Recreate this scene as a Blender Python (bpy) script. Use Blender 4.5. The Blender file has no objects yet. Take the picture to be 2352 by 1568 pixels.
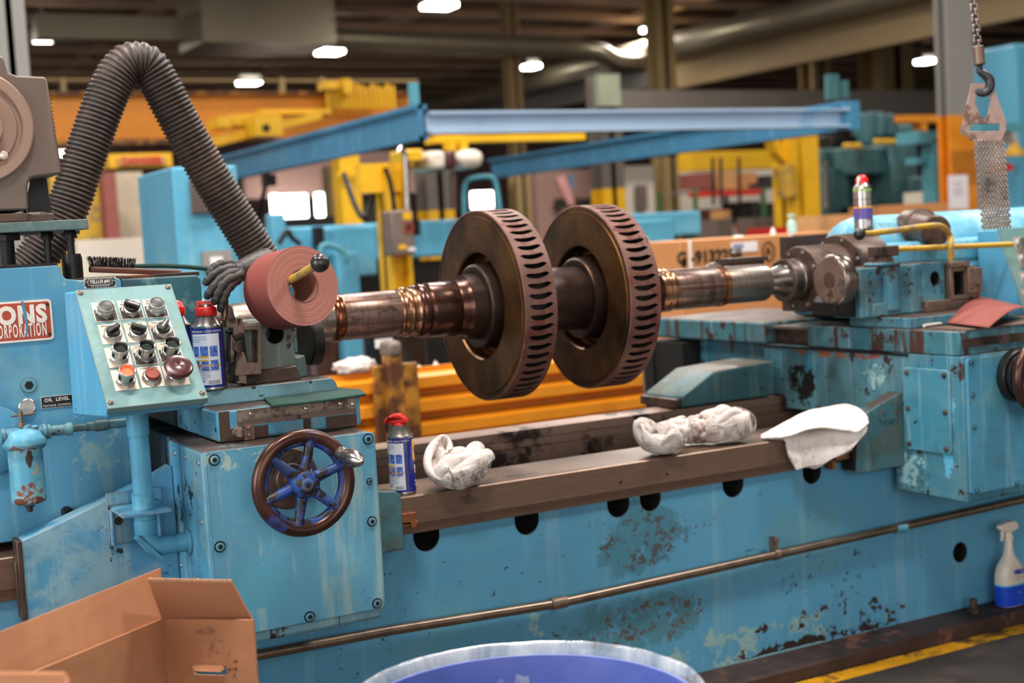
import bpy, bmesh, math, random
from mathutils import Vector, Matrix, noise as mnoise
random.seed(11)
SC = bpy.context.scene
COL = SC.collection
PI = math.pi
R = math.radians
# ---------------------------------------------------------------- camera model
F, YAW, PITCH, ROLL, CZ = 3184.3, 0.493962, 0.0756577, -0.0569413, 1.32
_r = Vector((math.cos(YAW), -math.sin(YAW), 0))
FWD = Vector((math.sin(YAW)*math.cos(PITCH), math.cos(YAW)*math.cos(PITCH), -math.sin(PITCH)))
_u = _r.cross(FWD)
RGT = math.cos(ROLL)*_r + math.sin(ROLL)*_u
UPV = -math.sin(ROLL)*_r + math.cos(ROLL)*_u
CAM = Vector((0, 0, CZ))


def P(px, py, x=None, y=None, z=None, d=None):
    """the point of the place seen at a pixel, on a given plane or at a depth"""
    q = (px-1176)*RGT - (py-784)*UPV + F*FWD
    if x is not None: t = (x-CAM.x)/q.x
    elif y is not None: t = (y-CAM.y)/q.y
    elif z is not None: t = (z-CAM.z)/q.z
    else: t = d/F
    return CAM + t*q


V = Vector
X, Y, Z = V((1, 0, 0)), V((0, 1, 0)), V((0, 0, 1))


def frame_for(ax):
    ax = V(ax).normalized()
    h = Z if abs(ax.z) < .9 else X
    u = h.cross(ax).normalized()
    return u, ax.cross(u).normalized(), ax


class MB:
    def __init__(s): s.bm = bmesh.new()

    def face(s, vs, mi=0):
        try:
            f = s.bm.faces.new(vs); f.material_index = mi; return f
        except ValueError: return None

    def poly(s, pts, mi=0): return s.face([s.bm.verts.new(p) for p in pts], mi)

    def hexa(s, b, t, mi=0):
        v = [s.bm.verts.new(p) for p in list(b)+list(t)]
        n = len(b)
        s.face(v[:n][::-1], mi); s.face(v[n:], mi)
        for i in range(n):
            j = (i+1) % n
            s.face([v[i], v[j], v[n+j], v[n+i]], mi)
        return s

    def box(s, a, b, mi=0):
        x0, x1 = sorted((a[0], b[0])); y0, y1 = sorted((a[1], b[1])); z0, z1 = sorted((a[2], b[2]))
        return s.hexa([(x0, y0, z0), (x1, y0, z0), (x1, y1, z0), (x0, y1, z0)],
                      [(x0, y0, z1), (x1, y0, z1), (x1, y1, z1), (x0, y1, z1)], mi)

    def obox(s, c, ex, ey, ez, mi=0):
        """box by centre and three full edge vectors"""
        c, ex, ey, ez = V(c), V(ex)/2, V(ey)/2, V(ez)/2
        q = [c-ex-ey, c+ex-ey, c+ex+ey, c-ex+ey]
        return s.hexa([p-ez for p in q], [p+ez for p in q], mi)

    def prism(s, pts, vec, mi=0):
        vec = V(vec)
        return s.hexa([V(p) for p in pts], [V(p)+vec for p in pts], mi)

    def tube(s, pts, r, n=12, mi=0, closed=False, caps=True):
        pts = [V(p) for p in pts]; N = len(pts)
        rs = r if isinstance(r, (list, tuple)) else [r]*N
        tan = []
        for i in range(N):
            a = pts[i-1] if (i or closed) else pts[0]
            b = pts[(i+1) % N] if (i < N-1 or closed) else pts[-1]
            t = (b-a)
            tan.append(t.normalized() if t.length > 1e-9 else Z)
        u = frame_for(tan[0])[0]
        rings = []
        for i in range(N):
            u = (u - tan[i]*u.dot(tan[i])).normalized()
            w = tan[i].cross(u)
            rings.append([s.bm.verts.new(pts[i]+rs[i]*(math.cos(2*PI*k/n)*u+math.sin(2*PI*k/n)*w)) for k in range(n)])
        for i in range(N if closed else N-1):
            a, b = rings[i], rings[(i+1) % N]
            for k in range(n): s.face([a[k], a[(k+1) % n], b[(k+1) % n], b[k]], mi)
        if caps and not closed:
            s.face(rings[0][::-1], mi); s.face(rings[-1], mi)
        return s

    def lathe(s, o, ax, prof, n=32, mi=0, closed=False, caps=True, mis=None):
        """prof: list of (distance along axis, radius)"""
        o = V(o); u, w, a = frame_for(ax)
        rings = []
        for t, r in prof:
            if r < 1e-6: rings.append([s.bm.verts.new(o+a*t)])
            else: rings.append([s.bm.verts.new(o+a*t+r*(math.cos(2*PI*k/n)*u+math.sin(2*PI*k/n)*w)) for k in range(n)])
        m = len(rings)
        for i in range(m if closed else m-1):
            A, B = rings[i], rings[(i+1) % m]
            q = mis[i] if mis else mi
            for k in range(n):
                j = (k+1) % n
                if len(A) == 1 and len(B) == 1: continue
                if len(A) == 1: s.face([A[0], B[j], B[k]], q)
                elif len(B) == 1: s.face([A[k], A[j], B[0]], q)
                else: s.face([A[k], A[j], B[j], B[k]], q)
        if caps and not closed:
            if len(rings[0]) > 1: s.face(rings[0][::-1], mi)
            if len(rings[-1]) > 1: s.face(rings[-1], mi)
        return s

    def cyl(s, a, b, r, n=24, mi=0, r2=None):
        a, b = V(a), V(b)
        return s.lathe(a, b-a, [(0, r), ((b-a).length, r if r2 is None else r2)], n, mi)

    def ball(s, c, r, n=16, mi=0, sc=(1, 1, 1)):
        res = bmesh.ops.create_uvsphere(s.bm, u_segments=n, v_segments=max(6, n//2), radius=r)
        for v in res['verts']:
            v.co = V((v.co.x*sc[0], v.co.y*sc[1], v.co.z*sc[2]))+V(c)
            for f in v.link_faces: f.material_index = mi
        return s

    def hexbolt(s, c, ax, r, h, mi=0, n=6): return s.lathe(c, ax, [(0, r), (h*.85, r), (h, r*.85), (h, 0)], n, mi)

    def grid(s, fn, nu, nv, mi=0, cu=False):
        g = [[s.bm.verts.new(fn(i/(nu if cu else nu-1), j/(nv-1))) for j in range(nv)] for i in range(nu)]
        for i in range(nu if cu else nu-1):
            for j in range(nv-1):
                a, b = g[i], g[(i+1) % nu]
                s.face([a[j], b[j], b[j+1], a[j+1]], mi)
        return s

    def text(s, body, size, org, rt, up, mi=0, align='CENTER', ext=.0006, sx=1.0, bold=0.0, fn=None, sp=1.0):
        cu = bpy.data.curves.new('t', 'FONT'); cu.body = body; cu.size = size; cu.align_x = align; cu.align_y = 'CENTER'
        cu.extrude = ext; cu.offset = bold; cu.space_character = sp; cu.resolution_u = 3
        ob = bpy.data.objects.new('t', cu)
        me = bpy.data.meshes.new_from_object(ob)
        org = V(org); rt = V(rt).normalized(); up = V(up).normalized(); nn = rt.cross(up)
        vs = []
        for v in me.vertices:
            c = v.co
            vs.append(s.bm.verts.new(fn(c.x*sx, c.y, c.z+ext) if fn else org+rt*c.x*sx+up*c.y+nn*(c.z+ext)))
        for p in me.polygons: s.face([vs[i] for i in p.vertices], mi)
        bpy.data.objects.remove(ob); bpy.data.curves.remove(cu); bpy.data.meshes.remove(me)
        return s

    def build(s, name, mats, parent=None, smooth=40, bevel=0, seg=2, label=None, cat=None, group=None, kind=None, sub=0, solid=0, weld=0, recalc=True):
        if weld: bmesh.ops.remove_doubles(s.bm, verts=s.bm.verts[:], dist=weld)
        if recalc: bmesh.ops.recalc_face_normals(s.bm, faces=s.bm.faces[:])
        me = bpy.data.meshes.new(name)
        if parent is None:
            lo = V((min(v.co[i] for v in s.bm.verts) for i in range(3))); hi = V((max(v.co[i] for v in s.bm.verts) for i in range(3)))
            org = V(((lo.x+hi.x)/2, (lo.y+hi.y)/2, lo.z))
        else: org = ORG[parent.name]
        bmesh.ops.translate(s.bm, vec=-org, verts=s.bm.verts[:])
        s.bm.to_mesh(me); s.bm.free()
        for m in (mats if isinstance(mats, (list, tuple)) else [mats]): me.materials.append(m)
        o = bpy.data.objects.new(name, me); COL.objects.link(o)
        ORG[o.name] = org
        if parent is None: o.location = org
        else: o.parent = parent
        if smooth:
            me.shade_smooth(); me.set_sharp_from_angle(angle=R(smooth))
        if solid:
            m = o.modifiers.new('s', 'SOLIDIFY'); m.thickness = solid; m.offset = 0
        if sub:
            m = o.modifiers.new('u', 'SUBSURF'); m.levels = sub; m.render_levels = sub
        if bevel:
            m = o.modifiers.new('b', 'BEVEL'); m.width = bevel; m.segments = seg; m.limit_method = 'ANGLE'; m.angle_limit = R(35)
            m.harden_normals = False
        tag(o, label, cat, group, kind)
        return o


ORG = {}


def tag(o, label=None, cat=None, group=None, kind=None):
    if label: o['label'] = label
    if cat: o['category'] = cat
    if group: o['group'] = group
    if kind: o['kind'] = kind
    return o


def thing(name, label, cat, loc, group=None, kind=None):
    o = bpy.data.objects.new(name, None); o.empty_display_size = .05
    COL.objects.link(o); o.location = loc; ORG[o.name] = V(loc)
    return tag(o, label, cat, group, kind)


def dup(root, loc=None, label=None, group=None, rz=None):
    def cp(o, par):
        c = o.copy(); COL.objects.link(c); ORG[c.name] = ORG[o.name]
        if par: c.parent = par
        for ch in o.children: cp(ch, c)
        return c
    r = cp(root, None)
    if loc is not None: r.location = loc
    if label: r['label'] = label
    if group: r['group'] = group
    if rz is not None: r.rotation_euler.z = rz
    return r


# ---------------------------------------------------------------- materials
def srgb(r, g=None, b=None):
    if g is None: r, g, b = (int(r[i:i+2], 16) for i in (1, 3, 5))
    f = lambda c: (c/255/12.92) if c/255 <= .04045 else ((c/255+.055)/1.055)**2.4
    return (f(r), f(g), f(b), 1)


class Mat:
    def __init__(s, name):
        s.m = bpy.data.materials.new(name); s.m.use_nodes = True
        s.t = s.m.node_tree; s.b = s.t.nodes['Principled BSDF']; s.pos = None

    def nd(s, typ, props=None, **ins):
        n = s.t.nodes.new(typ)
        for k, v in (props or {}).items(): setattr(n, k, v)
        for k, v in ins.items(): s.set(n, k, v)
        return n

    def set(s, n, k, v):
        k = int(k[1:]) if k[0] == 'i' and k[1:].isdigit() else k.replace('_', ' ')
        sock = n.inputs[k]
        if isinstance(v, bpy.types.NodeSocket): s.t.links.new(v, sock)
        elif isinstance(v, bpy.types.Node): s.t.links.new(v.outputs[0], sock)
        else:
            if sock.type == 'RGBA' and isinstance(v, (tuple, list)) and len(v) == 3: v = (*v, 1)
            sock.default_value = v

    def P(s, **k):
        for a, v in k.items(): s.set(s.b, a, v)
        return s

    def coord(s, obj=False):
        if obj: return s.nd('ShaderNodeTexCoord').outputs['Object']
        if s.pos is None: s.pos = s.nd('ShaderNodeNewGeometry').outputs['Position']
        return s.pos

    def scaled(s, co, sc, loc=(0, 0, 0), rot=(0, 0, 0)):
        return s.nd('ShaderNodeMapping', Vector=co, Scale=sc, Location=loc, Rotation=rot).outputs[0]

    def noise(s, co, sc, det=4, rough=.55, dist=0): return s.nd('ShaderNodeTexNoise', Vector=co, Scale=sc, Detail=det, Roughness=rough, Distortion=dist).outputs[0]

    def ramp(s, fac, a, b, ca=0.0, cb=1.0):
        return s.nd('ShaderNodeMapRange', {'clamp': True}, Value=fac, From_Min=a, From_Max=b, To_Min=ca, To_Max=cb).outputs[0]

    def math(s, op, a, b=0.0):
        n = s.nd('ShaderNodeMath', {'operation': op}); s.set(n, 'i0', a); s.set(n, 'i1', b); return n.outputs[0]

    def mix(s, f, a, b, mode='MIX'):
        n = s.nd('ShaderNodeMix', {'data_type': 'RGBA', 'blend_type': mode})
        s.set(n, 'i0', f); s.set(n, 'i6', a); s.set(n, 'i7', b); return n.outputs[2]

    def bump(s, h, st=.3, dist=.002):
        n = s.nd('ShaderNodeBump', Strength=st, Distance=dist, Height=h); s.t.links.new(n.outputs[0], s.b.inputs['Normal']); return s


def plain(name, col, rough=.5, metal=0, var=.12, sc=12, spec=None, obj=True, dirt=None, dirt_at=.6, dsc=6):
    """a plain surface with a little mottling and, if asked, grime patches"""
    m = Mat(name); co = m.coord(obj)
    col = srgb(col) if isinstance(col, str) else (*col[:3], 1)
    n = m.noise(co, sc, 4)
    c = m.mix(m.ramp(n, .3, .7), tuple(x*(1-var) for x in col[:3]), tuple(min(1, x*(1+var)) for x in col[:3]))
    if dirt:
        dcol = srgb(dirt) if isinstance(dirt, str) else dirt
        c = m.mix(m.ramp(m.noise(co, dsc, 8, .65), dirt_at-.06, dirt_at+.06), c, dcol)
    m.P(Base_Color=c, Roughness=m.ramp(n, .2, .8, max(.05, rough-.08), min(1, rough+.08)), Metallic=metal)
    if spec is not None: m.P(Specular_IOR_Level=spec)
    return m.m


def glow(name, col, st):
    m = Mat(name); m.P(Base_Color=(0, 0, 0), Emission_Color=(*col[:3], 1), Emission_Strength=st); return m.m


def worn(name, c1, c2, chip='#241a15', s=3.0, alt=.55, chips=.64, cs=22, streak=.5, scol='#93b8bd', edge=.5, ecol='#3a2d27', rough=.42,
         stains=(), grime=.3, obj=False, drip=None, drip_at=.62, dz=1.3, top=None, top_at=.46):
    """worn machine paint: patches of two coats, vertical streaks, chips to dark metal, rubbed edges.
    stains: (centre, radii, colour, noise scale, threshold) patches that really sit on the machine"""
    m = Mat(name); co = m.coord(obj)
    h = lambda c: srgb(c) if isinstance(c, str) else c
    c = m.mix(m.ramp(m.noise(co, s*.45, 2), .3, .7, 0, .35), h(c1), tuple(v*.72 for v in h(c1)[:3]))
    c = m.mix(m.ramp(m.noise(co, s, 9, .68, .2), alt-.03, alt+.05, 0, .85), c, h(c2))
    st = m.noise(m.scaled(co, (26, 26, dz)), 1.0, 6, .6)
    c = m.mix(m.ramp(st, .56, .66, 0, streak), c, h(scol))
    if drip:
        dr = m.noise(m.scaled(co, (17, 17, .9), (3, 1, 7)), 1.0, 5, .6)
        c = m.mix(m.ramp(dr, drip_at, drip_at+.035), c, h(drip))
    c = m.mix(m.ramp(m.noise(m.scaled(co, (1, 1, 1), (5, 2, 1)), s*1.9, 6, .7), .5, .75, 0, grime), c, (.05, .05, .045))
    for (ce, ra, colr, ns, th) in stains:
        dv = m.nd('ShaderNodeVectorMath', {'operation': 'SUBTRACT'}); m.set(dv, 'i0', co); m.set(dv, 'i1', tuple(ce))
        sv = m.nd('ShaderNodeVectorMath', {'operation': 'DIVIDE'}); m.set(sv, 'i0', dv.outputs[0]); m.set(sv, 'i1', tuple(ra))
        ln = m.nd('ShaderNodeVectorMath', {'operation': 'LENGTH'}); m.set(ln, 'i0', sv.outputs[0])
        msk = m.ramp(ln.outputs['Value'], .45, 1.25, 0, .75)
        k = m.math('SUBTRACT', m.ramp(m.noise(co, ns, 9, .72), .25, .75), msk)
        t2 = .5+(th-.5)*2
        c = m.mix(m.ramp(k, t2, t2+.08), c, h(colr))
    k = m.math('ADD', m.noise(co, cs, 6, .7), m.math('MULTIPLY', m.noise(co, s*.7, 3), .35))
    chipf = m.ramp(k, chips+.17, chips+.20)
    c = m.mix(chipf, c, h(chip))
    if edge:
        bv = m.nd('ShaderNodeBevel', {'samples': 3}, Radius=.009)
        g = m.nd('ShaderNodeNewGeometry')
        dt = m.nd('ShaderNodeVectorMath', {'operation': 'DOT_PRODUCT'}); m.set(dt, 'i0', bv.outputs[0]); m.set(dt, 'i1', g.outputs['Normal'])
        e = m.math('SUBTRACT', 1.0, dt.outputs['Value'])
        e = m.math('ADD', m.math('MULTIPLY', e, 1.6), m.math('MULTIPLY', m.math('SUBTRACT', m.noise(co, 30, 6, .7), .5), 1.1))
        e = m.ramp(e, .2, .36, 0, edge)
        c = m.mix(e, c, h(ecol))
    if top:        # oil and swarf baked onto the level tops
        gz = m.nd('ShaderNodeSeparateXYZ', Vector=m.nd('ShaderNodeNewGeometry').outputs['True Normal']).outputs[2]
        tf = m.math('MULTIPLY', m.ramp(gz, .8, .95), m.ramp(m.noise(co, 7, 8, .7), top_at-.06, top_at+.06))
        c = m.mix(tf, c, h(top))
    m.P(Base_Color=c, Roughness=m.ramp(m.noise(co, 9, 4), .25, .75, rough-.08, rough+.16), Specular_IOR_Level=.4)
    m.bump(m.math('SUBTRACT', m.math('MULTIPLY', m.noise(co, 60, 3), .12), chipf), .25, .0015)
    return m.m


def steel(name, col, rough=.35, metal=.9, stretch=None, grime='#2a1d17', grime_at=.6, gs=5, dark=.55, obj=False, an=0, gl=.04):
    """bare or oily metal; stretch gives the direction of its machining lines"""
    m = Mat(name); co = m.coord(obj); col = srgb(col) if isinstance(col, str) else col
    n = m.noise(m.scaled(co, stretch or (1, 1, 1)), 40 if stretch else 14, 5, .6)
    c = m.mix(m.ramp(n, .3, .7), tuple(v*dark for v in col[:3]), col)
    if grime:
        gm = srgb(grime) if isinstance(grime, str) else grime
        gf = m.ramp(m.noise(co, gs, 8, .68), grime_at-gl, grime_at+gl)
        c = m.mix(gf, c, gm)
        m.P(Metallic=m.ramp(gf, 0, 1, metal, metal*.35), Roughness=m.math('ADD', m.ramp(n, .3, .7, rough-.06, rough+.08), m.math('MULTIPLY', gf, .18)))
    else: m.P(Metallic=metal, Roughness=m.ramp(n, .3, .7, rough-.06, rough+.08))
    m.P(Base_Color=c)
    if an: m.P(Anisotropic=an)
    m.bump(n, .06, .001)
    return m.m
# ================================================================ materials
BLUE, TEAL, PALE = '#4b9cc2', '#6fa6ad', '#9cc2c6'
def at(px, py): return tuple(P(px, py, y=3.1))


m_bed = worn('bed_paint', '#5596b6', '#6096a6', chip='#2b211d', s=1.6, alt=.6, chips=.665, cs=30, streak=.25, grime=.22, scol='#8ab0b8',
    stains=[(at(1470, 1235), (.26, .3, .16), '#447a8e', 9, .42), (at(1480, 1245), (.25, .3, .14), '#4a5054', 44, .515), (at(1570, 1215), (.2, .3, .1), '#6b4239', 60, .57),
            (at(1465, 1430), (.38, .3, .13), '#4a7d8e', 10, .44), (at(1480, 1430), (.38, .3, .12), '#584c4c', 46, .53), (at(1725, 1275), (.10, .3, .035), '#3d7283', 10, .45),
            (at(1760, 1470), (.66, .3, .10), '#86a6a4', 13, .50), (at(1880, 1440), (.62, .3, .13), '#332824', 26, .545), (at(1870, 1478), (.52, .3, .042), '#2c211d', 18, .45),
            (at(1800, 1499), (.50, .3, .012), '#74a2ac', 18, .40), (at(1900, 1330), (.40, .3, .2), '#2c2f38', 38, .585), (at(1250, 1430), (.10, .3, .06), '#84a9aa', 13, .5)])
TOPB = '#54433a'
m_front = worn('carriage_panel_paint', '#5e9fba', '#73a3ae', s=2.6, alt=.58, chips=.70, streak=.6, scol='#9fb8b2', grime=.25, ecol='#2b2624', edge=.8, dz=2.2, top=TOPB,
    stains=[(P(560, 1050, y=2.78), (.16, .3, .045), '#9fb8b2', 18, .50), (P(850, 1380, y=2.78), (.05, .3, .07), '#4a4a46', 40, .56), (P(610, 1330, y=2.78), (.10, .3, .12), '#549ab0', 8, .46)])
m_body = worn('carriage_paint', '#5296b5', '#759da6', s=4.5, alt=.48, chips=.63, cs=16, streak=.7, scol='#94b1b0', grime=.45, drip='#40261f', drip_at=.60, edge=.95, ecol='#3a2a24', top=TOPB, top_at=.40)
m_wing = worn('chip_guard_paint', '#5498bb', '#8aaeb9', s=6, alt=.53, chips=.67, streak=.5, scol='#9dbabb', grime=.2, ecol='#5a3a36', edge=.8)
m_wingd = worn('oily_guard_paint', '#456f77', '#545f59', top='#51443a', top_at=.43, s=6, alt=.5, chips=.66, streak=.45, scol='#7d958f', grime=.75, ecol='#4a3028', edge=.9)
m_head = worn('headstock_paint', '#5094b5', '#6a9daa', s=2.4, alt=.57, chips=.71, streak=.5, scol='#7fa7ae', grime=.35, dz=2, top='#3a2f2a',
    stains=[(P(215, 620, y=3.15), (.11, .3, .035), '#8fada9', 18, .47), (P(140, 700, y=3.15), (.06, .3, .12), '#86aeb2', 22, .54), (P(230, 1060, y=3.15), (.13, .3, .17), '#7da4aa', 13, .52)])
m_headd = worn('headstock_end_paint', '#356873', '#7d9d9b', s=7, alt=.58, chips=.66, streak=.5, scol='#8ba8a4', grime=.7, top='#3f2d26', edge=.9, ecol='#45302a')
m_panel = worn('control_panel_paint', '#6f9696', '#7c9a93', s=4, alt=.55, chips=.74, streak=.15, scol='#93aba4', grime=.35, rough=.38, ecol='#5a4a40', edge=.5)
m_cbox = worn('control_box_paint', '#58a4c8', '#65a8c0', s=3, alt=.62, chips=.72, streak=.3, scol='#9cc6d2', grime=.15, edge=.5)
m_pipe = worn('post_paint', '#529cba', '#78a8b0', s=6, alt=.55, chips=.68, streak=.2, grime=.3, chip='#4a3a33')
m_filter = worn('filter_paint', '#569fba', '#7fabad', chip='#6a3a24', s=9, alt=.54, chips=.62, cs=18, streak=.2, grime=.45, ecol='#4b3328', edge=.9,
    stains=[(P(66, 1130, y=3.03), (.034, .06, .036), '#7c3c20', 34, .47), (P(66, 1150, y=3.03), (.06, .06, .012), '#6a3620', 30, .42), (P(66, 1055, y=3.03), (.009, .06, .03), '#3b2a24', 26, .40), (P(78, 1075, y=3.03), (.014, .06, .022), '#c98a58', 34, .5)])
m_rbody = worn('far_carriage_paint', '#3b7a90', '#557f88', chip='#33241f', s=5, alt=.48, chips=.60, cs=18, streak=.85, scol='#6f9aa2', grime=.85, drip='#4e2f26', drip_at=.64, ecol='#3d2b25', edge=.9, top='#4a3830', top_at=.38,
    stains=[((2.92, 3.47, .80), (.05, .095, .12), '#15110f', 20, .42), ((2.92, 3.62, .72), (.05, .05, .13), '#7d4a36', 18, .5), ((2.92, 3.3, .90), (.05, .4, .03), '#8a4a34', 22, .5),
            ((2.92, 3.02, .57), (.05, .15, .10), '#8fb9bd', 16, .47), ((2.92, 2.86, .72), (.05, .05, .26), '#5fb0d0', 12, .46), ((2.92, 3.14, .84), (.05, .08, .08), '#8fb0ae', 22, .52), ((2.92, 3.40, .68), (.05, .2, .05), '#7d4a36', 22, .56)])
m_rtab = worn('far_table_paint', '#38727f', '#507680', chip='#3a271f', s=6, alt=.48, chips=.57, cs=12, streak=.85, scol='#729ba2', grime=.85, drip='#472b22', drip_at=.555, ecol='#3a2822', edge=1, top='#4d3b31', top_at=.36)
m_rpan = worn('far_panel_paint', '#4a90ac', '#649aa2', s=3, alt=.56, chips=.67, streak=.5, grime=.4)
m_bgblue = worn('rear_machine_paint', '#58a3c0', '#72afbf', s=1.2, alt=.58, chips=.70, cs=9, streak=.3, edge=0, grime=.25)
m_bgblue2 = worn('crane_blue_paint', '#3d7c9f', '#508faa', s=1.1, alt=.6, chips=.74, cs=8, streak=.25, edge=0, grime=.35)
m_green = worn('green_machine_paint', '#3a6265', '#4a7679', s=1.1, alt=.58, chips=.7, cs=8, streak=.3, edge=0, grime=.5)
m_teal = plain('teal_pipe_paint', '#4f93a2', .45)
m_way = steel('ground_way', '#7d6353', .36, .45, dark=.8, stretch=(.35, 9, 9), grime='#38271f', grime_at=.68, gs=4)
m_waybk = steel('oily_way', '#a08372', .42, .15, dark=.75, stretch=(.4, 6, 6), grime='#2a1c16', grime_at=.55, gs=6)
m_brown = steel('oiled_iron', '#5f493e', .42, .4, grime='#241813', grime_at=.56, gs=9)
m_brownl = steel('worn_iron', '#8c7364', .42, .5, grime='#3a2820', grime_at=.56, gs=14)
m_dark = plain('black_iron', '#1a1614', .45, .3, dirt='#0d0b0a')
m_void = plain('shaded_cavity', '#0e0c0b', .8)  # near-black for holes and recesses, their shade put into the colour
m_steel = steel('bright_steel', '#b7aca6', .22, .95, grime='#6d5a50', grime_at=.72)
m_steelb = steel('brushed_steel', '#8d7f78', .3, .9, grime='#4b3a31', grime_at=.6, gs=12)
m_chrome = steel('chrome', '#cfcac5', .26, .85, grime='#7a6a60', grime_at=.7, gs=40)
m_plate = plain('legend_plate', '#d8c6b6', .35, .5, dirt='#a5714f', dirt_at=.66, dsc=40)
m_plated = plain('legend_plate_dark', '#3a302d', .4, .2)
m_ink = plain('black_ink', '#1b1715', .5)
m_white = plain('white_paint', '#e8e0d8', .5)
m_black = plain('black_plastic', '#1d1a19', .35)
m_knob = plain('grey_button', '#35322f', .45)
m_lens = plain('green_lens', '#2f3a33', .2)
m_redbtn = plain('red_button', '#8e3a28', .35)
m_maroon = plain('maroon_mushroom', '#4a1c1c', .3)
m_redlamp = glow('lit_red_lens', (1.0, .09, .03), 3.2)
m_plateR = plain('name_plate_red', '#a83e22', .38, .1, dirt='#7d2413', dirt_at=.7, dsc=20)
m_platek = plain('name_plate_black', '#14110f', .4)
m_platew = plain('name_plate_white', '#e3d5c9', .4, .2)
m_wheelb = worn('handwheel_blue', '#23448f', '#2c3a5c', chip='#211a1a', s=16, alt=.5, chips=.52, cs=34, streak=0, grime=.5, edge=.7, ecol='#c9d3c4', rough=.35)
m_rim = steel('handwheel_rim', '#5b3b30', .3, .6, grime='#2b3f7d', grime_at=.63, gs=12)
m_sand = plain('abrasive_cloth', '#823c34', .8, 0, .06, 300)
m_sandback = plain('abrasive_backing', '#4a3a3c', .7)
m_yellow = plain('yellow_paint', '#e9b21c', .4, 0, .08, 3)
m_ychip = plain('chipped_yellow', '#c79c2a', .4, .1, .1, 10, dirt='#8a7a60', dirt_at=.56, dsc=14)
m_orange = plain('orange_paint', '#e38a17', .42, 0, .1, 3, dirt='#a8600f', dirt_at=.68, dsc=3)
m_orangeb = plain('scuffed_orange_post', '#b87a24', .5, 0, .15, 5, dirt='#5a3218', dirt_at=.46, dsc=7)
m_glove = plain('black_glove', '#2b2523', .55, 0, .25, 30)
m_rag = plain('white_cotton', '#d9cdc4', .9, 0, .06, 20)
m_bottle = plain('white_bottle', '#d9cbbb', .4)
m_virblue = plain('blue_label', '#1746c4', .35)
m_skyl = plain('pale_blue_label', '#63b9de', .35)
m_canblue = plain('can_blue', '#1f2b86', .25, .1, .05)
m_canred = plain('can_red_cap', '#d5201d', .3, 0, .06)
m_cansil = steel('can_rim', '#bdb7b0', .25, .9, grime=None)
m_canlab = plain('can_label', '#dcdce6', .4, 0, .03)
m_canyel = plain('can_yellow', '#f0b41a', .35)
m_canpic = plain('can_picture', '#4a6cb8', .4, 0, .95, 260)
m_cantxt = plain('can_print', '#8d90a4', .5)
m_green_felt = plain('green_scouring_cloth', '#25463e', .9, 0, .2, 60, dirt='#8fa8a0', dirt_at=.72, dsc=9)
m_copper = plain('copper_strip', '#c9774f', .45, .3, .1, 20)
m_bronze = steel('bronze_wiper', '#b0704a', .35, .7, grime='#5a3320', grime_at=.62)
m_hose = plain('hose_rubber', '#3b2f2a', .5, 0, .25, 14, dirt='#5f4a40', dirt_at=.56, dsc=3)
m_motor = worn('brown_gearbox', '#736055', '#7f6d61', chip='#3c312b', s=3, alt=.55, chips=.7, streak=.2, scol='#9a8678', grime=.5, edge=.4)
m_motorl = worn('brown_ring', '#a3816f', '#967565', chip='#4a352b', s=3, alt=.55, chips=.68, streak=.1, grime=.35, edge=.3)
m_motgrey = worn('grey_plate', '#58706e', '#6f807a', s=5, alt=.5, chips=.66, streak=.2, grime=.6, edge=.6)
m_wood = plain('wooden_handle', '#5a3526', .5, 0, .2, 8, dirt='#2a1a14', dirt_at=.55)
m_bristle = plain('black_bristle', '#1a1715', .6)
m_card = worn('cardboard', '#ae7450', '#b87f5a', s=2, alt=.55, chips=.9, streak=.12, scol='#9c6644', edge=0, rough=.75, grime=.08, dz=40,
    stains=[(P(275, 1358, d=2.3), (.014, .05, .035), '#6a4030', 60, .52), (P(475, 1447, d=2.4), (.05, .05, .014), '#8a5a44', 70, .53), (P(500, 1475, d=2.4), (.035, .05, .03), '#8a5a44', 80, .55), (P(530, 1524, d=2.4), (.016, .05, .045), '#6f4434', 70, .53), (P(187, 1440, d=2.2), (.006, .08, .09), '#8a553c', 40, .45), (P(478, 1500, d=2.4), (.03, .05, .016), '#6f4434', 80, .55)])
m_cardedge = plain('cardboard_edge', '#a07256', .8, 0, .5, 260)
m_smudge = plain('cardboard_smudge', '#5a3526', .8)
m_binblue = plain('blue_bin', '#5362a8', .4)
m_floor = plain('floor_concrete', '#4a423c', .55, 0, .2, 1.2, obj=False)
m_mat = plain('rubber_mat', '#36302d', .7, 0, .25, 7, obj=False, dirt='#4a3b33', dirt_at=.6)
m_matyel = plain('mat_yellow_edge', '#d39a10', .6, 0, .15, 20, obj=False, dirt='#4a3a22', dirt_at=.54, dsc=9)
m_rustfl = steel('rusty_flange', '#4a3731', .55, .3, grime='#6f4636', grime_at=.6, gs=7)
m_grey = plain('grey_paint', '#8a8681', .5, 0, .05, 2)
m_greyd = plain('dark_grey_paint', '#6b625b', .5, 0, .06, 1)
m_boxgrey = plain('switch_box_grey', '#75665c', .5, .1, .05, 6)
m_cream = plain('cream_wall', '#dccfbf', .7, 0, .05, 1)
m_pink = plain('pinkish_wall', '#b08a7e', .8, 0, .12, .6)
m_khaki = plain('khaki_paint', '#9c8256', .6, 0, .06, .8)
m_tan = plain('tan_steel', '#b0976f', .55, 0, .06, .5)
m_duct = plain('duct_metal', '#9a8f78', .38, .55, .06, 1)
m_roof = plain('roof_deck', '#6b5446', .85, 0, .2, .6)
m_joist = plain('joist_paint', '#b3947a', .7, 0, .12, 1)
m_lampglow = glow('lamp_lens', (1, .95, .86), 22)
m_daylight = glow('daylit_opening', (1, .98, .95), 9)
m_lampbody = plain('lamp_housing', '#8a867e', .5)
m_wood2 = plain('crate_plywood', '#c58550', .65, 0, .08, 3)
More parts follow.
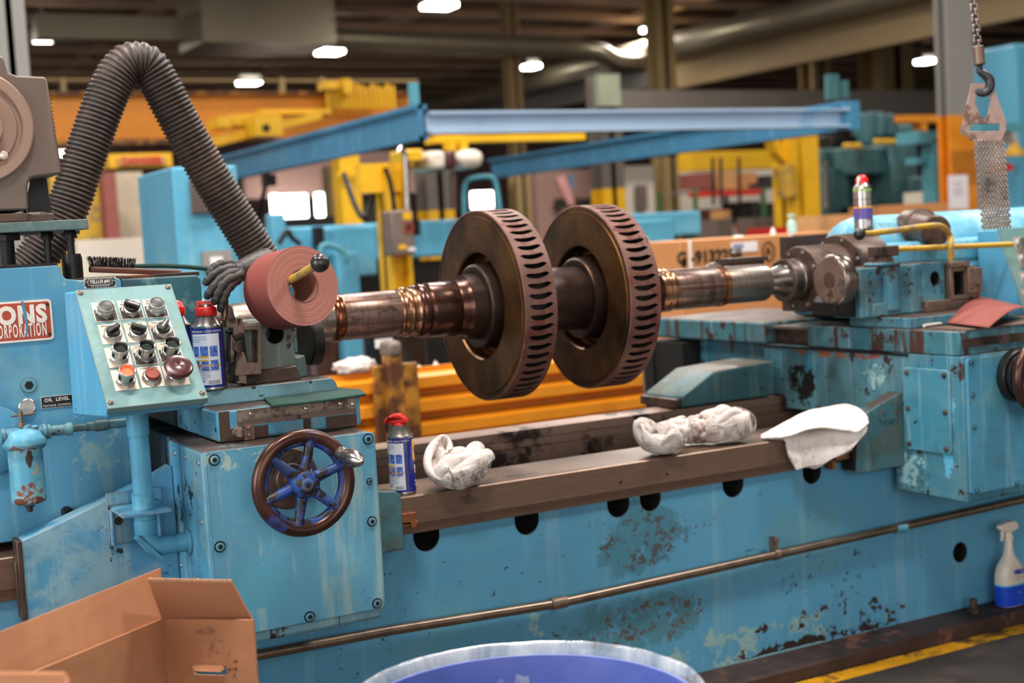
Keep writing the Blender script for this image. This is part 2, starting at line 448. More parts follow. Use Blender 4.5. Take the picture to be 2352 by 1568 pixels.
m_steelpl = plain('dark_steel_plate', '#4d3a36', .45, .4, .12, 5)
m_red = plain('red_paint', '#c8321e', .45, 0, .08)
m_greenp = plain('green_rack_paint', '#3f6a3c', .5)
m_box1 = plain('cardboard_carton', '#c9925e', .8)
m_box2 = plain('maroon_carton', '#8a4c42', .8)
m_box3 = plain('dark_crate', '#2c2927', .7)
m_paper = plain('paper', '#e9e2e2', .7, 0, .02)
m_chain = steel('chain_steel', '#8f8178', .35, .85, grime='#4a3a30', grime_at=.6, gs=30)
m_hook = plain('hook_iron', '#3b3a3d', .35, .5)
m_sling = steel('sling_plate', '#b8978a', .55, .1, grime='#6f4f42', grime_at=.56, gs=14)
m_mesh = steel('mesh_wire', '#b39e90', .4, .4, grime='#5f4c40', grime_at=.6, gs=18)
m_drum = plain('black_drum', '#1e1b1a', .3, .2)
m_drumbr = steel('brown_drum', '#4d3a33', .35, .5, grime='#2a1f1b', grime_at=.6)
m_foil = plain('wrapped_bag', '#b9b2a4', .35, .3, .4, 14)
m_flagw = plain('flag_white', '#cdb8b0', .8)
m_flagr = plain('flag_red', '#b2483f', .8)
m_flagb = plain('flag_blue', '#5b6f86', .8)
m_shaftbr = None


def shaft_mat(name, cols, ring, rough=.28, metal=.85, streak=.6):
    """turned shaft: rings round the axis (along x) crossed by long scuffs along it"""
    m = Mat(name); co = m.coord()
    rg = m.noise(m.scaled(co, (ring, .8, .8)), 1, 6, .7)
    ln = m.noise(m.scaled(co, (1.2, 70, 70)), 1, 5, .65)
    bk = m.noise(m.scaled(co, (14, 22, 22)), 1, 7, .7)
    c = m.mix(m.ramp(rg, .35, .65), srgb(cols[0]), srgb(cols[1]))
    c = m.mix(m.ramp(ln, .52, .6, 0, streak), c, srgb(cols[2]))
    c = m.mix(m.ramp(bk, .54, .62, 0, .7), c, srgb(cols[3]))
    m.P(Base_Color=c, Metallic=metal, Roughness=m.ramp(bk, .3, .7, rough-.05, rough+.14))
    m.bump(rg, .05, .001); return m.m


m_journal = shaft_mat('turned_journal', ('#9f877c', '#785c50', '#5a3028', '#3d2a24'), 46, .30, .75, .75)
m_plainj = shaft_mat('bright_journal', ('#ada096', '#998a80', '#8a7468', '#7a665c'), 50, .3, .9, .3)
m_groove = shaft_mat('coppery_groove', ('#b98d6c', '#8f6246', '#6a4533', '#4f3226'), 90, .22, .9, .4)
m_collar = shaft_mat('oily_collar', ('#5c3d33', '#3d2822', '#6f4234', '#2a1d19'), 40, .2, .75, .5)
m_hub = shaft_mat('dark_hub', ('#3f2c26', '#33241f', '#4a342c', '#241a17'), 30, .36, .5, .3)


def disc_mat():
    m = Mat('turned_disc_face'); co = m.coord(True)
    sep = m.nd('ShaderNodeSeparateXYZ', Vector=co)
    rad = m.math('POWER', m.math('ADD', m.math('POWER', sep.outputs[1], 2.0), m.math('POWER', sep.outputs[2], 2.0)), .5)
    rings = m.nd('ShaderNodeTexNoise', {'noise_dimensions': '1D'}, W=rad, Scale=160, Detail=4).outputs[0]
    n = m.noise(co, 5, 6, .65)
    c = m.mix(m.ramp(n, .35, .7), srgb('#3a2a1e'), srgb('#84592a'))
    c = m.mix(m.ramp(rings, .4, .65, 0, .35), c, srgb('#2a1d18'))
    tg = m.nd('ShaderNodeTangent', {'direction_type': 'RADIAL', 'axis': 'X'})
    m.P(Base_Color=c, Metallic=.75, Roughness=.34, Anisotropic=.75); m.t.links.new(tg.outputs[0], m.b.inputs['Tangent'])
    return m.m


m_disc = disc_mat()
m_rimd = steel('disc_rim_oxide', '#80594e', .55, .3, grime='#64342a', grime_at=.56, gs=13, obj=True)
m_slot = plain('slot_inside', '#1c1412', .6, .3)


def clear_bag():
    m = Mat('clear_bag_film'); co = m.coord(True)
    n = m.noise(m.scaled(co, (11, 11, 3)), 1, 5, .6, .6)
    m.P(Base_Color=(.8, .82, .87), Roughness=.12, Specular_IOR_Level=.6)
    tr = m.nd('ShaderNodeBsdfTransparent', Color=(.95, .96, 1))
    mx = m.nd('ShaderNodeMixShader'); m.set(mx, 'i0', m.ramp(n, .40, .68, .14, .55)); m.set(mx, 'i1', tr.outputs[0]); m.set(mx, 'i2', m.b.outputs[0])
    out = [x for x in m.t.nodes if x.type == 'OUTPUT_MATERIAL'][0]
    m.t.links.new(mx.outputs[0], out.inputs[0]); m.bump(n, .5, .006); return m.m


m_bag = clear_bag()


def rag_mat(name, dirt, at, sc):
    m = Mat(name); co = m.coord(True)
    c = m.mix(m.ramp(m.noise(co, 14, 5), .3, .7), srgb('#dccfc7'), srgb('#ece1da'))
    big = m.noise(co, sc, 7, .7); fine = m.noise(co, sc*9, 6, .75)
    k = m.math('ADD', m.math('MULTIPLY', big, .65), m.math('MULTIPLY', fine, .4))
    c = m.mix(m.ramp(k, at, at+.1, 0, .9), c, srgb(dirt))
    c = m.mix(m.ramp(m.noise(m.scaled(co, (1, 1, 1), (4, 4, 4)), 22, 6, .7), .52, .62, 0, .5), c, srgb('#a08472'))
    m.P(Base_Color=c, Roughness=.9, Sheen_Weight=.3); m.bump(m.math('ADD', m.noise(co, 260, 2), m.math('MULTIPLY', m.noise(co, 55, 4, .6, .8), 4)), .5, .0016); return m.m


m_rag1 = rag_mat('stained_rag', '#5a4034', .525, 9)
m_rag2 = rag_mat('soiled_rag', '#8a6852', .545, 12)
m_rag3 = rag_mat('clean_towel', '#b9a79a', .66, 8)
m_rag4 = rag_mat('brown_rag', '#7a5640', .46, 9)
# ================================================================ lathe bed
AY, AZ = 3.40, 1.134                       # spindle axis


def AX(px):
    """x of the spindle-axis point seen in pixel column px"""
    lo, hi = .3, 6.
    for _ in range(50):
        m = (lo+hi)/2; v = V((m, AY, AZ))-CAM
        if 1176+F*v.dot(RGT)/v.dot(FWD) < px: lo = m
        else: hi = m
    return lo


def holed(mb, outer, holes, fn, depth, mi=0, mih=1, back=True):
    """flat plate (2D outline, list of 2D holes) filled, the holes sunk along depth"""
    bm = mb.bm; es = []; loops = []
    for lp in [outer]+holes:
        vs = [bm.verts.new(fn(*p)) for p in lp]; loops.append(vs)
        for i in range(len(vs)): es.append(bm.edges.new((vs[i], vs[(i+1) % len(vs)])))
    r = bmesh.ops.triangle_fill(bm, use_beauty=True, use_dissolve=False, edges=es)
    for g in r['geom']:
        if isinstance(g, bmesh.types.BMFace): g.material_index = mi
    d = V(depth)
    for k, vs in enumerate(loops):
        nv = [bm.verts.new(v.co+d) for v in vs]; n = len(vs)
        for i in range(n):
            j = (i+1) % n
            mb.face([vs[i], vs[j], nv[j], nv[i]], mi if k == 0 else mih)
        if k: mb.face(nv, mih)
    return mb


def ell(cx, cz, rx, rz, n=20, top=None):
    """outline of a hole; with top given, a half-round slot open up to that height"""
    if top is None: return [(cx+rx*math.cos(2*PI*i/n), cz+rz*math.sin(2*PI*i/n)) for i in range(n)]
    return [(cx-rx, top)]+[(cx+rx*math.cos(PI+PI*i/n), cz+rz*math.sin(PI+PI*i/n)) for i in range(n+1)]+[(cx+rx, top)]


BX0, BX1 = -.6, 4.9
bed = thing('lathe_bed', 'long sky-blue cast lathe bed with stained paint and brown ground ways', 'lathe bed', (2.0, 3.4, 0))
mb = MB(); holes = []
for (xa, xb, yb) in ((950, 1010, 1266), (1183, 1238, 1228), (1395, 1446, 1188), (1470, 1518, 1174), (1660, 1708, 1142), (1844, 1886, 1111)):
    a = P(xa, yb-22, y=3.1); b = P(xb, yb-22, y=3.1); c = P((xa+xb)/2, yb, y=3.1)
    rx = (b.x-a.x)/2
    holes.append(ell((a.x+b.x)/2, c.z+rx*1.05, rx, rx*1.05, 14, top=.604))
a = P(2205, 1268, y=3.1); holes.append(ell(a.x, a.z, .030, .032))
holed(mb, [(BX0, .06), (BX1, .06), (BX1, .62), (BX0, .62)], holes, lambda x, z: (x, 3.10, z), (0, .16, 0))
mb.box((BX0, 3.25, .06), (BX1, 3.72, .62))
mb.build('bed_casting', [m_bed, m_void], bed, smooth=30)
mb = MB()
mb.prism([(BX0, 3.092, .606), (BX0, 3.088, .634), (BX0, 3.088, .697), (BX0, 3.091, .70), (BX0, 3.295, .70), (BX0, 3.31, .69), (BX0, 3.31, .62), (BX0, 3.12, .606)], (BX1-BX0, 0, 0))
mb.box((BX0, 3.085, .632), (BX1, 3.0885, .637))
mb.build('front_way', m_way, bed, smooth=0)
mb = MB()
mb.prism([(BX0, 3.60, .60), (BX0, 3.60, .688), (BX0, 3.615, .692), (BX0, 3.615, .712), (BX0, 3.607, .716), (BX0, 3.607, .742), (BX0, 3.70, .745), (BX0, 3.72, .73), (BX0, 3.72, .60)], (BX1-BX0, 0, 0))
mb.build('rear_way', m_waybk, bed, smooth=0)
MB().box((BX0, 3.30, .60), (BX1, 3.60, .622)).build('chip_trough', m_dark, bed, smooth=0)
mb = MB()
mb.prism([(BX0, 2.978, .0), (BX0, 2.978, .072), (BX0, 2.984, .08), (BX0, 3.105, .083), (BX0, 3.105, .0)], (BX1-BX0, 0, 0))
mb.build('base_flange', m_rustfl, bed, smooth=0)
q = P(2248, 1410, z=.08)
MB().hexbolt((q.x, q.y+.02, .08), Z, .02, .016).hexbolt((q.x, q.y+.02, .094), Z, .012, .03, n=12).build('anchor_bolt', m_rustfl, bed)
MB().box((BX0, 3.7, .06), (BX1, 3.74, .60)).build('rear_skirt', m_bgblue, bed, smooth=0)
# small plugs along the ground front of the way
for px, py in ((1425, 1107), (1532, 1088)):
    q = P(px, py, y=3.088); MB().cyl((q.x, 3.0895, q.z), (q.x, 3.0865, q.z), .0035, 10).build('way_plug', m_dark, bed)

# conduit along the bed front
cond = thing('conduit_pipe', 'brown steel conduit pipe running along the blue bed front', 'pipe', (2.0, 3.08, .3))
pts = [P(px, py, y=3.08) for px, py in ((560, 1509), (900, 1446), (1280, 1385), (1760, 1278), (2352, 1146))]
zm = pts[2].z
pl = [V((-.5, 3.075, pts[0].z+.01))]+[V((p.x, 3.078, p.z)) for p in pts]+[V((4.85, 3.078, pts[-1].z+.01))]
MB().tube(pl, .0125, 14).build('pipe', steel('conduit_steel', '#8a7766', .32, .8, grime='#4a3a2e', grime_at=.66, gs=4), cond)
for px, py in ((1283, 1384), ):
    q = P(px, py, y=3.078); MB().tube([q-V((.022, 0, 0)), q+V((.022, 0, 0))], .0155, 16).build('coupling', m_brownl, cond)
q = P(2068, 1212, y=3.078); MB().tube([q-V((.02, 0, 0)), q+V((.02, 0, 0))], .0145, 16).build('coupling', m_pipe, cond, label='coupling with blue paint on it')
q = P(1783, 1273, y=3.078)
MB().tube([q-V((.008, 0, 0)), q+V((.008, 0, 0))], .0155, 16).box((q.x-.007, 3.075, q.z+.01), (q.x+.005, 3.098, q.z+.05)).hexbolt((q.x-.004, 3.076, q.z+.042), (0, -1, 0), .008, .01).build('pipe_clamp', m_brownl, cond)

# ================================================================ carriages (the near one and its twin to the right)
PY = 2.78


def screw(mb, c, ax, r=.009):
    """socket head screw sunk in a dark ring"""
    mb.lathe(c, ax, [(0, r*1.28), (.0012, r*1.28), (.0012, r*1.08), (.0, r*1.06)], 18, 1)
    mb.lathe(c, ax, [(0, r), (.0035, r), (.004, r*.92), (.004, r*.5), (.0008, r*.42), (.0008, 0)], 18, 0)
    mb.lathe(V(c)+V(ax).normalized()*.0012, ax, [(0, r*.46), (.0032, r*.46), (.0033, 0)], 6, 1)


def handwheel(par, c, n=6, a0=18, steelgrip=True):
    """spoked handwheel facing -y about c"""
    c = V(c)
    w = MB().lathe(c+V((0, .012, 0)), (0, -1, 0), [(-.03, .020), (.008, .030), (.016, .032), (.022, .0315), (.026, .028), (.032, .0265), (.034, .024), (.034, .0)], 32)
    w.lathe(c+V((0, -.022, 0)), (0, -1, 0), [(0, .0105), (.0015, .011), (.002, .009), (.002, 0)], 24, 0)
    hw = w.build('handwheel_hub', m_wheelb, par)
    mb = MB(); Rm = .0968
    ring = [(c.x+Rm*math.cos(2*PI*i/48), c.y, c.z+Rm*math.sin(2*PI*i/48)) for i in range(48)]
    mb.tube(ring, .0143, 18, closed=True)
    mb.build('handwheel_rim', m_rim, hw)
    ring = [(c.x+.0865*math.cos(2*PI*i/48), c.y+.002, c.z+.0865*math.sin(2*PI*i/48)) for i in range(48)]
    MB().tube(ring, .0105, 14, closed=True).build('rim_inner', m_wheelb, hw)
    for k in range(n):
        a = R(a0+360/n*k); d = V((math.cos(a), 0, math.sin(a)))
        MB().tube([c+d*.016+V((0, .006, 0)), c+d*.04+V((0, .001, 0)), c+d*.07+V((0, -.001, 0)), c+d*.094], [.0165, .0115, .0100, .0125], 14).build('spoke', m_wheelb, hw)
    a = R(33); g = c+V((.096*math.cos(a), -.008, .096*math.sin(a)))
    MB().lathe(g, (.12, -1, -.10), [(k_*1.25, r_*1.2) for k_, r_ in ((0, .0125), (.006, .0135), (.014, .0115), (.02, .011), (.03, .0145), (.045, .0155), (.058, .0125), (.068, .007), (.072, .0035), (.0745, .003), (.0745, 0))], 24).build('wheel_grip', m_steel, hw, label='bright turned steel grip')
    return hw


x0, x1 = .765, 1.146
ptl = P(473, 1037, y=PY); pbr = P(876, 1396, y=PY)
zt, zb = .917, .5235
car = thing('left_carriage', 'sky-blue carriage box with spoked handwheel at left of the bed', 'carriage', (.95, 3.0, .5))
mb = MB()
mb.hexa([(x0, PY+.012, .499), (x1-.004, PY+.012, .499), (x1-.004, 3.06, .499), (x0, 3.06, .499)], [(x0, PY+.012, .915), (x1-.004, PY+.012, .915), (x1-.004, 3.06, .915), (x0, 3.06, .915)])
mb.build('apron_box', m_body, car, bevel=.008, seg=2)
MB().box((x0+.03, 3.06, .705), (x1+.02, 3.57, .905)).box((x0+.03, 3.57, .748), (x1+.02, 4.1, .905)).build('saddle', m_body, car, bevel=.006)
mb = MB()      # front cover plate with rounded corners
rr = .012
def rrect(ax, az, bx, bz, r, n=5):
    o = []
    for (cx, cz, s) in ((bx-r, bz-r, 0), (ax+r, bz-r, 90), (ax+r, az+r, 180), (bx-r, az+r, 270)):
        for i in range(n+1): o.append((cx+r*math.cos(R(s+90*i/n)), cz+r*math.sin(R(s+90*i/n))))
    return o
mb.prism([(x, PY, z) for x, z in rrect(x0+.004, zb, x1, zt-.002, rr)], (0, .012, 0))
fp = mb.build('front_cover', m_front, car, bevel=.0015, seg=1)
for (px, py, r) in ((492, 1056, .0095), (845, 1008, .0095), (849, 1105, .006), (854, 1197, .009), (866, 1385, .009), (711, 1416, .0095), (505, 1255, .0095)):
    q = P(px, py, y=PY); s = MB(); screw(s, (q.x, PY-.0002, q.z), (0, -1, 0), r); s.build('cap_screw', [m_front, m_void], fp)
# side screws
for px, py in ((403, 1041), (427, 1049), (457, 1063), (464, 1199), (417, 1297), (455, 1328)):
    q = P(px, py, x=x0); MB().lathe((x0, q.y, q.z), (-1, 0, 0), [(0, .006), (.002, .006), (.004, .0035), (.004, 0)], 14).build('side_screw', m_chrome, car)
hwc = P(698, 1109, y=2.685)
MB().lathe((hwc.x-.004, PY, hwc.z), (0, -1, 0), [(0, .066), (.010, .066), (.014, .062), (.014, .0)], 40).lathe((hwc.x-.004, PY-.014, hwc.z), (0, -1, 0), [(0, .034), (.02, .034), (.022, .032), (.022, .02), (.06, .018), (.07, .0)], 32).build('index_dial', m_brown, car)
handwheel(car, hwc)
# left wing (chip guard along the front way) and the short right one
mb = MB()
z1a, z1b = P(400, 1080, y=3.03).z, P(55, 1240, y=3.03).z
xa = P(50, 1240, y=3.03).x
prof = [(x0, 3.03, .56), (x0, 3.03, z1a+.012), (x0-.05, 3.03, z1a-.012), (xa, 3.03, z1b), (xa-.004, 3.03, .56)]
mb.prism(prof, (0, .052, 0))
wg = mb.build('left_chip_guard', m_wing, car, bevel=.004)
MB().box((xa-.012, 3.026, .57), (xa-.002, 3.083, .742)).box((xa-.018, 3.03, .60), (xa-.010, 3.05, .70)).build('way_wiper', m_brown, car, bevel=.002)
q1 = P(928, 1125, y=3.03); q2 = P(930, 1270, y=3.03)
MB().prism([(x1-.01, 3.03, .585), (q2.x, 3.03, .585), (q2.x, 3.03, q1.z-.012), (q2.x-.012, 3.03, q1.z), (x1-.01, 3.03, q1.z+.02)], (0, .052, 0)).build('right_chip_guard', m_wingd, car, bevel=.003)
mb = MB(); bz = P(955, 1200, y=3.03).z
mb.box((q2.x, 3.045, bz), (q2.x+.042, 3.083, bz+.022)).box((q2.x+.028, 3.045, bz-.014), (q2.x+.042, 3.083, bz))
mb.cyl((q2.x, 3.055, bz-.008), (q2.x+.03, 3.055, bz-.008), .004, 10).hexbolt((q2.x+.042, 3.055, bz-.004), X, .007, .006)
mb.build('bronze_wiper', m_bronze, car, bevel=.001)
# cross slide table
tx0, tx1, ty = .828, 1.158, 2.88
tab = MB().box((tx0, ty, .918), (tx1, 3.72, .985)).build('cross_slide', m_body, car, bevel=.006)
MB().box((tx0+.02, ty+.01, .9135), (tx1-.01, 3.7, .9185)).build('slide_gib', m_dark, car, smooth=0)
mb = MB()      # graduated scale strip
sa, sb = P(545, 940, y=ty), P(800, 920, y=ty)
mb.box((tx0+.045, ty-.004, .958), (tx1-.012, ty, .982), 0)
mb.box((tx0+.045, ty-.002, .948), (tx1-.012, ty, .957), 1)
for i in range(58):
    xx = tx0+.055+i*.0042; mb.box((xx, ty-.0045, .958), (xx+.0012, ty-.004, .958+(.008 if i % 5 == 0 else .005)), 2)
sc_ = mb.build('scale_strip', [steel('scale_steel', '#a5917f', .4, .5, grime='#5f4a3d', grime_at=.56, gs=20), m_brownl, m_ink], tab, smooth=0)
for xx, zz in ((tx0+.075, .972), (tx0+.2, .970), (tx1-.05, .972), (tx1-.02, .968)):
    MB().lathe((xx, ty-.004, zz), (0, -1, 0), [(0, .005), (.002, .0048), (.003, .002), (.002, 0)], 12).build('scale_screw', m_chrome, tab)
# bare corner and masked patches on the table front
for a_, b_, c_, d_ in ((.005, .919, .028, .983), (.028, .919, .112, .944), (.245, .919, .318, .946)):
    MB().box((tx0+a_, ty-.0012, b_), (tx0+c_, ty, d_)).build('bare_patch', m_brown, tab, smooth=0)
mb = MB(); q = P(545, 993, y=ty)
mb.hexbolt((q.x, ty, q.z), (-.1, -1, .05), .013, .014, n=18).hexbolt((q.x-.001, ty-.014, q.z), (-.1, -1, .05), .010, .012)
mb.box((q.x+.013, ty-.006, q.z-.018), (q.x+.036, ty, q.z+.017))
for dz in (-.008, .008): mb.hexbolt((q.x+.024, ty-.006, q.z+dz), (0, -1, 0), .005, .004, n=12)
mb.build('stop_bolt', m_brownl, tab)
# raised tool slide
MB().prism([(.775, 2.985, .985), (.775, 2.985, 1.016), (.79, 2.99, 1.02), (1.138, 2.99, 1.02), (1.142, 2.985, 1.008), (1.15, 2.985, .985)], (0, .2, 0)).build('tool_slide', m_body, car, bevel=.003)

# ================================================================ tool post on the near carriage
tp = thing('tool_post', 'brown iron tool post with bent steel handle behind spray cans', 'tool post', (1.0, 3.1, 1.02))
yb = 3.045
mb = MB()
bx0, bx1 = .957, 1.075; bz1 = P(690, 745, y=yb).z+.012
zc = P(632, 772, y=yb)
holed(mb, [(bx0, 1.045), (bx1-.004, 1.05), (bx1-.01, bz1), (bx0, bz1)], [ell(zc.x, zc.z+.004, .0205, .0205, 20)], lambda x, z: (x, yb, z), (0, .10, 0))
mb.box((bx0, yb+.095, 1.02), (bx1-.004, yb+.2, bz1))
mb.build('post_body', [worn('tool_post_paint', '#6f7670', '#5a4a42', chip='#30231d', s=6, alt=.5, chips=.6, streak=.3, grime=.5, ecol='#4b352b', edge=.9), m_void], tp, bevel=.003)
MB().hexa([(bx0-.02, yb-.022, 1.02), (bx1, yb-.022, 1.02), (bx1, yb+.2, 1.02), (bx0-.02, yb+.2, 1.02)], [(bx0-.015, yb-.012, 1.048), (bx1-.006, yb-.012, 1.053), (bx1-.006, yb+.2, 1.053), (bx0-.015, yb+.2, 1.048)]).build('post_base', m_brown, tp, bevel=.003)
mb = MB()      # lug on the right of the base and the big body behind
mb.hexa([(bx1-.002, yb+.02, 1.02), (bx1+.035, yb+.03, 1.02), (bx1+.035, yb+.2, 1.02), (bx1, yb+.2, 1.02)], [(bx1-.006, yb+.02, 1.066), (bx1+.03, yb+.03, 1.072), (bx1+.03, yb+.2, 1.072), (bx1, yb+.2, 1.066)])
mb.hexa([(bx1-.02, yb+.02, 1.07), (bx1+.012, yb+.02, 1.08), (bx1+.012, yb+.14, 1.08), (bx1-.02, yb+.14, 1.07)], [(bx1-.02, yb+.02, bz1), (bx1+.008, yb+.02, bz1), (bx1+.008, yb+.14, bz1), (bx1-.02, yb+.14, bz1)])
mb.build('side_lug', m_motgrey, tp, bevel=.004)
rc = P(723, 790, y=3.14)
MB().lathe((rc.x+.010, 3.14, rc.z+.012), (-1, 0, 0), [(0, .040), (.006, .062), (.03, .062), (.034, .058), (.034, 0)], 36).build('guide_roller', m_dark, tp)
# holder clamps to the left: two jaws, a window, a screw
mb = MB()
ya = 3.0
J = lambda px, py: P(px, py, y=ya)
a, b = J(527, 735), J(560, 735)
def jaw(pts, d=.035, dy=0, y0=ya): mb.prism([(J(*p).x, y0+dy, J(*p).z) for p in pts], (0, d, 0))
jaw([(520, 728), (520, 752), (536, 752), (536, 768), (530, 768), (530, 832), (538, 832), (538, 766), (560, 766), (560, 745), (556, 732), (553, 731), (550, 748), (546, 748), (545, 730)][::-1])
jaw([(541, 834), (541, 862), (600, 858), (600, 832), (568, 834), (562, 812), (553, 800), (543, 806)][::-1], .06)
jaw([(549, 862), (549, 876), (545, 876), (545, 880), (566, 880), (566, 862)][::-1], .02)
jaw([(600, 745), (600, 832), (592, 832), (592, 757), (561, 757), (561, 748)][::-1], .05)
jaw([(531, 766), (531, 772), (546, 762), (558, 766), (558, 772), (552, 774), (555, 800), (552, 812), (541, 812), (534, 806)][::-1], .03, .012)
mb.build('holder_jaw', m_brownl, tp, bevel=.0015)
MB().box((J(560, 800).x, ya+.06, 1.045), (bx0+.01, ya+.1, J(560, 745).z)).build('holder_back', m_dark, tp, smooth=0)
mb = MB()
mb.prism([(J(*p).x, ya-.006, J(*p).z) for p in ((532, 768), (556, 762), (560, 772), (538, 780))], (0, .02, 0))
mb.prism([(J(*p).x, ya-.004, J(*p).z) for p in ((534, 782), (556, 778), (556, 808), (546, 812), (534, 802))], (0, .02, 0))
mb.build('cutting_insert', m_brown, tp, bevel=.002)
# bent handle
hp = [J(522, 735)+V((0, .02, 0)), J(522, 700)+V((0, .02, 0)), J(522, 672)+V((0, .02, 0)), J(526, 656)+V((0, .022, 0)), J(538, 647)+V((0, .03, 0)), J(556, 643)+V((0, .06, 0)), J(585, 640)+V((0, .10, 0))]
def smooth_path(pts, k=6):
    out = []; n = len(pts)
    for i in range(n-1):
        p0, p1, p2, p3 = pts[max(0, i-1)], pts[i], pts[i+1], pts[min(n-1, i+2)]
        for j in range(k):
            t = j/k
            out.append(.5*((2*p1)+(p2-p0)*t+(2*p0-5*p1+4*p2-p3)*t*t+(3*p1-p0-3*p2+p3)*t**3))
    return out+[pts[-1]]
MB().tube(smooth_path(hp), .0085, 14).build('bent_handle', steel('handle_steel', '#83685a', .36, .8, grime='#4a342a', grime_at=.56, gs=20), tp)
# lock lever, yellow with a black ball, sticking out at the viewer through the roll
l0, l1 = P(638, 660, y=3.02), P(727, 609, y=2.70)
MB().tube([l0, l0+(l1-l0)*.5, l1], .0092, 14).build('lock_lever', m_ychip, tp)
MB().ball(P(735, 604, y=2.69), .0195, 24).build('ball_knob', plain('ball_knob_black', '#2a2625', .28, 0, .3, 60), tp)
# sand paper roll threaded on the lever, resting on the post
rf = P(691, 657, y=2.915)
rax = V((.16, -1, .10)).normalized()
fr = V((P(696, 656, y=2.90)))
roll = thing('sandpaper_roll', 'big reddish-brown roll of sandpaper hung on yellow lever', 'sandpaper roll', (fr.x, fr.y, fr.z-.09))
mb = MB(); Ro, Ri, Wd = .0885, .0385, .112
back = fr-rax*Wd
mb.lathe(back, rax, [(0, Ri), (0, Ro), (Wd, Ro)], 64, caps=False)
mb.build('abrasive_outside', m_sand, roll)
mm = Mat('roll_edge'); co = mm.coord(True)
ctr = V(fr)-V(ORG['sandpaper_roll'])
dv = mm.nd('ShaderNodeVectorMath', {'operation': 'DISTANCE'}); mm.set(dv, 'i0', co); mm.set(dv, 'i1', tuple(ctr))
nn = mm.nd('ShaderNodeTexNoise', {'noise_dimensions': '1D'}, W=mm.math('ADD', dv.outputs['Value'], mm.math('MULTIPLY', mm.noise(co, 6, 2), .012)), Scale=900, Detail=4, Roughness=.8).outputs[0]
mm.P(Base_Color=mm.mix(mm.ramp(nn, .3, .7), srgb('#99594e'), srgb('#b87e70')), Roughness=.85); mm.bump(nn, .12, .0006)
mb = MB()
prof = [(Wd, Ro)]+[(Wd+.0003*math.sin(i*2.1)+.0002*math.sin(i*5.3), Ro-(Ro-Ri)*i/24) for i in range(1, 24)]+[(Wd, Ri)]
mb.lathe(back, rax, prof, 64, caps=False)
mb.build('wound_edge', mm.m, roll, smooth=80)
MB().lathe(back, rax, [(0, Ri), (Wd-.001, Ri), (Wd+.001, Ri-.002), (Wd-.001, Ri-.0035), (0, Ri-.0035), (0, Ri)], 48, caps=False).build('cardboard_core', plain('core_card', '#8a5a48', .8, 0, .2, 30), roll)
# loose tail hanging under the roll, and a thread
a0 = P(735, 752, y=2.98)
# ================================================================ control console on its post
con = thing('control_console', 'sloping teal push-button control box on a blue pipe post', 'control box', (.66, 2.9, .7))
cx0, cx1 = .5615, .7575
T = (2.90, 1.259); B = (2.682, 1.034)                       # panel top and bottom (y, z)
sl = V((0, B[0]-T[0], B[1]-T[1])).normalized(); pn = V((0, -1, 0)); pn = (pn-sl*pn.dot(sl)).normalized()
if pn.z < 0: pn = -pn
bb = P(165, 953, x=cx0); bt = P(145, 672, x=cx0)
side = [(T[0]+.004, T[1]), (B[0]+.004, B[1]), (B[0]+.030, B[1]-.018), (bb.y, bb.z), (bt.y, bt.z)]
MB().prism([(cx0+.002, y, z) for y, z in side], (cx1-cx0-.004, 0, 0)).build('box_shell', m_cbox, con, bevel=.004, smooth=30)
L = (V((0, *B))-V((0, *T))).length


def Q(u, v, h=0):
    """point on the sloping panel: u across 0..1, v down 0..1, h out of it"""
    return V((cx0+u*(cx1-cx0), T[0], T[1]))+sl*(v*L)+pn*h


MB().prism([Q(0, 0), Q(1, 0), Q(1, 1), Q(0, 1)], pn*.0035).prism([Q(0, .995), Q(1, .995), Q(1, 1), Q(0, 1)], -pn*.012).build('panel_plate', m_panel, con, bevel=.0012)
for u, v in ((.045, .03), (.955, .03), (.045, .955), (.955, .955)):
    MB().lathe(Q(u, v, .0035), pn, [(0, .0058), (.002, .0055), (.0035, .003), (.0035, 0)], 16).obox(Q(u, v, .0072), (X*.7+sl*.7)*.008, (X*.7-sl*.7)*.0012, pn*.0006, 1).build('panel_screw', [m_brownl, m_ink], con)


def panel_uv(px, py):
    """panel coordinates of a point seen on the panel face"""
    q = (px-1176)*RGT-(py-784)*UPV+F*FWD
    o = Q(0, 0, .004); t = (o-CAM).dot(pn)/q.dot(pn); w = CAM+t*q-o
    return w.x/(cx1-cx0), w.dot(sl)/L


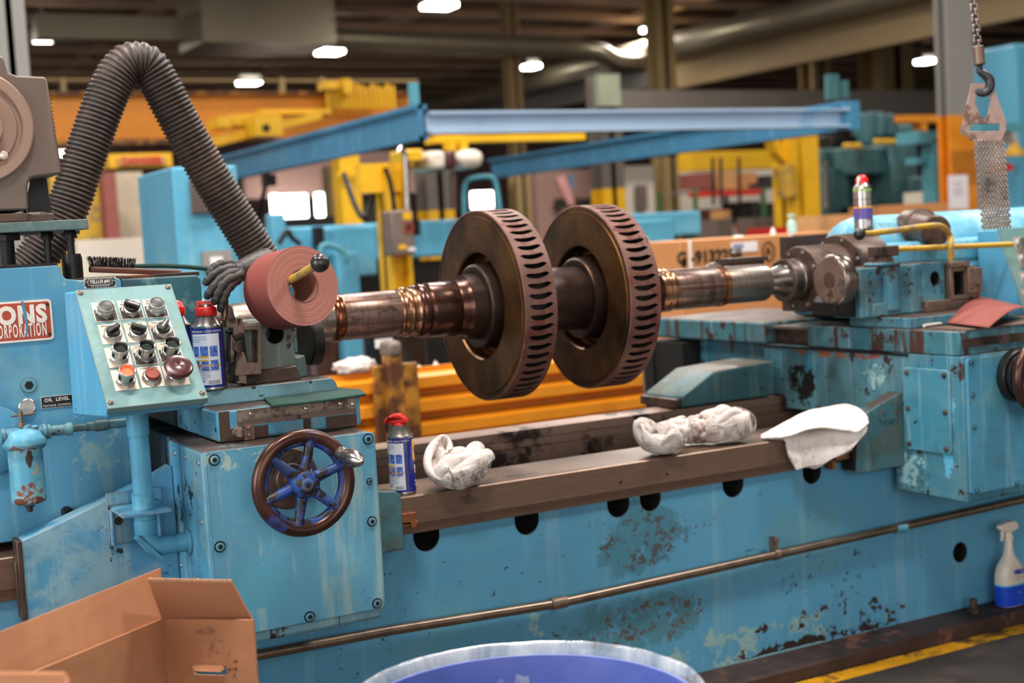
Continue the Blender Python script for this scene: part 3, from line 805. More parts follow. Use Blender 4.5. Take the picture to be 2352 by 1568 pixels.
BTN = [  # centre pixel of the legend plate, kind, dark lower half, legend
    (241, 716, 'flush', 1, ('CENTER', 'IN')), (300, 711, 'sel', 1, ('CARRIAGE', 'FEED')), (357, 708, 'flush', 1, ('BURNISHING', 'ON')),
    (257, 767, 'sel', 0, ('SPINDLE SPEED', '')), (315, 763, 'sel', 0, ('FEED RATE', '')), (372, 759, 'sel', 1, ('TOOL SPINDLE', '')),
    (272, 820, 'tall', 0, ('SPINDLE', '')), (332, 815, 'tall', 1, ('CARRIAGE', '')), (390, 808, 'tall', 1, ('CARRIAGE', '')),
    (287, 872, 'lit', 0, ('START', '')), (347, 865, 'red', 0, ('CARRIAGE FEED', '')), (404, 862, 'mush', 0, ('STOP', ''))]
for k, (px, py, kind, dk, leg) in enumerate(BTN):
    u, v = panel_uv(px, py)
    pw, ph = .046, .0525
    c = Q(u, v, .0036)
    mb = MB(); mb.obox(c+pn*.0005, X*pw, sl*ph, pn*.001, 0)
    if dk: mb.obox(c+pn*.0007+sl*ph*.17, X*(pw-.003), sl*ph*.60, pn*.001, 1)
    up = -sl
    if leg[0]: mb.text(leg[0], .0062 if len(leg[0]) < 10 else .0052, c+pn*.0011-sl*ph*.41, X, up, 1, ext=.0002, sx=.95)
    if leg[1]: mb.text(leg[1], .0056, c+pn*.0011-sl*ph*.28-X*.012, X, up, 1, ext=.0002)
    lp = mb.build('legend_plate', [m_plate, m_plated], con, smooth=0)
    b = c+sl*.004+pn*.001
    mb = MB(); mb.lathe(b, pn, [(0, .0195), (.005, .0195), (.0062, .0175), (.0062, .017)], 8)
    mb.lathe(b, pn, [(.005, .0175), (.009, .0175), (.0105, .0165), (.011, .0150), (.011, .0)], 28)
    mb.build('chrome_bezel', m_chrome, lp, smooth=30)
    if kind == 'flush':
        MB().lathe(b+pn*.010, pn, [(0, .0168), (.010, .0168), (.0115, .0160), (.0115, .0142), (.0105, .014)], 28).build('button_ring', m_chrome, lp)
        MB().lathe(b+pn*.015, pn, [(0, .0141), (.0055, .0141), (.006, .0132), (.006, 0)], 28).build('button', m_knob, lp)
    elif kind == 'sel':
        MB().lathe(b+pn*.010, pn, [(0, .0138), (.005, .0132), (.0062, .012), (.0062, 0)], 28).build('selector_base', m_black, lp)
        an = {1: -32, 3: 35, 4: -28, 5: 52}.get(k, 0); d = X*math.cos(R(an))-sl*math.sin(R(an)); e = pn.cross(d)
        mb = MB(); mb.obox(b+pn*.019, d*.031, e*.0095, pn*.012, 0)
        if k in (1, 5): mb.obox(b+pn*.0252+d*.003, d*.022, e*.003, pn*.0008, 1)
        mb.build('selector_lever', [m_black, m_plate], lp, bevel=.002)
    elif kind in ('tall', 'lit'):
        mb = MB()
        n = 48; rings = []
        for t, r in ((.008, .0158), (.013, .0158), (.019, .0158), (.0255, .0158), (.031, .0158), (.0335, .0165), (.0345, .0155), (.0335, .0140), (.020, .0140)):
            uu, ww, aa = frame_for(pn); rings.append([mb.bm.verts.new(b+aa*t+r*(math.cos(2*PI*i/n)*uu+math.sin(2*PI*i/n)*ww)) for i in range(n)])
        for i in range(len(rings)-1):
            for q in range(n):
                if i in (1, 2) and q % 12 in (1, 2, 3, 4): continue           # windows in the sleeve
                j = (q+1) % n; mb.face([rings[i][q], rings[i][j], rings[i+1][j], rings[i+1][q]])
        mb.build('guard_sleeve', m_chrome, lp, recalc=False)
        MB().lathe(b+pn*.008, pn, [(0, .0120), (.017, .0120), (.018, .011), (.018, 0)], 24).build('lamp_lens', m_redlamp if kind == 'lit' else m_lens, lp, label='lit red lens' if kind == 'lit' else None)
        MB().lathe(b+pn*.011, pn, [(0, .0157), (.010, .0157), (.010, .0141)], 24, caps=False).build('sleeve_liner', m_void, lp)
    elif kind == 'red':
        MB().lathe(b+pn*.010, pn, [(0, .0142), (.006, .0142), (.0072, .0132), (.0072, .009), (.0066, .0085), (.0066, 0)], 28).build('button', m_redbtn, lp, label='brick red button')
    else:
        MB().lathe(b+pn*.010, pn, [(0, .012), (.012, .012), (.013, .022), (.016, .0275), (.021, .0285), (.025, .026), (.0265, .021), (.0268, .006), (.0262, .005), (.0262, 0)], 40).build('mushroom_button', m_maroon, lp, label='dark red mushroom stop button')
# side screw heads
for px, py in ((174, 937), (175, 958)):
    q = P(px, py, x=cx0+.002); MB().lathe((cx0+.0025, q.y, q.z), (-1, 0, 0), [(0, .004), (.002, .0035), (.002, 0)], 12).build('side_screw', m_cbox, con)
py_ = 2.93
pc = P(318, 985, y=py_); pc2 = P(330, 1165, y=py_)
pX = (pc.x+pc2.x)/2; e = P(432, 1238, x=x0)
mb = MB()
mb.cyl((pX, py_, 1.06), (pX, py_, .79), .0205, 28)
mb.lathe((pX, py_, P(318, 1000, y=py_).z), Z, [(0, .0205), (0, .0228), (.2, .0228)], 28)
post = mb.build('pipe_post', m_pipe, con)
zf = P(335, 1172, y=py_-.02).z
MB().lathe((pX, py_, zf), Z, [(0, .026), (.004, .024), (.034, .0238), (.036, .021)], 28).build('post_collar', m_pipe, con)
mb = MB()
mb.hexa([(pX-.055, py_-.045, zf-.007), (pX+.048, py_-.045, zf-.007), (pX+.052, 3.028, zf-.007), (pX-.055, 3.028, zf-.007)], [(pX-.055, py_-.045, zf), (pX+.048, py_-.045, zf), (pX+.052, 3.028, zf), (pX-.055, 3.028, zf)])
mb.box((pX-.058, 3.022, zf-.085), (pX+.062, 3.0285, zf+.028))
mb.box((pX-.055, 3.0, zf-.085), (pX-.050, 3.028, zf)).box((pX+.045, 3.0, zf-.085), (pX+.05, 3.028, zf))
br = mb.build('shelf_bracket', m_wing, con, bevel=.0015)
for a_, b_ in ((-.035, -.035), (.04, -.015)): s = MB(); screw(s, (pX+a_, 3.022, zf+b_), (0, -1, 0), .007); s.build('bracket_screw', [m_brown, m_void], br)
zz = e.z-.002
path = [V((pX, py_, zf-.004)), V((pX, py_, zz+.045)), V((pX, py_, zz+.024)), V((pX+.012, py_, zz+.006)), V((pX+.030, py_, zz)), V((x0-.002, py_, zz))]
mb = MB(); mb.tube(path, [.0225, .0225, .0215, .0215, .0205, .019], 24)
mb.lathe((pX, py_, zz+.062), Z, [(0, .0235), (-.03, .0235), (-.032, .022)], 24)
mb.lathe((x0-.0005, py_, zz), (-1, 0, 0), [(0, .027), (.005, .027), (.008, .021), (.03, .0205)], 24)
mb.prism([(pX-.020, py_-.0225, zz+.032), (pX+.028, py_-.0225, zz-.022), (pX+.022, py_-.0225, zz-.027), (pX-.026, py_-.0225, zz+.024)], (0, .03, 0))
mb.build('pipe_elbow', m_pipe, con)

# ================================================================ headstock
HY = 3.15
hd = thing('headstock', 'large sky-blue headstock housing with red name plate', 'headstock', (.4, 3.3, .7))
xE = .712; zt1 = P(60, 613, y=HY).z; zt2 = P(240, 640, y=HY).z; xs = P(134, 611, y=HY).x
cut = [(-.55, zt1), (xs, zt1), (xs+.004, zt1-.004), (xs+.006, zt1-.018), (xs+.013, zt1-.031), (xs+.027, zt2+.003), (xs+.045, zt2), (xE-.006, zt2), (xE, zt2-.006), (xE, .72), (-.55, .72)]
mb = MB(); mb.prism([(x, HY, z) for x, z in cut], (0, .06, 0))
mb.prism([(-.55, HY+.06, .752), (xE-.01, HY+.06, .752), (xE-.01, HY+.06, zt2-.01), (-.55, HY+.06, zt2-.01)], (0, .45, 0))
mb.build('housing', m_head, hd, bevel=.005)
MB().box((-.5, HY+.005, zt1), (xs-.002, HY+.5, zt1+.006)).build('cover_gasket', m_dark, hd, smooth=0)
# spindle-end casting with brown edge
xR = .905; zR = 1.272
mb = MB().prism([(xE-.03, 3.19, .99), (xR, 3.19, .99), (xR, 3.19, zR-.01), (xR-.008, 3.19, zR), (xE-.03, 3.19, zR+.002)], (0, .45, 0))
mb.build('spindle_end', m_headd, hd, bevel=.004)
MB().box((xE-.11, 3.16, zt2-.002), (xE+.01, 3.26, zt2+.004)).box((xE, 3.195, zR-.002), (xR-.002, 3.32, zR+.007)).build('top_shim', m_rustfl, hd, smooth=0)
MB().lathe((xR, AY, AZ), X, [(0, .085), (.05, .085), (.055, .07), (.09, .068), (.09, .0)], 40).build('spindle_nose', m_steelb, hd)


def on(px, py, y=None): return P(px, py, y=HY if y is None else y)


# red name plate, its writing cut by the frame's edge
a, b = on(-230, 705), on(121, 779); ztp = on(116, 686).z; zbp = on(120, 779).z; xr = on(120, 730).x; xl = on(-330, 715).x
def plate(name, ax, az, bx, bz, r, th, mats, mi=0, inset=None):
    mb = MB(); mb.prism([(x, HY-.0005, z) for x, z in rrect(ax, az, bx, bz, r)], (0, -th, 0), 0)
    if inset: mb.prism([(x, HY-.0005-th, z) for x, z in rrect(ax+inset, az+inset, bx-inset, bz-inset, max(.001, r-inset*.5))], (0, -.0004, 0), 1)
    return mb
mb = plate('p', xl, zbp, xr, ztp, .008, .003, None, inset=.0045)
H = ztp-zbp; yy = HY-.0040
mb.text('SIMMONS', .052, (xr-.012, yy, ztp-H*.36), X, Z, 0, 'RIGHT', .0003, .90, bold=.0026, sp=1.12)
mb.text('MACHINE TOOL CORPORATION', .040, (xr-.014, yy, zbp+H*.26), X, Z, 0, 'RIGHT', .0003, .325, bold=.0009, sp=1.30)
for zz_ in (ztp-.012, zbp+.012): mb.lathe((xr-.0085, yy+.0005, zz_), (0, -1, 0), [(0, .0036), (.002, .003), (.002, 0)], 12, 2)
mb.build('name_plate', [m_platew, m_plateR, m_platek], hd, smooth=0)
MB().prism([on(47, 692), on(54, 692), on(61, 722), on(64, 760), on(60, 775), on(57, 740)], (0, -.0048, 0)).build('paint_splash', m_head, hd, smooth=0)
# lubricant plate
a = on(192, 640); b = on(267, 660); zc1, zc2 = on(230, 637).z, on(230, 661).z
mb = plate('p', a.x, zc2, b.x, zc1, .001, .0015, None, inset=.0012); h = zc1-zc2; cxm = (a.x+b.x)/2
mb.text('TELLUS #41', .0098, (cxm, HY-.0024, zc1-h*.40), X, Z, 0, 'CENTER', .0002, .92, bold=.0004)
mb.text('USE', .004, (a.x+.0055, HY-.0024, zc1-h*.36), X, Z, 0, 'CENTER', .0002); mb.text('OIL', .004, (b.x-.0055, HY-.0024, zc1-h*.36), X, Z, 0, 'CENTER', .0002)
mb.text('OR EQUIVALENT', .0055, (cxm, HY-.0024, zc2+h*.2), X, Z, 0, 'CENTER', .0002)
fw, fh = .0265, .0068; zz_ = zc1-h*.40
for (p, q) in (((-fw, -fh), (fw, -fh+.0007)), ((-fw, fh-.0007), (fw, fh)), ((-fw, -fh), (-fw+.0007, fh)), ((fw-.0007, -fh), (fw, fh))): mb.box((cxm+p[0], HY-.0026, zz_+p[1]), (cxm+q[0], HY-.002, zz_+q[1]), 0)
for xx in (a.x+.003, b.x-.003):
    for zz2 in (zc1-.003, zc2+.003): mb.lathe((xx, HY-.002, zz2), (0, -1, 0), [(0, .0018), (.001, .0015), (.001, 0)], 8, 0)
mb.build('lubricant_plate', [m_platew, m_platek], hd, smooth=0)
# oil level plate
a = on(93, 912); b = on(172, 930); zc1, zc2 = on(130, 908).z, on(130, 935).z
mb = plate('p', a.x, zc2, b.x, zc1, .001, .0015, None, inset=.001); h = zc1-zc2; cxm = (a.x+b.x)/2
mb.text('OIL  LEVEL', .0108, (cxm-.002, HY-.0023, zc1-h*.32), X, Z, 0, 'CENTER', .0002, 1, bold=.0003, sp=1.05)
mb.text('MACHINE  RUNNING', .0062, (cxm-.002, HY-.0023, zc2+h*.20), X, Z, 0, 'CENTER', .0002)
for (xa_, xb_, tip) in ((a.x+.008, a.x+.026, -1), (b.x-.03, b.x-.012, 1)):
    zz_ = zc1-h*.60; mb.box((xa_, HY-.0023, zz_-.0006), (xb_, HY-.0019, zz_+.0006), 0); xt = xa_ if tip < 0 else xb_
    mb.prism([(xt, HY-.0023, zz_-.002), (xt+tip*.004, HY-.0023, zz_), (xt, HY-.0023, zz_+.002)], (0, .0004, 0), 0)
mb.build('oil_level_plate', [m_platew, m_platek], hd, smooth=0)
q = on(66, 884); s = MB(); s.lathe((q.x, HY, q.z), (0, -1, 0), [(0, .0165), (.003, .0165), (.004, .0155), (.004, .0095)], 28, 0); s.lathe((q.x, HY-.0005, q.z), (0, -1, 0), [(0, .0172), (.0008, .0172)], 28, 1); s.lathe((q.x, HY-.0005, q.z), (0, -1, 0), [(.0045, .0095), (.0005, .009), (.0005, 0)], 6, 1)
s.build('hex_plug', [m_head, m_void], hd)
q = on(62, 934); MB().lathe((q.x, HY, q.z), (0, -1, 0), [(0, .0185), (.006, .0185), (.0075, .0165), (.005, .0155)], 32).build('sight_glass_ring', m_chrome, hd)
MB().lathe((q.x, HY, q.z), (0, -1, 0), [(0, .0158), (.0045, .0158), (.0045, 0)], 28).build('sight_glass', plain('brown_oil', '#4a342c', .12), hd)
for px, py, r in ((152, 1174, .012), ):
    q = on(px, py); MB().lathe((q.x, HY, q.z), (0, -1, 0), [(0, r), (.03, r), (.034, r*.8), (.034, 0)], 20).build('drain_plug', m_dark, hd)
q = on(-20, 1010); MB().lathe((q.x, HY, q.z), (0, -1, 0), [(0, .075), (.012, .075), (.016, .07), (.016, 0)], 40).build('round_cover', m_head, hd)

# ================================================================ oil filter with its pipe
FY = 3.06
fl = thing('oil_filter', 'small blue oil filter canister with tee handle and flaking paint', 'oil filter', (.47, FY, .82))
c = P(62, 1090, y=FY); fx = c.x; r_ = (P(103, 1060, y=FY).x-P(22, 1060, y=FY).x)/2
z0_, z1_ = P(65, 1152, y=FY).z, P(58, 1022, y=FY).z
MB().lathe((fx, FY, z0_), Z, [(-.004, 0), (-.004, r_*.7), (0, r_*.97), (.006, r_*1.02), (.012, r_), (z1_-z0_, r_)], 36).build('filter_bowl', m_filter, fl)
MB().lathe((fx, FY, z0_-.004), -Z, [(0, .010), (.006, .010), (.006, .0065), (.016, .006), (.018, .004), (.018, 0)], 14).hexbolt((fx, FY, z0_-.006), -Z, .0085, .007).build('drain_cock', m_brown, fl)
mb = MB().lathe((fx, FY, z1_-.004), Z, [(0, r_*1.22), (.006, r_*1.22), (.006, r_*1.28), (.016, r_*1.28), (.021, r_*1.2), (.034, r_*.95), (.04, r_*.5), (.04, 0)], 36)
hz = z1_+.028
mb.lathe((fx+.008, FY, hz), Z, [(0, .011), (.012, .011), (.014, .0095), (.014, .0)], 20)
for dx in (-1, 1): mb.lathe((fx+dx*.004, FY, hz-.004), (dx, 0, 0), [(0, .014), (.032, .0145), (.034, .017), (.042, .017), (.044, .0)], 20)
mb.lathe((fx+.022, FY-.004, hz), Z, [(0, .010), (.010, .010), (.013, .006), (.013, 0)], 14)
mb.build('filter_head', m_filter, fl)
mb = MB()
for k in range(10):
    a = 2*PI*k/10; mb.hexbolt((fx+r_*1.15*math.cos(a), FY+r_*1.15*math.sin(a), z1_-.002), -Z, .003, .004)
mb.build('head_bolt', m_brown, fl)
th = P(54, 955, y=FY); MB().cyl((fx-.003, FY, hz+.01), (fx-.003, FY, th.z+.012), .0045, 12).hexbolt((fx-.003, FY, hz+.012), Z, .008, .008).build('tee_stem', m_brownl, fl)
MB().tube([P(25, 956, y=FY), P(82, 949, y=FY)], .0022, 8).build('tee_handle', m_brownl, fl)
mb = MB(); hx = fx+.04
pz = hz-.002
mb.lathe((hx, FY, hz-.004), X, [(0, .0125), (.008, .0125), (.008, .016), (.014, .016), (.014, .011), (.03, .0115), (.045, .012), (.05, .0145), (.06, .0145), (.06, .008), (.09, .008), (.09, .010), (.108, .010), (.108, .0125), (.135, .0125), (.137, .0105), (.16, .0105), (.2, .0105)], 20)
mb.build('outlet_pipe', worn('oily_pipe_paint', '#5f8f98', '#4b5d5c', s=12, alt=.5, chips=.62, streak=0, grime=.8, edge=.6), fl)

# ================================================================ gearbox-motor on top of the headstock (cut by the frame)
GY = 3.2
gm = thing('gearbox', 'brown gearbox with round flange on a grey plate above the headstock', 'gearbox', (.4, 3.35, 1.35))
G = lambda px, py, y=GY: P(px, py, y=y)
o = [G(*p) for p in ((-330, 150), (-300, 135), (0, 127), (10, 132), (14, 150), (20, 166), (38, 173), (100, 176), (108, 180), (143, 394), (140, 400), (85, 406), (70, 410), (64, 425), (66, 482), (-330, 495))]
MB().prism([(p.x, GY, p.z) for p in o], (0, .24, 0)).build('gearbox_body', m_motor, gm, bevel=.005, smooth=30)
gc = G(-60, 292); gr = (G(77, 290).x-gc.x)
MB().lathe((gc.x, GY, gc.z), (0, -1, 0), [(0, gr), (.008, gr), (.012, gr*.97), (.012, gr*.80), (.006, gr*.79), (.006, gr*.72), (.010, gr*.70), (.010, gr*.45), (.03, gr*.44), (.03, 0)], 56).build('round_flange', m_motorl, gm)
q = G(8, 357, GY-.012); MB().hexbolt((q.x, GY-.011, q.z), (0, -1, 0), .0095, .006, n=12).build('flange_bolt', m_plate, gm)
mb = MB(); a, b = G(112, 200), G(140, 390)
for i in range(22):
    t = i/21; p = a.lerp(b, t); mb.prism([(p.x-.002, GY+.01, p.z+.0035), (p.x+.0042, GY+.01, p.z), (p.x-.002, GY+.01, p.z-.0035)], (0, .2, 0))
mb.build('cooling_fin', m_dark, gm, smooth=0)
mb = MB(); o = [G(*p, GY+.1) for p in ((78, 408), (112, 404), (118, 445), (124, 484), (72, 486), (70, 450))]
def ring2(pts): return [(p.x, p.z) for p in pts]
hole = ring2([G(*p, GY+.1) for p in ((82, 436), (95, 452), (94, 461), (84, 462), (70, 450))])
holed(mb, ring2(o), [], lambda x, z: (x, GY+.13, z), (0, .015, 0))
mb.build('foot_web', m_dark, gm, smooth=0)
pl0, pl1 = G(203, 512, GY-.02), G(203, 527, GY-.02)
zp1 = G(100, 507, GY-.02).z; zp0 = G(100, 531, GY-.02).z
MB().box((-.6, GY-.02, zp0), (pl0.x, GY+.34, zp1)).build('base_plate', m_motgrey, gm, bevel=.002)
mb = MB(); mb.box((-.6, GY, zp1), (G(64, 490).x, GY+.25, G(0, 495).z+.004)); mb.box((G(50, 490).x, GY+.03, zp1), (G(130, 490).x, GY+.3, zp1+.018))
mb.build('mount_foot', m_brown, gm, bevel=.003)
for k, (px, dy, rr_) in enumerate(((110, .05, .0085), (163, .03, .0085), (10, .04, .022))):
    q = G(px, 570, GY+dy); zb_ = (zt1+.0065 if px < 130 else zt2+.0045)
    MB().cyl((q.x, GY+dy, zb_), (q.x, GY+dy, zp0), rr_, 16).build('support_stud', m_dark, gm)
    MB().hexbolt((q.x, GY+dy, zp0-.016), Z, rr_*1.7, .016).build('stud_nut', m_dark, gm)
    if px == 163: MB().lathe((q.x, GY+dy, zb_), Z, [(0, .019), (.03, .019), (.05, .021), (.055, .02), (.055, 0)], 20).build('stud_sleeve', m_dark, gm)
MB().box((xs+.046, GY+.06, zt2+.001), (xs+.075, GY+.16, zt2+.055)).build('packing_block', m_dark, gm, bevel=.004)

# ================================================================ black corrugated hose
hy = 3.75
ctrl = [(-40, 690), (35, 640), (90, 585), (150, 490), (195, 360), (238, 240), (265, 180), (290, 150), (314, 143), (340, 152), (368, 195), (405, 265), (455, 355), (510, 450), (560, 530), (602, 600), (640, 670)]
hpts = [P(px, py, y=hy-.0004*i) for i, (px, py) in enumerate(ctrl)]
path = smooth_path(hpts, 16)
ln = [0.]
for i in range(1, len(path)): ln.append(ln[-1]+(path[i]-path[i-1]).length)
# resample evenly and give it rings
N = 1150; q, rs = [], []; j = 0; pitch = .0122
for i in range(N):
    s_ = ln[-1]*i/(N-1)
    while j < len(ln)-2 and ln[j+1] < s_: j += 1
    t = (s_-ln[j])/max(1e-9, ln[j+1]-ln[j]); q.append(path[j].lerp(path[j+1], t))
    ph = (s_/pitch) % 1
    rs.append(.0525+.0028*math.sin(2*PI*ph)+.0008*math.sin(4*PI*ph+.7))
MB().tube(q, rs, 28).build('ribbed_hose', m_hose, None, smooth=75, label='fat black ribbed hose arching over the headstock', cat='hose')
# ================================================================ turbine rotor between the centres
rot = thing('turbine_rotor', 'turned steel turbine rotor shaft carrying two big slotted discs', 'rotor', (AX(1200), AY, AZ))
xj0 = AX(500)
seg = [  # axis pixel start, end, radius, kind
    ('journal', 505, 756, .0605, m_plainj), ('journal', 779, 906, .0615, m_journal), ('collar', 946, 1030, .0745, m_collar)]
def cyl(name, pa, pb, prof, mat):
    xa_, xb_ = AX(pa), AX(pb)
    return MB().lathe((xa_, AY, AZ), X, [(t*(xb_-xa_), r) for t, r in prof], 64).build(name, mat, rot, smooth=45)
cyl('shaft_end', 528, 757, [(0, 0), (0, .056), (.02, .0575), (.98, .0575), (1, .056), (1, .05)], m_plainj)
cyl('coppery_ring', 755, 779, [(0, .05), (0, .058), (.15, .0625), (.5, .0650), (.85, .0630), (1, .060), (1, .05)], steel('copper_ring', '#8a5236', .2, .9, grime='#5a3322', grime_at=.6, gs=30))
cyl('journal', 777, 908, [(0, .05), (0, .0605), (.99, .0615), (1, .06), (1, .05)], m_journal)
cyl('grooved_neck', 907, 949, [(0, .05), (0, .0625), (.06, .0635), (.12, .061), (.34, .061), (.40, .0665), (.5, .0685), (.6, .066), (.66, .063), (.9, .063), (.96, .066), (1, .066), (1, .05)], m_groove)
cyl('collar', 946, 1040, [(0, .05), (0, .064), (.05, .0705), (.12, .0735), (.2, .0728), (.26, .070), (.3, .0735), (.36, .0752), (.96, .0755), (1, .074), (1, .05)], m_collar)
cyl('collar', 1038, 1064, [(0, .05), (0, .0765), (.15, .079), (.5, .0795), (.7, .083), (1, .086), (1, .05)], m_collar)
cyl('shaft_hub', 1060, 1345, [(0, .05), (0, .088), (.06, .090), (.94, .090), (1, .05)], m_hub)
RD = .2625
NS = 60
for (pf, pbk) in ((1099.5, 1171), (1332, 1400)):
    xf, xb_ = AX(pf), AX(pbk); w = xb_-xf
    # web: front face, rim edge, bore recess and boss
    prof = [(.030, .088), (-.012, .088), (-.014, .092), (-.014, .110), (-.010, .1145), (.018, .1165), (.040, .1175), (.044, .122), (.044, .136), (.036, .143), (.004, .1455), (0, .149), (0, .20), (.0005, .243), (.004, .2455), (.004, .2585)]
    d = MB().lathe((xf, AY, AZ), X, prof, 96, caps=False).build('disc_web', m_disc, rot, smooth=35)
    d2 = MB().lathe((xf, AY, AZ), X, [(.0022, .2575), (.0022, .2605), (.004, RD)], 96, caps=False).build('disc_edge', m_rimd, rot, smooth=30)
    MB().lathe((xf, AY, AZ), X, [(-.0141, .0925), (-.0146, .094), (-.0146, .109), (-.0104, .1146), (.018, .1168), (.040, .118)], 96, caps=False).build('disc_boss', m_hub, rot, smooth=35)
    MB().lathe((xf, AY, AZ), X, [(w, RD), (w, .149), (w-.03, .145), (w-.03, .09)], 72, caps=False).build('disc_back', m_disc, rot)
    # rim with curved blade slots
    mb = MB(); pa = 2*PI/NS; x0s, x1s = .016, w-.012
    def cyp(x, a, dr=0): return V((xf+x, AY+(RD+dr)*math.cos(a), AZ+(RD+dr)*math.sin(a)))
    prof2 = []
    m_ = 9
    def cen(t): return .0052*math.sin(PI*min(1, t*1.08))-.0032*t-.0015
    def hw(t): return .0055+.0016*math.sin(PI*min(1, t*1.05))
    up_, lo_ = [], []
    for i in range(m_+1):
        t = i/m_; xx = x0s+(x1s-x0s)*t
        e = math.sqrt(max(0, 1-(abs(2*t-1))**9))
        up_.append((xx, cen(t)+hw(t)*max(.25, e))); lo_.append((xx, cen(t)-hw(t)*max(.25, e)))
    slot = up_+[(x1s+.0022, cen(1))]+lo_[::-1]+[(x0s-.0022, cen(0))]
    half = RD*pa/2
    for k in range(NS):
        a0 = k*pa
        outer = []
        for (sx_, sy_) in slot:
            # matching point on the cell border
            i_ = slot.index((sx_, sy_))
            outer.append(None)
        n = len(slot); xs_ = [.004, w]
        top = [(p[0], half) for p in up_]; bot = [(p[0], -half) for p in lo_]
        top[0] = (.004, half); top[-1] = (w, half); bot[0] = (.004, -half); bot[-1] = (w, -half)
        outer = top+[(w, cen(1))]+bot[::-1]+[(.004, cen(0))]
        ov = [mb.bm.verts.new(cyp(x_, a0+y_/RD)) for x_, y_ in outer]
        sv = [mb.bm.verts.new(cyp(x_, a0+y_/RD)) for x_, y_ in slot]
        dv_ = [mb.bm.verts.new(cyp(x_, a0+y_/RD, -.024)) for x_, y_ in slot]
        for i in range(n):
            j = (i+1) % n
            mb.face([ov[i], ov[j], sv[j], sv[i]], 0); mb.face([sv[i], sv[j], dv_[j], dv_[i]], 1)
        mb.face(dv_, 1)
    mb.build('slotted_rim', [m_rimd, m_slot], rot, smooth=40, weld=.0002)
# right of the discs
cyl('shaft_hub', 1398, 1500, [(0, .05), (0, .085), (.25, .084), (.45, .073), (.97, .0725), (1, .068), (1, .05)], m_collar)
cyl('grooved_neck', 1498, 1536, [(0, .05), (0, .066), (.15, .0665), (.2, .0625), (.3, .0625), (.36, .0645), (.46, .0645), (.52, .062), (.62, .062), (.68, .064), (.8, .064), (.86, .062), (1, .062), (1, .05)], m_groove)
cyl('journal', 1534, 1640, [(0, .05), (0, .0605), (.99, .0605), (1, .059), (1, .05)], m_journal)
cyl('coppery_ring', 1639, 1660, [(0, .05), (0, .057), (.2, .0565), (.3, .0625), (.7, .0625), (.8, .057), (1, .057), (1, .05)], m_groove)
cyl('shaft_end', 1658, 1752, [(0, .05), (0, .0575), (.97, .0575), (1, .0555), (1, 0)], m_plainj)
# thread of wire hanging at the left journal
wp = [P(720, 752, y=3.2), P(711, 770, y=3.17), P(717, 812, y=3.15), P(708, 850, y=3.10), P(702, 878, y=3.06)]
MB().tube(smooth_path(wp, 6), .0006, 6).build('wire_strand', m_steelb, None, label='thin curled wire strand hanging off the left shaft end', cat='wire')
# ================================================================ the twin carriage at the right
rx = 2.925; DX = rx-x0
rc_ = thing('right_carriage', 'weathered blue carriage with access panel at right of the bed', 'carriage', (3.1, 3.2, .5))
mb = MB(); mb.box((rx, PY+.012, .50), (rx+.62, 3.07, .915)); mb.build('apron_box', m_rbody, rc_, bevel=.006)
mb = MB(); mb.box((rx, 3.065, .705), (rx+.6, 3.57, .913)); mb.box((rx, 3.57, .748), (rx+.6, 3.665, .913)); mb.build('saddle', m_rbody, rc_, bevel=.005)
mb = MB()
mb.box((rx+.055, 3.66, .79), (rx+.5, 4.1, .913))
mb.prism([(rx+.055, 3.665, .75), (rx+.055, 4.10, .75), (rx+.055, 4.10, .80), (rx+.055, 3.665, .80)], (.4, 0, 0))
mb.build('rear_saddle', m_rbody, rc_, bevel=.006)
rw = [P(*q, y=3.585) for q in ((1568, 960), (1567, 912), (1640, 853))]
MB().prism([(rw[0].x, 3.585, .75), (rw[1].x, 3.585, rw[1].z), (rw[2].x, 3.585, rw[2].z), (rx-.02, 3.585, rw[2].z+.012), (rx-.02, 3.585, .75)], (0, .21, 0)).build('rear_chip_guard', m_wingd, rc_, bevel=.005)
MB().box((rw[0].x-.022, 3.59, .748), (rw[0].x-.002, 3.79, rw[1].z-.006)).build('rear_way_wiper', m_brown, rc_, bevel=.003)
MB().box((rx-.004, 3.0, .905), (rx+.6, 3.66, .9125)).build('slide_gap', m_dark, rc_, smooth=0)
# cover plate, screws and handwheel
mb = MB(); mb.prism([(x, PY, z) for x, z in rrect(rx+.006, .525, rx+.40, .908, .01)], (0, .012, 0)); fp2 = mb.build('front_cover', m_rpan, rc_, bevel=.0015)
for px, py in ((2231, 833), (2235, 907), (2238, 981), (2244, 1127), (2336, 1110)):
    q = P(px, py, y=PY); s = MB(); screw(s, (q.x, PY, q.z), (0, -1, 0), .0065); s.build('cap_screw', [m_rpan, m_void], fp2)
hw2 = V((hwc.x+DX+.012, 2.685, hwc.z+.004))
MB().lathe((hw2.x, PY, hw2.z), (0, -1, 0), [(0, .075), (.022, .075), (.026, .071), (.026, .055), (.030, .055), (.030, .066), (.042, .066), (.042, 0)], 44).build('index_dial', m_black, rc_)
handwheel(rc_, hw2)
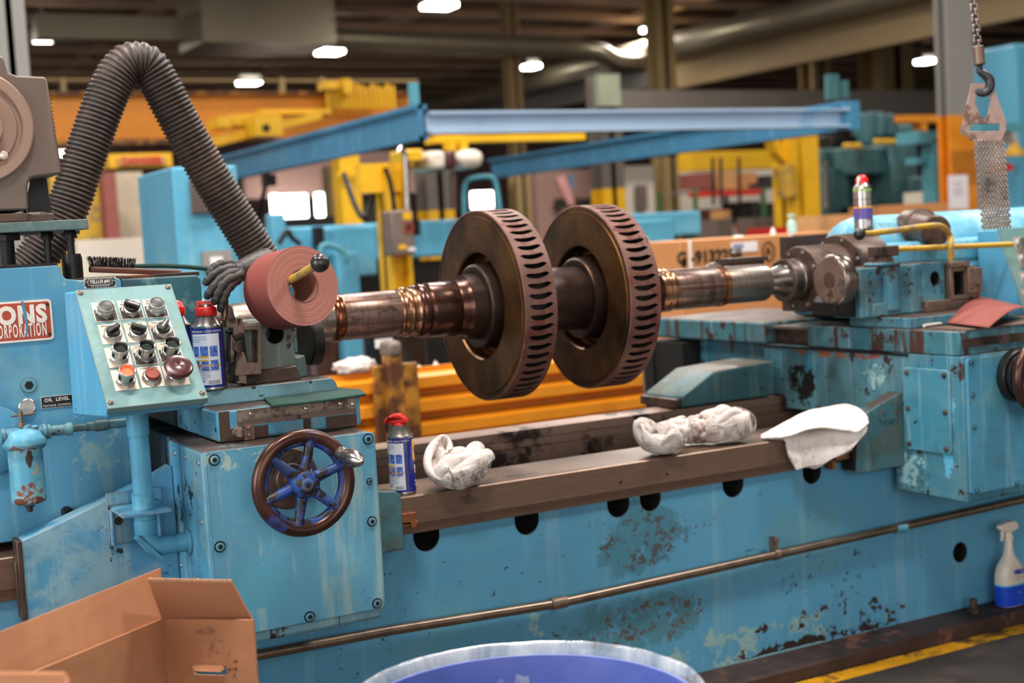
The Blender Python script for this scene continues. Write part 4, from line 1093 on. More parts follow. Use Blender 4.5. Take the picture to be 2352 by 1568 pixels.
# access panel on the side face
cs = [P(*p, x=rx) for p in ((2074, 842), (2184, 849), (2191, 1041), (2088, 1033))]
ya_, yb2 = sum(c.y for c in (cs[1], cs[2]))/2, sum(c.y for c in (cs[0], cs[3]))/2
za_, zb2 = sum(c.z for c in cs[2:])/2, sum(c.z for c in cs[:2])/2
mb = MB(); mb.prism([(rx, y, z) for y, z in rrect(ya_, za_, yb2, zb2, .014)], (-.009, 0, 0)); acp = mb.build('access_panel', worn('access_panel_paint', '#3f8299', '#4f8a98', s=4, alt=.55, chips=.68, streak=.5, grime=.5, edge=1, ecol='#8fa39a', stains=[((2.92, 2.95, .60), (.05, .12, .03), '#5fb0d0', 16, .46)]), rc_, bevel=.0025, label='rectangular access panel with rounded corners')
for y in (ya_+.018, yb2-.018):
    for z in (za_+.016, (za_+zb2)/2, zb2-.016): MB().lathe((rx-.009, y, z), (-1, 0, 0), [(0, .008), (.004, .007), (.006, .004), (.006, 0)], 14).build('panel_screw', m_brown, acp)
# front chip guard with its plate
w0 = P(1968, 1085, y=3.03).x; zA, zB, zL = P(2062, 905, y=3.03).z, P(1980, 958, y=3.03).z, .578
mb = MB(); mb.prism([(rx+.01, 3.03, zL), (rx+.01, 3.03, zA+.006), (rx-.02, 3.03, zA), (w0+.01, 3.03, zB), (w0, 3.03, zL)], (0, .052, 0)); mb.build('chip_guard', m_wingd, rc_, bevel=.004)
a, b = P(2018, 927, y=3.03), P(2060, 962, y=3.03)
MB().prism([(x, 3.03, z) for x, z in rrect(a.x, b.z, b.x, a.z, .006)], (0, -.005, 0)).build('guard_plate', m_wingd, rc_, bevel=.001)
for xx in (a.x+.011, b.x-.01): MB().hexbolt((xx, 3.025, (a.z+b.z)/2), (0, -1, 0), .005, .005, n=12).build('guard_bolt', m_brownl, rc_)
MB().box((w0-.006, 3.035, zL+.01), (w0+.004, 3.083, zB-.02)).build('way_wiper', m_dark, rc_, smooth=0)
MB().box((w0-.075, 3.05, zL+.045), (w0, 3.083, zL+.07)).box((w0-.072, 3.05, zL+.02), (w0-.06, 3.083, zL+.07)).build('bronze_wiper', m_bronze, rc_)
# cross slide table in three steps
mb = MB(); mb.box((rx-.001, 2.802, .914), (rx+.55, 3.44, .984)); t2 = mb.build('cross_slide', m_rtab, rc_, bevel=.005)
MB().box((rx+.045, 3.44, .914), (rx+.5, 3.66, .966)).build('slide_waist', m_brown, t2, bevel=.003)
mb = MB(); mb.box((rx, 3.655, .913), (rx+.5, 4.30, .986)); mb.build('slide_tail', m_rtab, t2, bevel=.008)
MB().box((rx+.02, 3.46, .966), (rx+.38, 3.72, .974)).build('cover_sheet', steel('grey_sheet', '#7d7368', .35, .6, grime='#4a3d35', grime_at=.62), t2, smooth=0)
MB().box((rx+.01, 2.798, .938), (rx+.5, 2.803, .962)).build('edge_strip', m_brown, t2, smooth=0)
MB().prism([(rx+.03, 2.80, .984), (rx+.40, 2.80, .984), (rx+.40, 2.96, .984), (rx+.03, 2.96, .984)], (0, 0, .003)).build('table_top', m_brownl, t2, smooth=0)
MB().box((rx+.01, 3.0, .984), (rx+.42, 3.255, 1.016)).build('tool_slide', m_rbody, rc_, bevel=.004)
MB().box((rx-.03, 4.28, .64), (rx+.2, 4.34, .90)).box((rx-.02, 4.1, .66), (rx+.3, 4.28, .90)).build('rear_shade_box', m_void, rc_, smooth=0)  # solid black boxes standing for the shaded void under the table

# ================================================================ burnishing head on the right carriage
bh = thing('burnishing_head', 'blue tool head with steel roller and yellow lever at right', 'tool head', (3.05, 3.25, 1.016))
by = 3.135
bx = P(1975, 660, y=by).x; bxe = P(2118, 660, y=by).x
zt_ = P(2050, 610, y=by).z; 
mb = MB(); mb.box((bx, by, 1.0165), (bxe, by+.125, zt_)); mb.lathe(((bx+bxe)/2-.005, by+.012, 1.03), Z, [(0, .036), (zt_-1.03, .036)], 32)
mb.lathe(((bx+bxe)/2-.005, by+.03, zt_), Z, [(0, .055), (.010, .055), (.012, .05), (.012, 0)], 32)
mb.build('head_body', m_rbody, bh, bevel=.006)
MB().box((bx+.04, by-.012, 1.0165), (bx+.15, by+.01, 1.058)).build('head_pad', m_rbody, bh, bevel=.004)
cxh = (bx+bxe)/2-.005
MB().lathe((cxh, by+.03, zt_+.01), Z, [(0, .03), (.012, .03), (.014, .024), (.03, .022), (.03, 0)], 24).build('pivot_stud', m_brown, bh)
kz = P(2060, 572, y=by).z
MB().box((cxh-.03, by+.0, kz-.02), (cxh+.042, by+.06, kz+.012)).build('lever_hub', m_brown, bh, bevel=.003)
a, b = V((cxh+.03, by+.02, kz)), P(2325, 561, y=by-.02)
MB().tube([a, a.lerp(b, .5), b], .0085, 14).build('clamp_lever', m_ychip, bh, label='straight lever with chipped yellow paint')
dc = P(1912, 643, y=by)
MB().lathe((dc.x-.0122, by, dc.z), X, [(0, .024), (0, .066), (.001, .067)], 56, caps=False).build('roller_face', m_brownl, bh)
MB().lathe((dc.x-.012, by, dc.z), X, [(0, 0), (.001, .024), (.0005, .026), (.0, .066), (.003, .0705), (.006, .0735), (.016, .0765), (.036, .0765), (.044, .073), (.05, .066), (.05, .03), (.09, .03)], 56).build('roller', m_steelb, bh, label='bright steel roller wheel')
MB().lathe((dc.x-.0132, by, dc.z), X, [(0, 0), (0, .0235), (.002, .024)], 32).build('roller_pin', m_brown, bh)
MB().prism([(bx+.0, by+.02, 1.02), (dc.x+.02, by+.02, 1.03), (dc.x+.02, by+.02, 1.07), (bx, by+.02, 1.14)], (0, .1, 0)).build('roller_fork', m_dark, bh, bevel=.003)
# holder with bores to the right of the head
mb = MB(); hx0, hx1 = bxe-.004, P(2168, 660, y=by).x
h1 = P(2145, 640, y=by)
holed(mb, [(hx0, 1.03), (hx1, 1.03), (hx1, zt_), (hx0, zt_)], [ell(h1.x, h1.z, .019, .022)], lambda x, z: (x, by-.005, z), (0, .12, 0)); mb.build('bored_holder', [m_rbody, m_void], bh, bevel=.002)
mb = MB(); g0, g1 = hx1+.008, P(2232, 660, y=by).x; gt = P(2200, 612, y=by).z; gb = P(2200, 688, y=by).z
holed(mb, [(g0, gb), (g1, gb), (g1, gt), (g0, gt)], [[(g0+.015, gb+.016), (g0+.058, gb+.016), (g0+.058, gt-.014), (g0+.015, gt-.014)]], lambda x, z: (x, by-.02, z), (0, .08, 0))
mb.box((g0-.002, by-.03, gt), (g0+.075, by+.03, gt+.016)).box((hx0, by-.02, 1.0165), (g1, by+.1, 1.05)).box((g0+.064, by-.034, gb+.02), (g1+.012, by-.01, gt-.006))
mb.build('holder_jaw', [m_brownl, m_void], bh, bevel=.002)
yl = 3.08
lp_ = [P(*p, y=yl) for p in ((1986, 537), (2040, 531), (2105, 522), (2148, 518))]+[P(2168, 523, y=yl+.03), P(2181, 540, y=yl+.06), P(2184, 562, y=by-.02), P(2184, 598, y=by-.01)]
MB().tube(smooth_path(lp_, 6), .0092, 14).build('bent_lever', m_ychip, bh, label='bent lever with chipped yellow paint')
MB().ball(P(1974, 538, y=yl), .0175, 20).build('ball_knob', m_black, bh)

# ================================================================ tailstock with its live centre
ts = thing('tailstock', 'pale blue tailstock with brown flanged live centre', 'tailstock', (3.6, 3.5, .75))
def tl(name, pa, pb, prof, mat, n=48):
    xa_, xb_ = AX(pa), AX(pb); return MB().lathe((xa_, AY, AZ), X, [(t*(xb_-xa_), r) for t, r in prof], n).build(name, mat, ts, smooth=35)
tl('live_centre', 1753.2, 1798, [(0, 0), (0, .030), (.08, .033), (1, .052), (1, .066)], m_steel)
tl('centre_ring', 1797, 1834, [(0, .03), (0, .064), (.03, .067), (.45, .067), (.5, .062), (.62, .062), (.66, .066), (.97, .066), (1, .06)], m_steelb)
for k in range(8):
    a = 2*PI*k/8; MB().lathe((AX(1797)-.0006, AY+.0595*math.cos(a), AZ+.0595*math.sin(a)), X, [(0, 0), (0, .0022), (.002, .0022)], 10).build('ring_hole', m_void, ts)
tl('quill_flange', 1834, 1922, [(0, .05), (0, .100), (.03, .104), (.98, .104), (1, .10)], m_brown)
tl('housing_flange', 1920, 1990, [(0, .09), (0, .130), (.05, .133), (1, .133)], m_brown)
for k in range(8):
    a = 2*PI*k/8+.3
    for pa2, rr2 in ((1834, .088), (1920, .119)): MB().hexbolt((AX(pa2), AY+rr2*math.cos(a), AZ+rr2*math.sin(a)), -X, .006, .004, n=12).build('flange_bolt', m_chrome, ts)
xa_ = AX(1988)
zcap = P(2020, 494, y=3.45).z
m_ts = worn('tailstock_paint', '#5aa5c2', '#86b9c4', s=3, alt=.54, chips=.62, cs=12, streak=.5, chip='#5a4035', grime=.4, scol='#a3c3c8')
mb = MB().box((xa_, 3.27, .99), (4.6, 3.78, 1.16)); mb.box((xa_, 3.27, 1.15), (4.6, 3.62, 1.23)); mb.build('tailstock_body', m_ts, ts, bevel=.02)
rb = .15; cz_ = zcap-rb; xb0 = P(1928, 520, y=3.5).x
MB().lathe((xb0, 3.5, cz_), X, [(0, 0), (.004, rb*.5), (.015, rb*.75), (.04, rb*.93), (.08, rb), (1.5, rb)], 40).build('quill_barrel', m_ts, ts, smooth=60)
mc = P(2140, 530, y=3.30)
MB().lathe((mc.x+.03, 3.42, mc.z+.012), (-.42, -1, -.06), [(0, .062), (.04, .066), (.085, .066), (.09, .058), (.13, .052), (.2, .050), (.205, .045), (.205, 0)], 36).build('quill_motor', m_brown, ts)
MB().box((xa_-.15, 3.60, 1.02), (xa_-.02, 3.64, 1.265)).build('back_plate', m_steelpl, ts, smooth=0)
MB().box((AX(1700), 3.47, 1.158), (AX(1790), 3.52, 1.20)).box((AX(1705), 3.46, 1.20), (AX(1795), 3.53, 1.212)).build('coolant_bracket', m_brown, ts, smooth=0)
MB().lathe((AX(1688), 3.535, 1.135), X, [(0, .04), (.02, .068), (.05, .068), (.06, .05), (.06, 0)], 32).build('rest_roller', m_steelb, ts)
# sloping control panel at the frame's right edge
sx = 3.50
pa_, pb_ = P(2262, 530, x=sx), P(2337, 700, x=sx)
cp = thing('tailstock_console', 'sloping blue control panel at the right picture edge with lit red button', 'control box', (sx+.15, 3.1, 1.0))
f0 = P(2290, 528, x=sx); f1 = P(2352, 722, x=sx)
MB().prism([(sx, 3.262, pa_.z), (sx, f0.y, f0.z), (sx, f1.y, f1.z), (sx, 3.262, f1.z-.01), (sx, 3.262, f1.z)][::-1], (.35, 0, 0)).build('box_shell', m_cbox, cp, bevel=.003)
s2 = (V((0, f1.y, f1.z))-V((0, f0.y, f0.z))); L2 = s2.length; s2.normalize(); n2 = V((0, -s2.z, s2.y)); n2 = n2 if n2.y < 0 else -n2
def Q2(u, v, h=0): return V((sx+u, f0.y, f0.z))+s2*v*L2+n2*h
MB().prism([Q2(0, 0), Q2(.35, 0), Q2(.35, 1), Q2(0, 1)], n2*.004).build('panel_plate', m_panel, cp)
for (px, py, mt, nm) in ((2341, 561, m_knob, None), (2350, 596, m_redlamp, 'lit red button'), (2356, 640, m_white, None), (2360, 680, m_plate, None)):
    q = (px-1176)*RGT-(py-784)*UPV+F*FWD; o_ = Q2(0, 0, .004); t = (o_-CAM).dot(n2)/q.dot(n2); c = CAM+t*q
    mb = MB().obox(c+n2*.001, X*.044, s2*.05, n2*.002); lp = mb.build('legend_plate', m_plate, cp, smooth=0)
    MB().lathe(c, n2, [(0, .019), (.006, .019), (.010, .016), (.02, .016), (.02, .013)], 24).build('chrome_bezel', m_chrome, lp)
    MB().lathe(c+n2*.01, n2, [(0, .0128), (.009, .0128), (.009, 0)], 20).build('button', mt, lp, label=nm)
# red lettered plate on the tailstock face, mostly hidden
a, b = P(2228, 625, y=3.265), P(2266, 688, y=3.265)
mb = MB(); mb.box((a.x-.12, 3.264, b.z), (b.x, 3.269, a.z), 0); mb.box((a.x-.11, 3.2635, b.z+.006), (b.x-.002, 3.2645, a.z-.006), 1)
mb.text('S', .085, (b.x-.006, 3.263, (a.z+b.z)/2), X, Z, 0, 'RIGHT', .0003, .75, bold=.002)
mb.build('name_plate', [m_platew, m_plateR], ts, smooth=0)
# ================================================================ spray cans
def arc(mb, c, r, a0, a1, z0, z1, mi, n=None):
    n = n or max(2, int(abs(a1-a0)/.12)+1); v = []
    for i in range(n+1):
        a = a0+(a1-a0)*i/n; p = V((c.x+r*math.cos(a), c.y+r*math.sin(a), 0))
        v.append((mb.bm.verts.new((p.x, p.y, c.z+z0)), mb.bm.verts.new((p.x, p.y, c.z+z1))))
    for i in range(n): mb.face([v[i][0], v[i+1][0], v[i+1][1], v[i][1]], mi)


def cyl_text(mb, body, size, c, r, a0, z, mi, align='LEFT', sx=1, bold=0, sp=1):
    """print wrapped on a can; a0 is the angle where it starts, running to the viewer's right"""
    mb.text(body, size, c, X, Z, mi, align, .0001, sx, bold, fn=lambda x, y, e: (c.x+(r+e)*math.cos(a0+x/r), c.y+(r+e)*math.sin(a0+x/r), c.z+z+y), sp=sp)


def can(name, label, c, r, h, group=None, back=None, logo=None, seam=(58, 66), cap='open', capdir=0, body=None):
    c = V(c); t = thing(name, label, 'spray can', c, group)
    va = math.atan2(CAM.y-c.y, CAM.x-c.x)               # direction to the viewer
    A = lambda d: va+R(d)                               # + = to the viewer's right
    hb = h*.70
    MB().lathe(c, Z, [(0, r*.9), (.001, r*1.0), (.005, r*1.01), (.006, r)], 40).lathe(c+Z*hb, Z, [(0, r), (.001, r*1.02), (.005, r*1.02), (.007, r*.97)], 40).build('can_rim', m_cansil, t)
    MB().lathe(c, Z, [(.005, r*.995), (hb, r*.995)], 48, caps=False).build('can_body', body or m_canblue, t)
    MB().lathe(c+Z*hb, Z, [(.004, r*.96), (.010, r*.86), (.022, r*.66), (.030, r*.58), (.032, r*.40), (.032, 0)], 36).build('can_dome', m_cansil, t)
    if back:
        mb = MB(); a0, a1 = A(back[0]), A(back[1]); rr_ = r*1.002
        arc(mb, c, rr_, a0, a1, .012, hb-.012, 0); w = (a1-a0)
        zt2_ = hb-.012
        cyl_text(mb, 'STOPS SQUEAKS  CLEANS  PROTECTS', .0062, c, r*1.003, a0+w*.02, hb-.007, 6, sx=.75)
        for k in range(3): cyl_text(mb, ('USE IN A VENTILATED AREA', 'loosens rusted parts and frees', 'drives out moisture')[k], .0034, c, rr_+.0002, a0+w*.05, zt2_-.006-.005*k, 4, sx=.9)
        for row in range(2):
            for col in range(3):
                b0 = a0+w*(.07+.30*col); arc(mb, c, rr_+.0003, b0, b0+w*.25, zt2_-.050-.031*row, zt2_-.027-.031*row, 1)
        arc(mb, c, rr_+.0003, a0+w*.02, a1-w*.02, .052, .058, 2)
        cyl_text(mb, 'DANGER', .0055, c, rr_+.0004, a0+w*.08, .055, 5, bold=.0002)
        for zz2 in (.066, .074): arc(mb, c, rr_+.0003, a0+w*.28, a0+w*.62, zz2-.002, zz2+.002, 2)
        for k in range(7): cyl_text(mb, ('Harmful or fatal if swallowed. Combustible.', 'Contains petroleum distillates. If swallowed', 'do NOT induce vomiting; call a physician', 'immediately. Use in ventilated areas.', 'Do not puncture or incinerate container.', 'Keep from heat, sparks and open flame.', 'Keep out of reach of children.')[k], .0033, c, rr_+.0002, a0+w*.05, .049-.0038*k, 4, sx=.82)
        for k in range(16): arc(mb, c, rr_+.0003, a0+w*(.58+.022*k), a0+w*(.58+.022*k+(.007 if k % 3 else .014)), .0135, .022, 3, 2)
        arc(mb, c, rr_+.0003, a0+w*.06, a0+w*.46, .0195, .022, 1)
        mb.build('back_label', [m_canlab, m_canpic, m_canyel, m_ink, m_cantxt, m_red, m_white], t, recalc=False)
    if seam:
        mb = MB(); arc(mb, c, r*1.002, A(seam[0]), A(seam[0]+2), .006, hb-.001, 0); arc(mb, c, r*1.002, A(seam[1]-3), A(seam[1]), .006, hb-.001, 0); mb.build('can_seam', m_cansil, t, recalc=False)
    if logo:
        mb = MB(); a0, a1 = A(logo[0]), A(logo[1]); arc(mb, c, r*1.003, a0, a1, hb*.60, hb-.006, 0)
        v0 = mb.bm.verts.new
        n = 6; top = []; bot = []
        for i in range(n+1):
            a = a0+(a1-a0)*i/n; top.append(v0((c.x+r*1.003*math.cos(a), c.y+r*1.003*math.sin(a), c.z+hb*.60))); bot.append(v0((c.x+r*1.003*math.cos(a), c.y+r*1.003*math.sin(a), c.z+hb*(.60-.12*i/n))))
        for i in range(n): mb.face([top[i], top[i+1], bot[i+1], bot[i]], 0)
        cyl_text(mb, 'WD-40', .026, c, r*1.0045, a0+.12, hb*.74, 1, bold=.0008)
        arc(mb, c, r*1.003, A(logo[0]+8), A(logo[0]+40), hb*.36, hb*.5, 3); arc(mb, c, r*1.004, A(logo[0]+14), A(logo[0]+34), hb*.38, hb*.41, 2)
        for k, tx in enumerate(('PENETRATES', 'LUBRICATES')): cyl_text(mb, tx, .006, c, r*1.003, A(logo[0]+5), .030-.009*k, 3)
        mb.build('front_logo', [m_canyel, m_canblue, m_red, m_white], t, recalc=False)
    z0 = hb+.026
    u = V((math.cos(A(capdir)), math.sin(A(capdir)), 0)); w = Z.cross(u); top = h
    if cap == 'open':          # collar narrowing to a notched spout
        mb = MB().lathe(c, Z, [(z0, r*.68), (z0+.004, r*.72), (z0+.018, r*.70), (top-.012, r*.60), (top-.012, 0)], 32)
        for s in (-1, 1): mb.obox(c+Z*(top-.006)+w*s*r*.48, u*r*.9, w*r*.18, Z*.014)
        mb.obox(c+Z*(top-.006)-u*r*.36, u*r*.2, w*r*1.0, Z*.014)
        k_ = mb.build('red_cap', m_canred, t, bevel=.0015); MB().lathe(c, Z, [(top-.012, r*.4), (top-.007, r*.38), (top-.007, 0)], 20).build('actuator', m_cansil, k_)
    elif cap == 'dome':
        MB().lathe(c, Z, [(z0, r*.70), (z0+.016, r*.72), (top-.014, r*.64), (top-.004, r*.48), (top, r*.25), (top, 0)], 32).build('red_cap', m_canred, t)
    else:                      # trigger head leaning out to one side with a straw
        mb = MB().lathe(c, Z, [(z0, r*.52), (z0+.01, r*.50), (z0+.01, 0)], 28)
        pr = [(-.66, z0+.008), (.62, z0+.008), (.70, z0+.016), (.50, top-.010), (.1, top-.001), (-.45, top-.002), (-.95, top-.012), (-1.16, top-.020), (-1.02, top-.028), (-.78, z0+.018)]
        mb.prism([c-u*a*r+Z*z-w*r*.42 for a, z in pr], w*r*.84)
        k_ = mb.build('red_cap', m_canred, t, bevel=.004, seg=3)
        if cap == 'straw':
            s0 = c+u*r*1.02+Z*(top-.03); MB().tube([s0, s0-u*.002-Z*.105], .0012, 8).build('straw', m_canred, k_)
            MB().obox(c+u*r*.98+Z*(top-.034), u*.006, w*.008, Z*.02).build('nozzle', m_brown, k_)
    return t


c2 = P(486, 893, z=1.0205)
can('spray_can', 'blue spray can with printed white back label in front of tool post', c2, .0335, .195, 'blue spray cans', back=(-78, 44), seam=(60, 68), cap='open', capdir=0)
c1 = P(414, 893, z=1.0205)
can('spray_can', 'blue spray can half hidden between control box and another can', c1, .0335, .200, 'blue spray cans', seam=(22, 32), cap='dome')
c3 = P(927, 1131, z=.7005); c3 = V((c3.x, max(c3.y, 3.125), .7005))
can('spray_can', 'blue spray can with red straw standing on the ground way', c3, .0325, .200, 'blue spray cans', back=(-100, 12), seam=(17, 27), logo=(58, 125), cap='straw', capdir=-98)
# silver can on the tailstock
c4 = V(P(1984, 526, y=3.42)); c4.z = zcap-rb+math.sqrt(max(0, rb*rb-(3.42-3.5)**2))+.001
c4 = P(1984, 526, y=3.42); 
t4 = thing('degreaser_can', 'silver and purple spray can standing on the blue tailstock', 'spray can', c4)
r4, h4 = .030, .175; hb = h4*.74; va = math.atan2(CAM.y-c4.y, CAM.x-c4.x)
MB().lathe(c4, Z, [(0, r4*.9), (.001, r4), (.004, r4*1.02), (.006, r4), (hb, r4), (hb+.003, r4*.98), (hb+.010, r4*.86), (hb+.02, r4*.6), (hb+.022, 0)], 36).build('can_body', m_cansil, t4)
mb = MB(); arc(mb, c4, r4*1.003, va-1.5, va+1.5, hb-.006, hb-.001, 0); mb.build('label_band', plain('lime_label', '#8cc63f', .4), t4, recalc=False)
mb = MB(); arc(mb, c4, r4*1.003, va-1.5, va+1.5, .032, .068, 0); arc(mb, c4, r4*1.003, va-1.5, va+1.5, .068, .073, 1)
arc(mb, c4, r4*1.003, va-1.5, va+1.5, .095, .097, 3); arc(mb, c4, r4*1.003, va+.15, va+.75, .012, .026, 4)
for k in range(6): arc(mb, c4, r4*1.004, va+.2+k*.08, va+.23+k*.08, .014, .024, 3, 1)
mb.build('can_label', [plain('purple_label', '#5a4f9c', .4), m_canyel, m_canyel, m_ink, m_canlab], t4, recalc=False)
MB().lathe(c4, Z, [(hb+.016, r4*.66), (hb+.03, r4*.7), (h4-.006, r4*.5), (h4, r4*.35), (h4, 0)], 28).build('red_cap', m_canred, t4)
ud = V((math.cos(va-.5), math.sin(va-.5), 0))
MB().obox(c4+ud*r4*.62+Z*(h4-.012), ud*.01, Z.cross(ud)*.009, Z*.014).tube([c4+ud*r4*.8+Z*(h4-.016), c4+ud*r4*.95+Z*(hb+.008)], .003, 8).build('nozzle', m_white, t4)
MB().tube([c4+ud*r4*1.08+Z*(hb+.01), c4+ud*r4*1.08+Z*.05], .0012, 8).build('straw', m_canred, t4)


# ================================================================ rags
def lump(name, label, c, rad, seed, mat, amp=.35, floor=None, edge=None, hang=.04, sub=5, freq=1.6, flat=.5, cat='rag'):
    """crumpled cloth ball resting on the way, one side slumped over its front edge"""
    bm = bmesh.new(); bmesh.ops.create_icosphere(bm, subdivisions=sub, radius=1)
    so = V((seed*3.1, seed*1.7, seed*.9)); c = V(c)
    for v in bm.verts:
        d = v.co.normalized()
        q = d*freq+so
        wv = V((mnoise.noise(q*1.3), mnoise.noise(q*1.3+V((9, 0, 0))), mnoise.noise(q*1.3+V((0, 9, 0)))))
        q2 = q+wv*1.1
        f1 = min(1, abs(mnoise.noise(q2*.9))*2.6); f2 = min(1, abs(mnoise.noise(q2*1.9+so))*2.4); f3 = mnoise.noise(q2*7)
        lob = mnoise.noise(d*1.1+so*2)
        k = 1+amp*(f1*.62+f2*.30+f3*.02-.40)+.30*lob
        p = V((d.x*rad[0]*k, d.y*rad[1]*k, d.z*rad[2]*k))
        w = c+p+V((0, 0, rad[2]*flat))
        if floor is not None:
            lim = floor+.002*(1+mnoise.noise(q*5))
            if edge is not None and w.y < edge-.004: lim = floor-hang*(.7+.5*mnoise.noise(q*2))
            if w.z < lim: w.z = lim+abs(w.z-lim)*.03
        v.co = w
    mb = MB(); mb.bm.free(); mb.bm = bm
    return mb.build(name, mat, None, smooth=180, label=label, cat=cat)


def cloth(name, label, fn, nu, nv, mat, th=.003, cat='rag', sub=1):
    mb = MB(); mb.grid(fn, nu, nv)
    return mb.build(name, mat, None, smooth=180, label=label, cat=cat, solid=th, sub=sub)


def pw(px, py, y): return P(px, py, y=y)


FZ = .7005
import numpy as np


def settle(seed, rad, n=34, size=.50, steps=170):
    """a square of cloth gathered into an ellipsoid on a table: stretch limits, a little stiffness,
    floor contact and self-repulsion; gives an n x n grid of points"""
    rng = np.random.default_rng(seed); h = size/(n-1)
    line = np.linspace(-size/2, size/2, n)
    u, v = np.meshgrid(line, line, indexing='ij')
    x = np.stack([u, v, np.full_like(u, .07)], -1)
    for k in range(9):
        kx, ky = rng.normal(0, 16, 2); ph = rng.uniform(0, 6.28); push = rng.normal(0, 1, 3)
        x += .010*np.sin(kx*u+ky*v+ph)[..., None]*push
    pos = x.reshape(-1, 3); vel = np.zeros_like(pos); rad = np.array(rad, float); mid = np.array([0, 0, rad[2]*.9])
    links = []
    for di, dj, stiff in ((1, 0, 1), (0, 1, 1), (1, 1, .6), (1, -1, .6), (2, 0, .12), (0, 2, .12)):
        one, two = [], []
        for i in range(n):
            for j in range(n):
                if i+di < n and 0 <= j+dj < n: one.append(i*n+j); two.append((i+di)*n+j+dj)
        links.append((np.array(one), np.array(two), h*math.hypot(di, dj), stiff))
    gi, gj = np.divmod(np.arange(n*n), n)
    apart = (np.abs(gi[:, None]-gi) > 1) | (np.abs(gj[:, None]-gj) > 1)
    for st in range(steps):
        t = min(1, st/(steps*.75)); r = rad*(1+2.4*(1-t)**1.4)
        vel = vel*.88; vel[:, 2] -= .00035
        new = pos+vel
        for it in range(4):
            for one, two, rest, stiff in links:
                d = new[two]-new[one]; ln = np.linalg.norm(d, axis=1)+1e-9; e = ln-rest
                if stiff < .2: e = np.minimum(e, 0)
                fix = (.25*stiff*e/ln)[:, None]*d
                np.add.at(new, one, fix); np.add.at(new, two, -fix)
            q = (new-mid)/r; m = np.linalg.norm(q, axis=1); out = m > 1
            new[out] = mid+(q[out]/m[out][:, None])*r
            new[:, 2] = np.maximum(new[:, 2], .001)
        if st % 2 == 0:
            d = new[:, None, :]-new[None, :, :]; dist = np.sqrt((d**2).sum(-1))+1e-9
            w = np.where((dist < h*.8) & apart, (h*.8-dist)/dist*.25, 0); new = new+(w[..., None]*d).sum(1)
        vel = np.clip(new-pos, -.006, .006); pos = pos+vel
    return pos.reshape(n, n, 3)


def crumple(label, cloth_grid, px, py, y, sc, rz, mat, name='cotton_rag', edge=3.0885, z=FZ, droop=.6):
    """lay a settled cloth on the way; what reaches past the way's edge sinks over it"""
    n = len(cloth_grid); c0 = P(px, py, y=y); ca, sa = math.cos(R(rz)), math.sin(R(rz))
    def fn(u, v):
        p = cloth_grid[min(n-1, round(u*(n-1)))][min(n-1, round(v*(n-1)))]
        x, yy, zz = float(p[0]*ca-p[1]*sa), float(p[0]*sa+p[1]*ca), float(p[2])
        q = V((c0.x+x*sc[0], y+yy*sc[1], z+.003+zz*sc[2]))
        if edge and q.y < edge-.006: q.z -= (edge-.006-q.y)*droop*max(0, 1-zz*sc[2]/.07)
        return q
    mb = MB(); mb.grid(fn, n, n)
    return mb.build(name, mat, None, smooth=180, label=label, cat='rag', solid=.0022, sub=2)


cloth_a = settle(3, (.085, .058, .058)); cloth_b = settle(8, (.075, .060, .062)); cloth_c = settle(21, (.090, .056, .058))
crumple('oil-spotted white rag bunched up beside the blue can on the way', cloth_a, 1056, 1100, 3.115, (1.38, 1.3, 1.5), 20, m_rag1, droop=.9)
crumple('white crumpled rag, leftmost of the rags at the right of the way', cloth_b, 1522, 1005, 3.135, (1.45, 1.25, 1.45), 55, m_rag2, droop=0)
crumple('brown soiled rag squeezed between two white rags', cloth_c, 1600, 1015, 3.20, (.8, .9, 1.2), 150, m_rag4)
crumple('white rag rolled and creased, between brown rag and folded towel', cloth_c, 1668, 990, 3.152, (1.3, 1.15, 1.6), -10, m_rag2, droop=0)
# folded towel lying on the way and hanging over its edge
tw = [P(1745, 1002, y=3.16), P(1985, 975, y=3.05), P(1835, 1082, y=3.045)]


def towel(layer):
    top = [P(*p) for p in ()]
    O = P(1745, 1003, y=3.14); A1 = P(1850, 950, y=3.18); A2 = P(1930, 940, y=3.15); A3 = P(1985, 958, y=3.02)
    B1 = P(1800, 1015, y=3.082); B2 = P(1880, 1003, y=3.05); B3 = P(1992, 988, y=3.005)
    C0 = P(1812, 1045, y=3.068); C1 = P(1830, 1080, y=3.055); C2 = P(1900, 1060, y=3.03); C3 = P(1962, 1026, y=3.0)
    rows = [[O, A1, A2, A3], [O.lerp(B1, .5), B1.lerp(A1, .5)+Z*.012, B2.lerp(A2, .5)+Z*.012, B3.lerp(A3, .5)+Z*.006], [B1, B1.lerp(B2, .5)+Z*.004, B2+Z*.002, B3], [C0, C0.lerp(C2, .4), C2.lerp(B2, .4), C3.lerp(B3, .3)], [C1, C1.lerp(C2, .5), C2, C3]]
    def cr(p, t):
        n = len(p)-1; x = t*n; i = min(n-1, int(x)); t = x-i
        p0, p1, p2, p3 = p[max(0, i-1)], p[i], p[i+1], p[min(n, i+2)]
        return .5*((2*p1)+(p2-p0)*t+(2*p0-5*p1+4*p2-p3)*t*t+(3*p1-p0-3*p2+p3)*t**3)
    def fn(u, v):
        if layer == 1: v = .08+v*.86; u = .05+u*.9
        q = cr([cr(r, u) for r in rows], v)
        k = mnoise.noise(V((u*3, v*3, layer*5)))*.010+mnoise.noise(V((u*9, v*7, layer*5)))*.003
        q = q+V((0, -.4, .9))*k
        if layer == 1: q += V((.004, .012, -.012))
        return q
    return fn


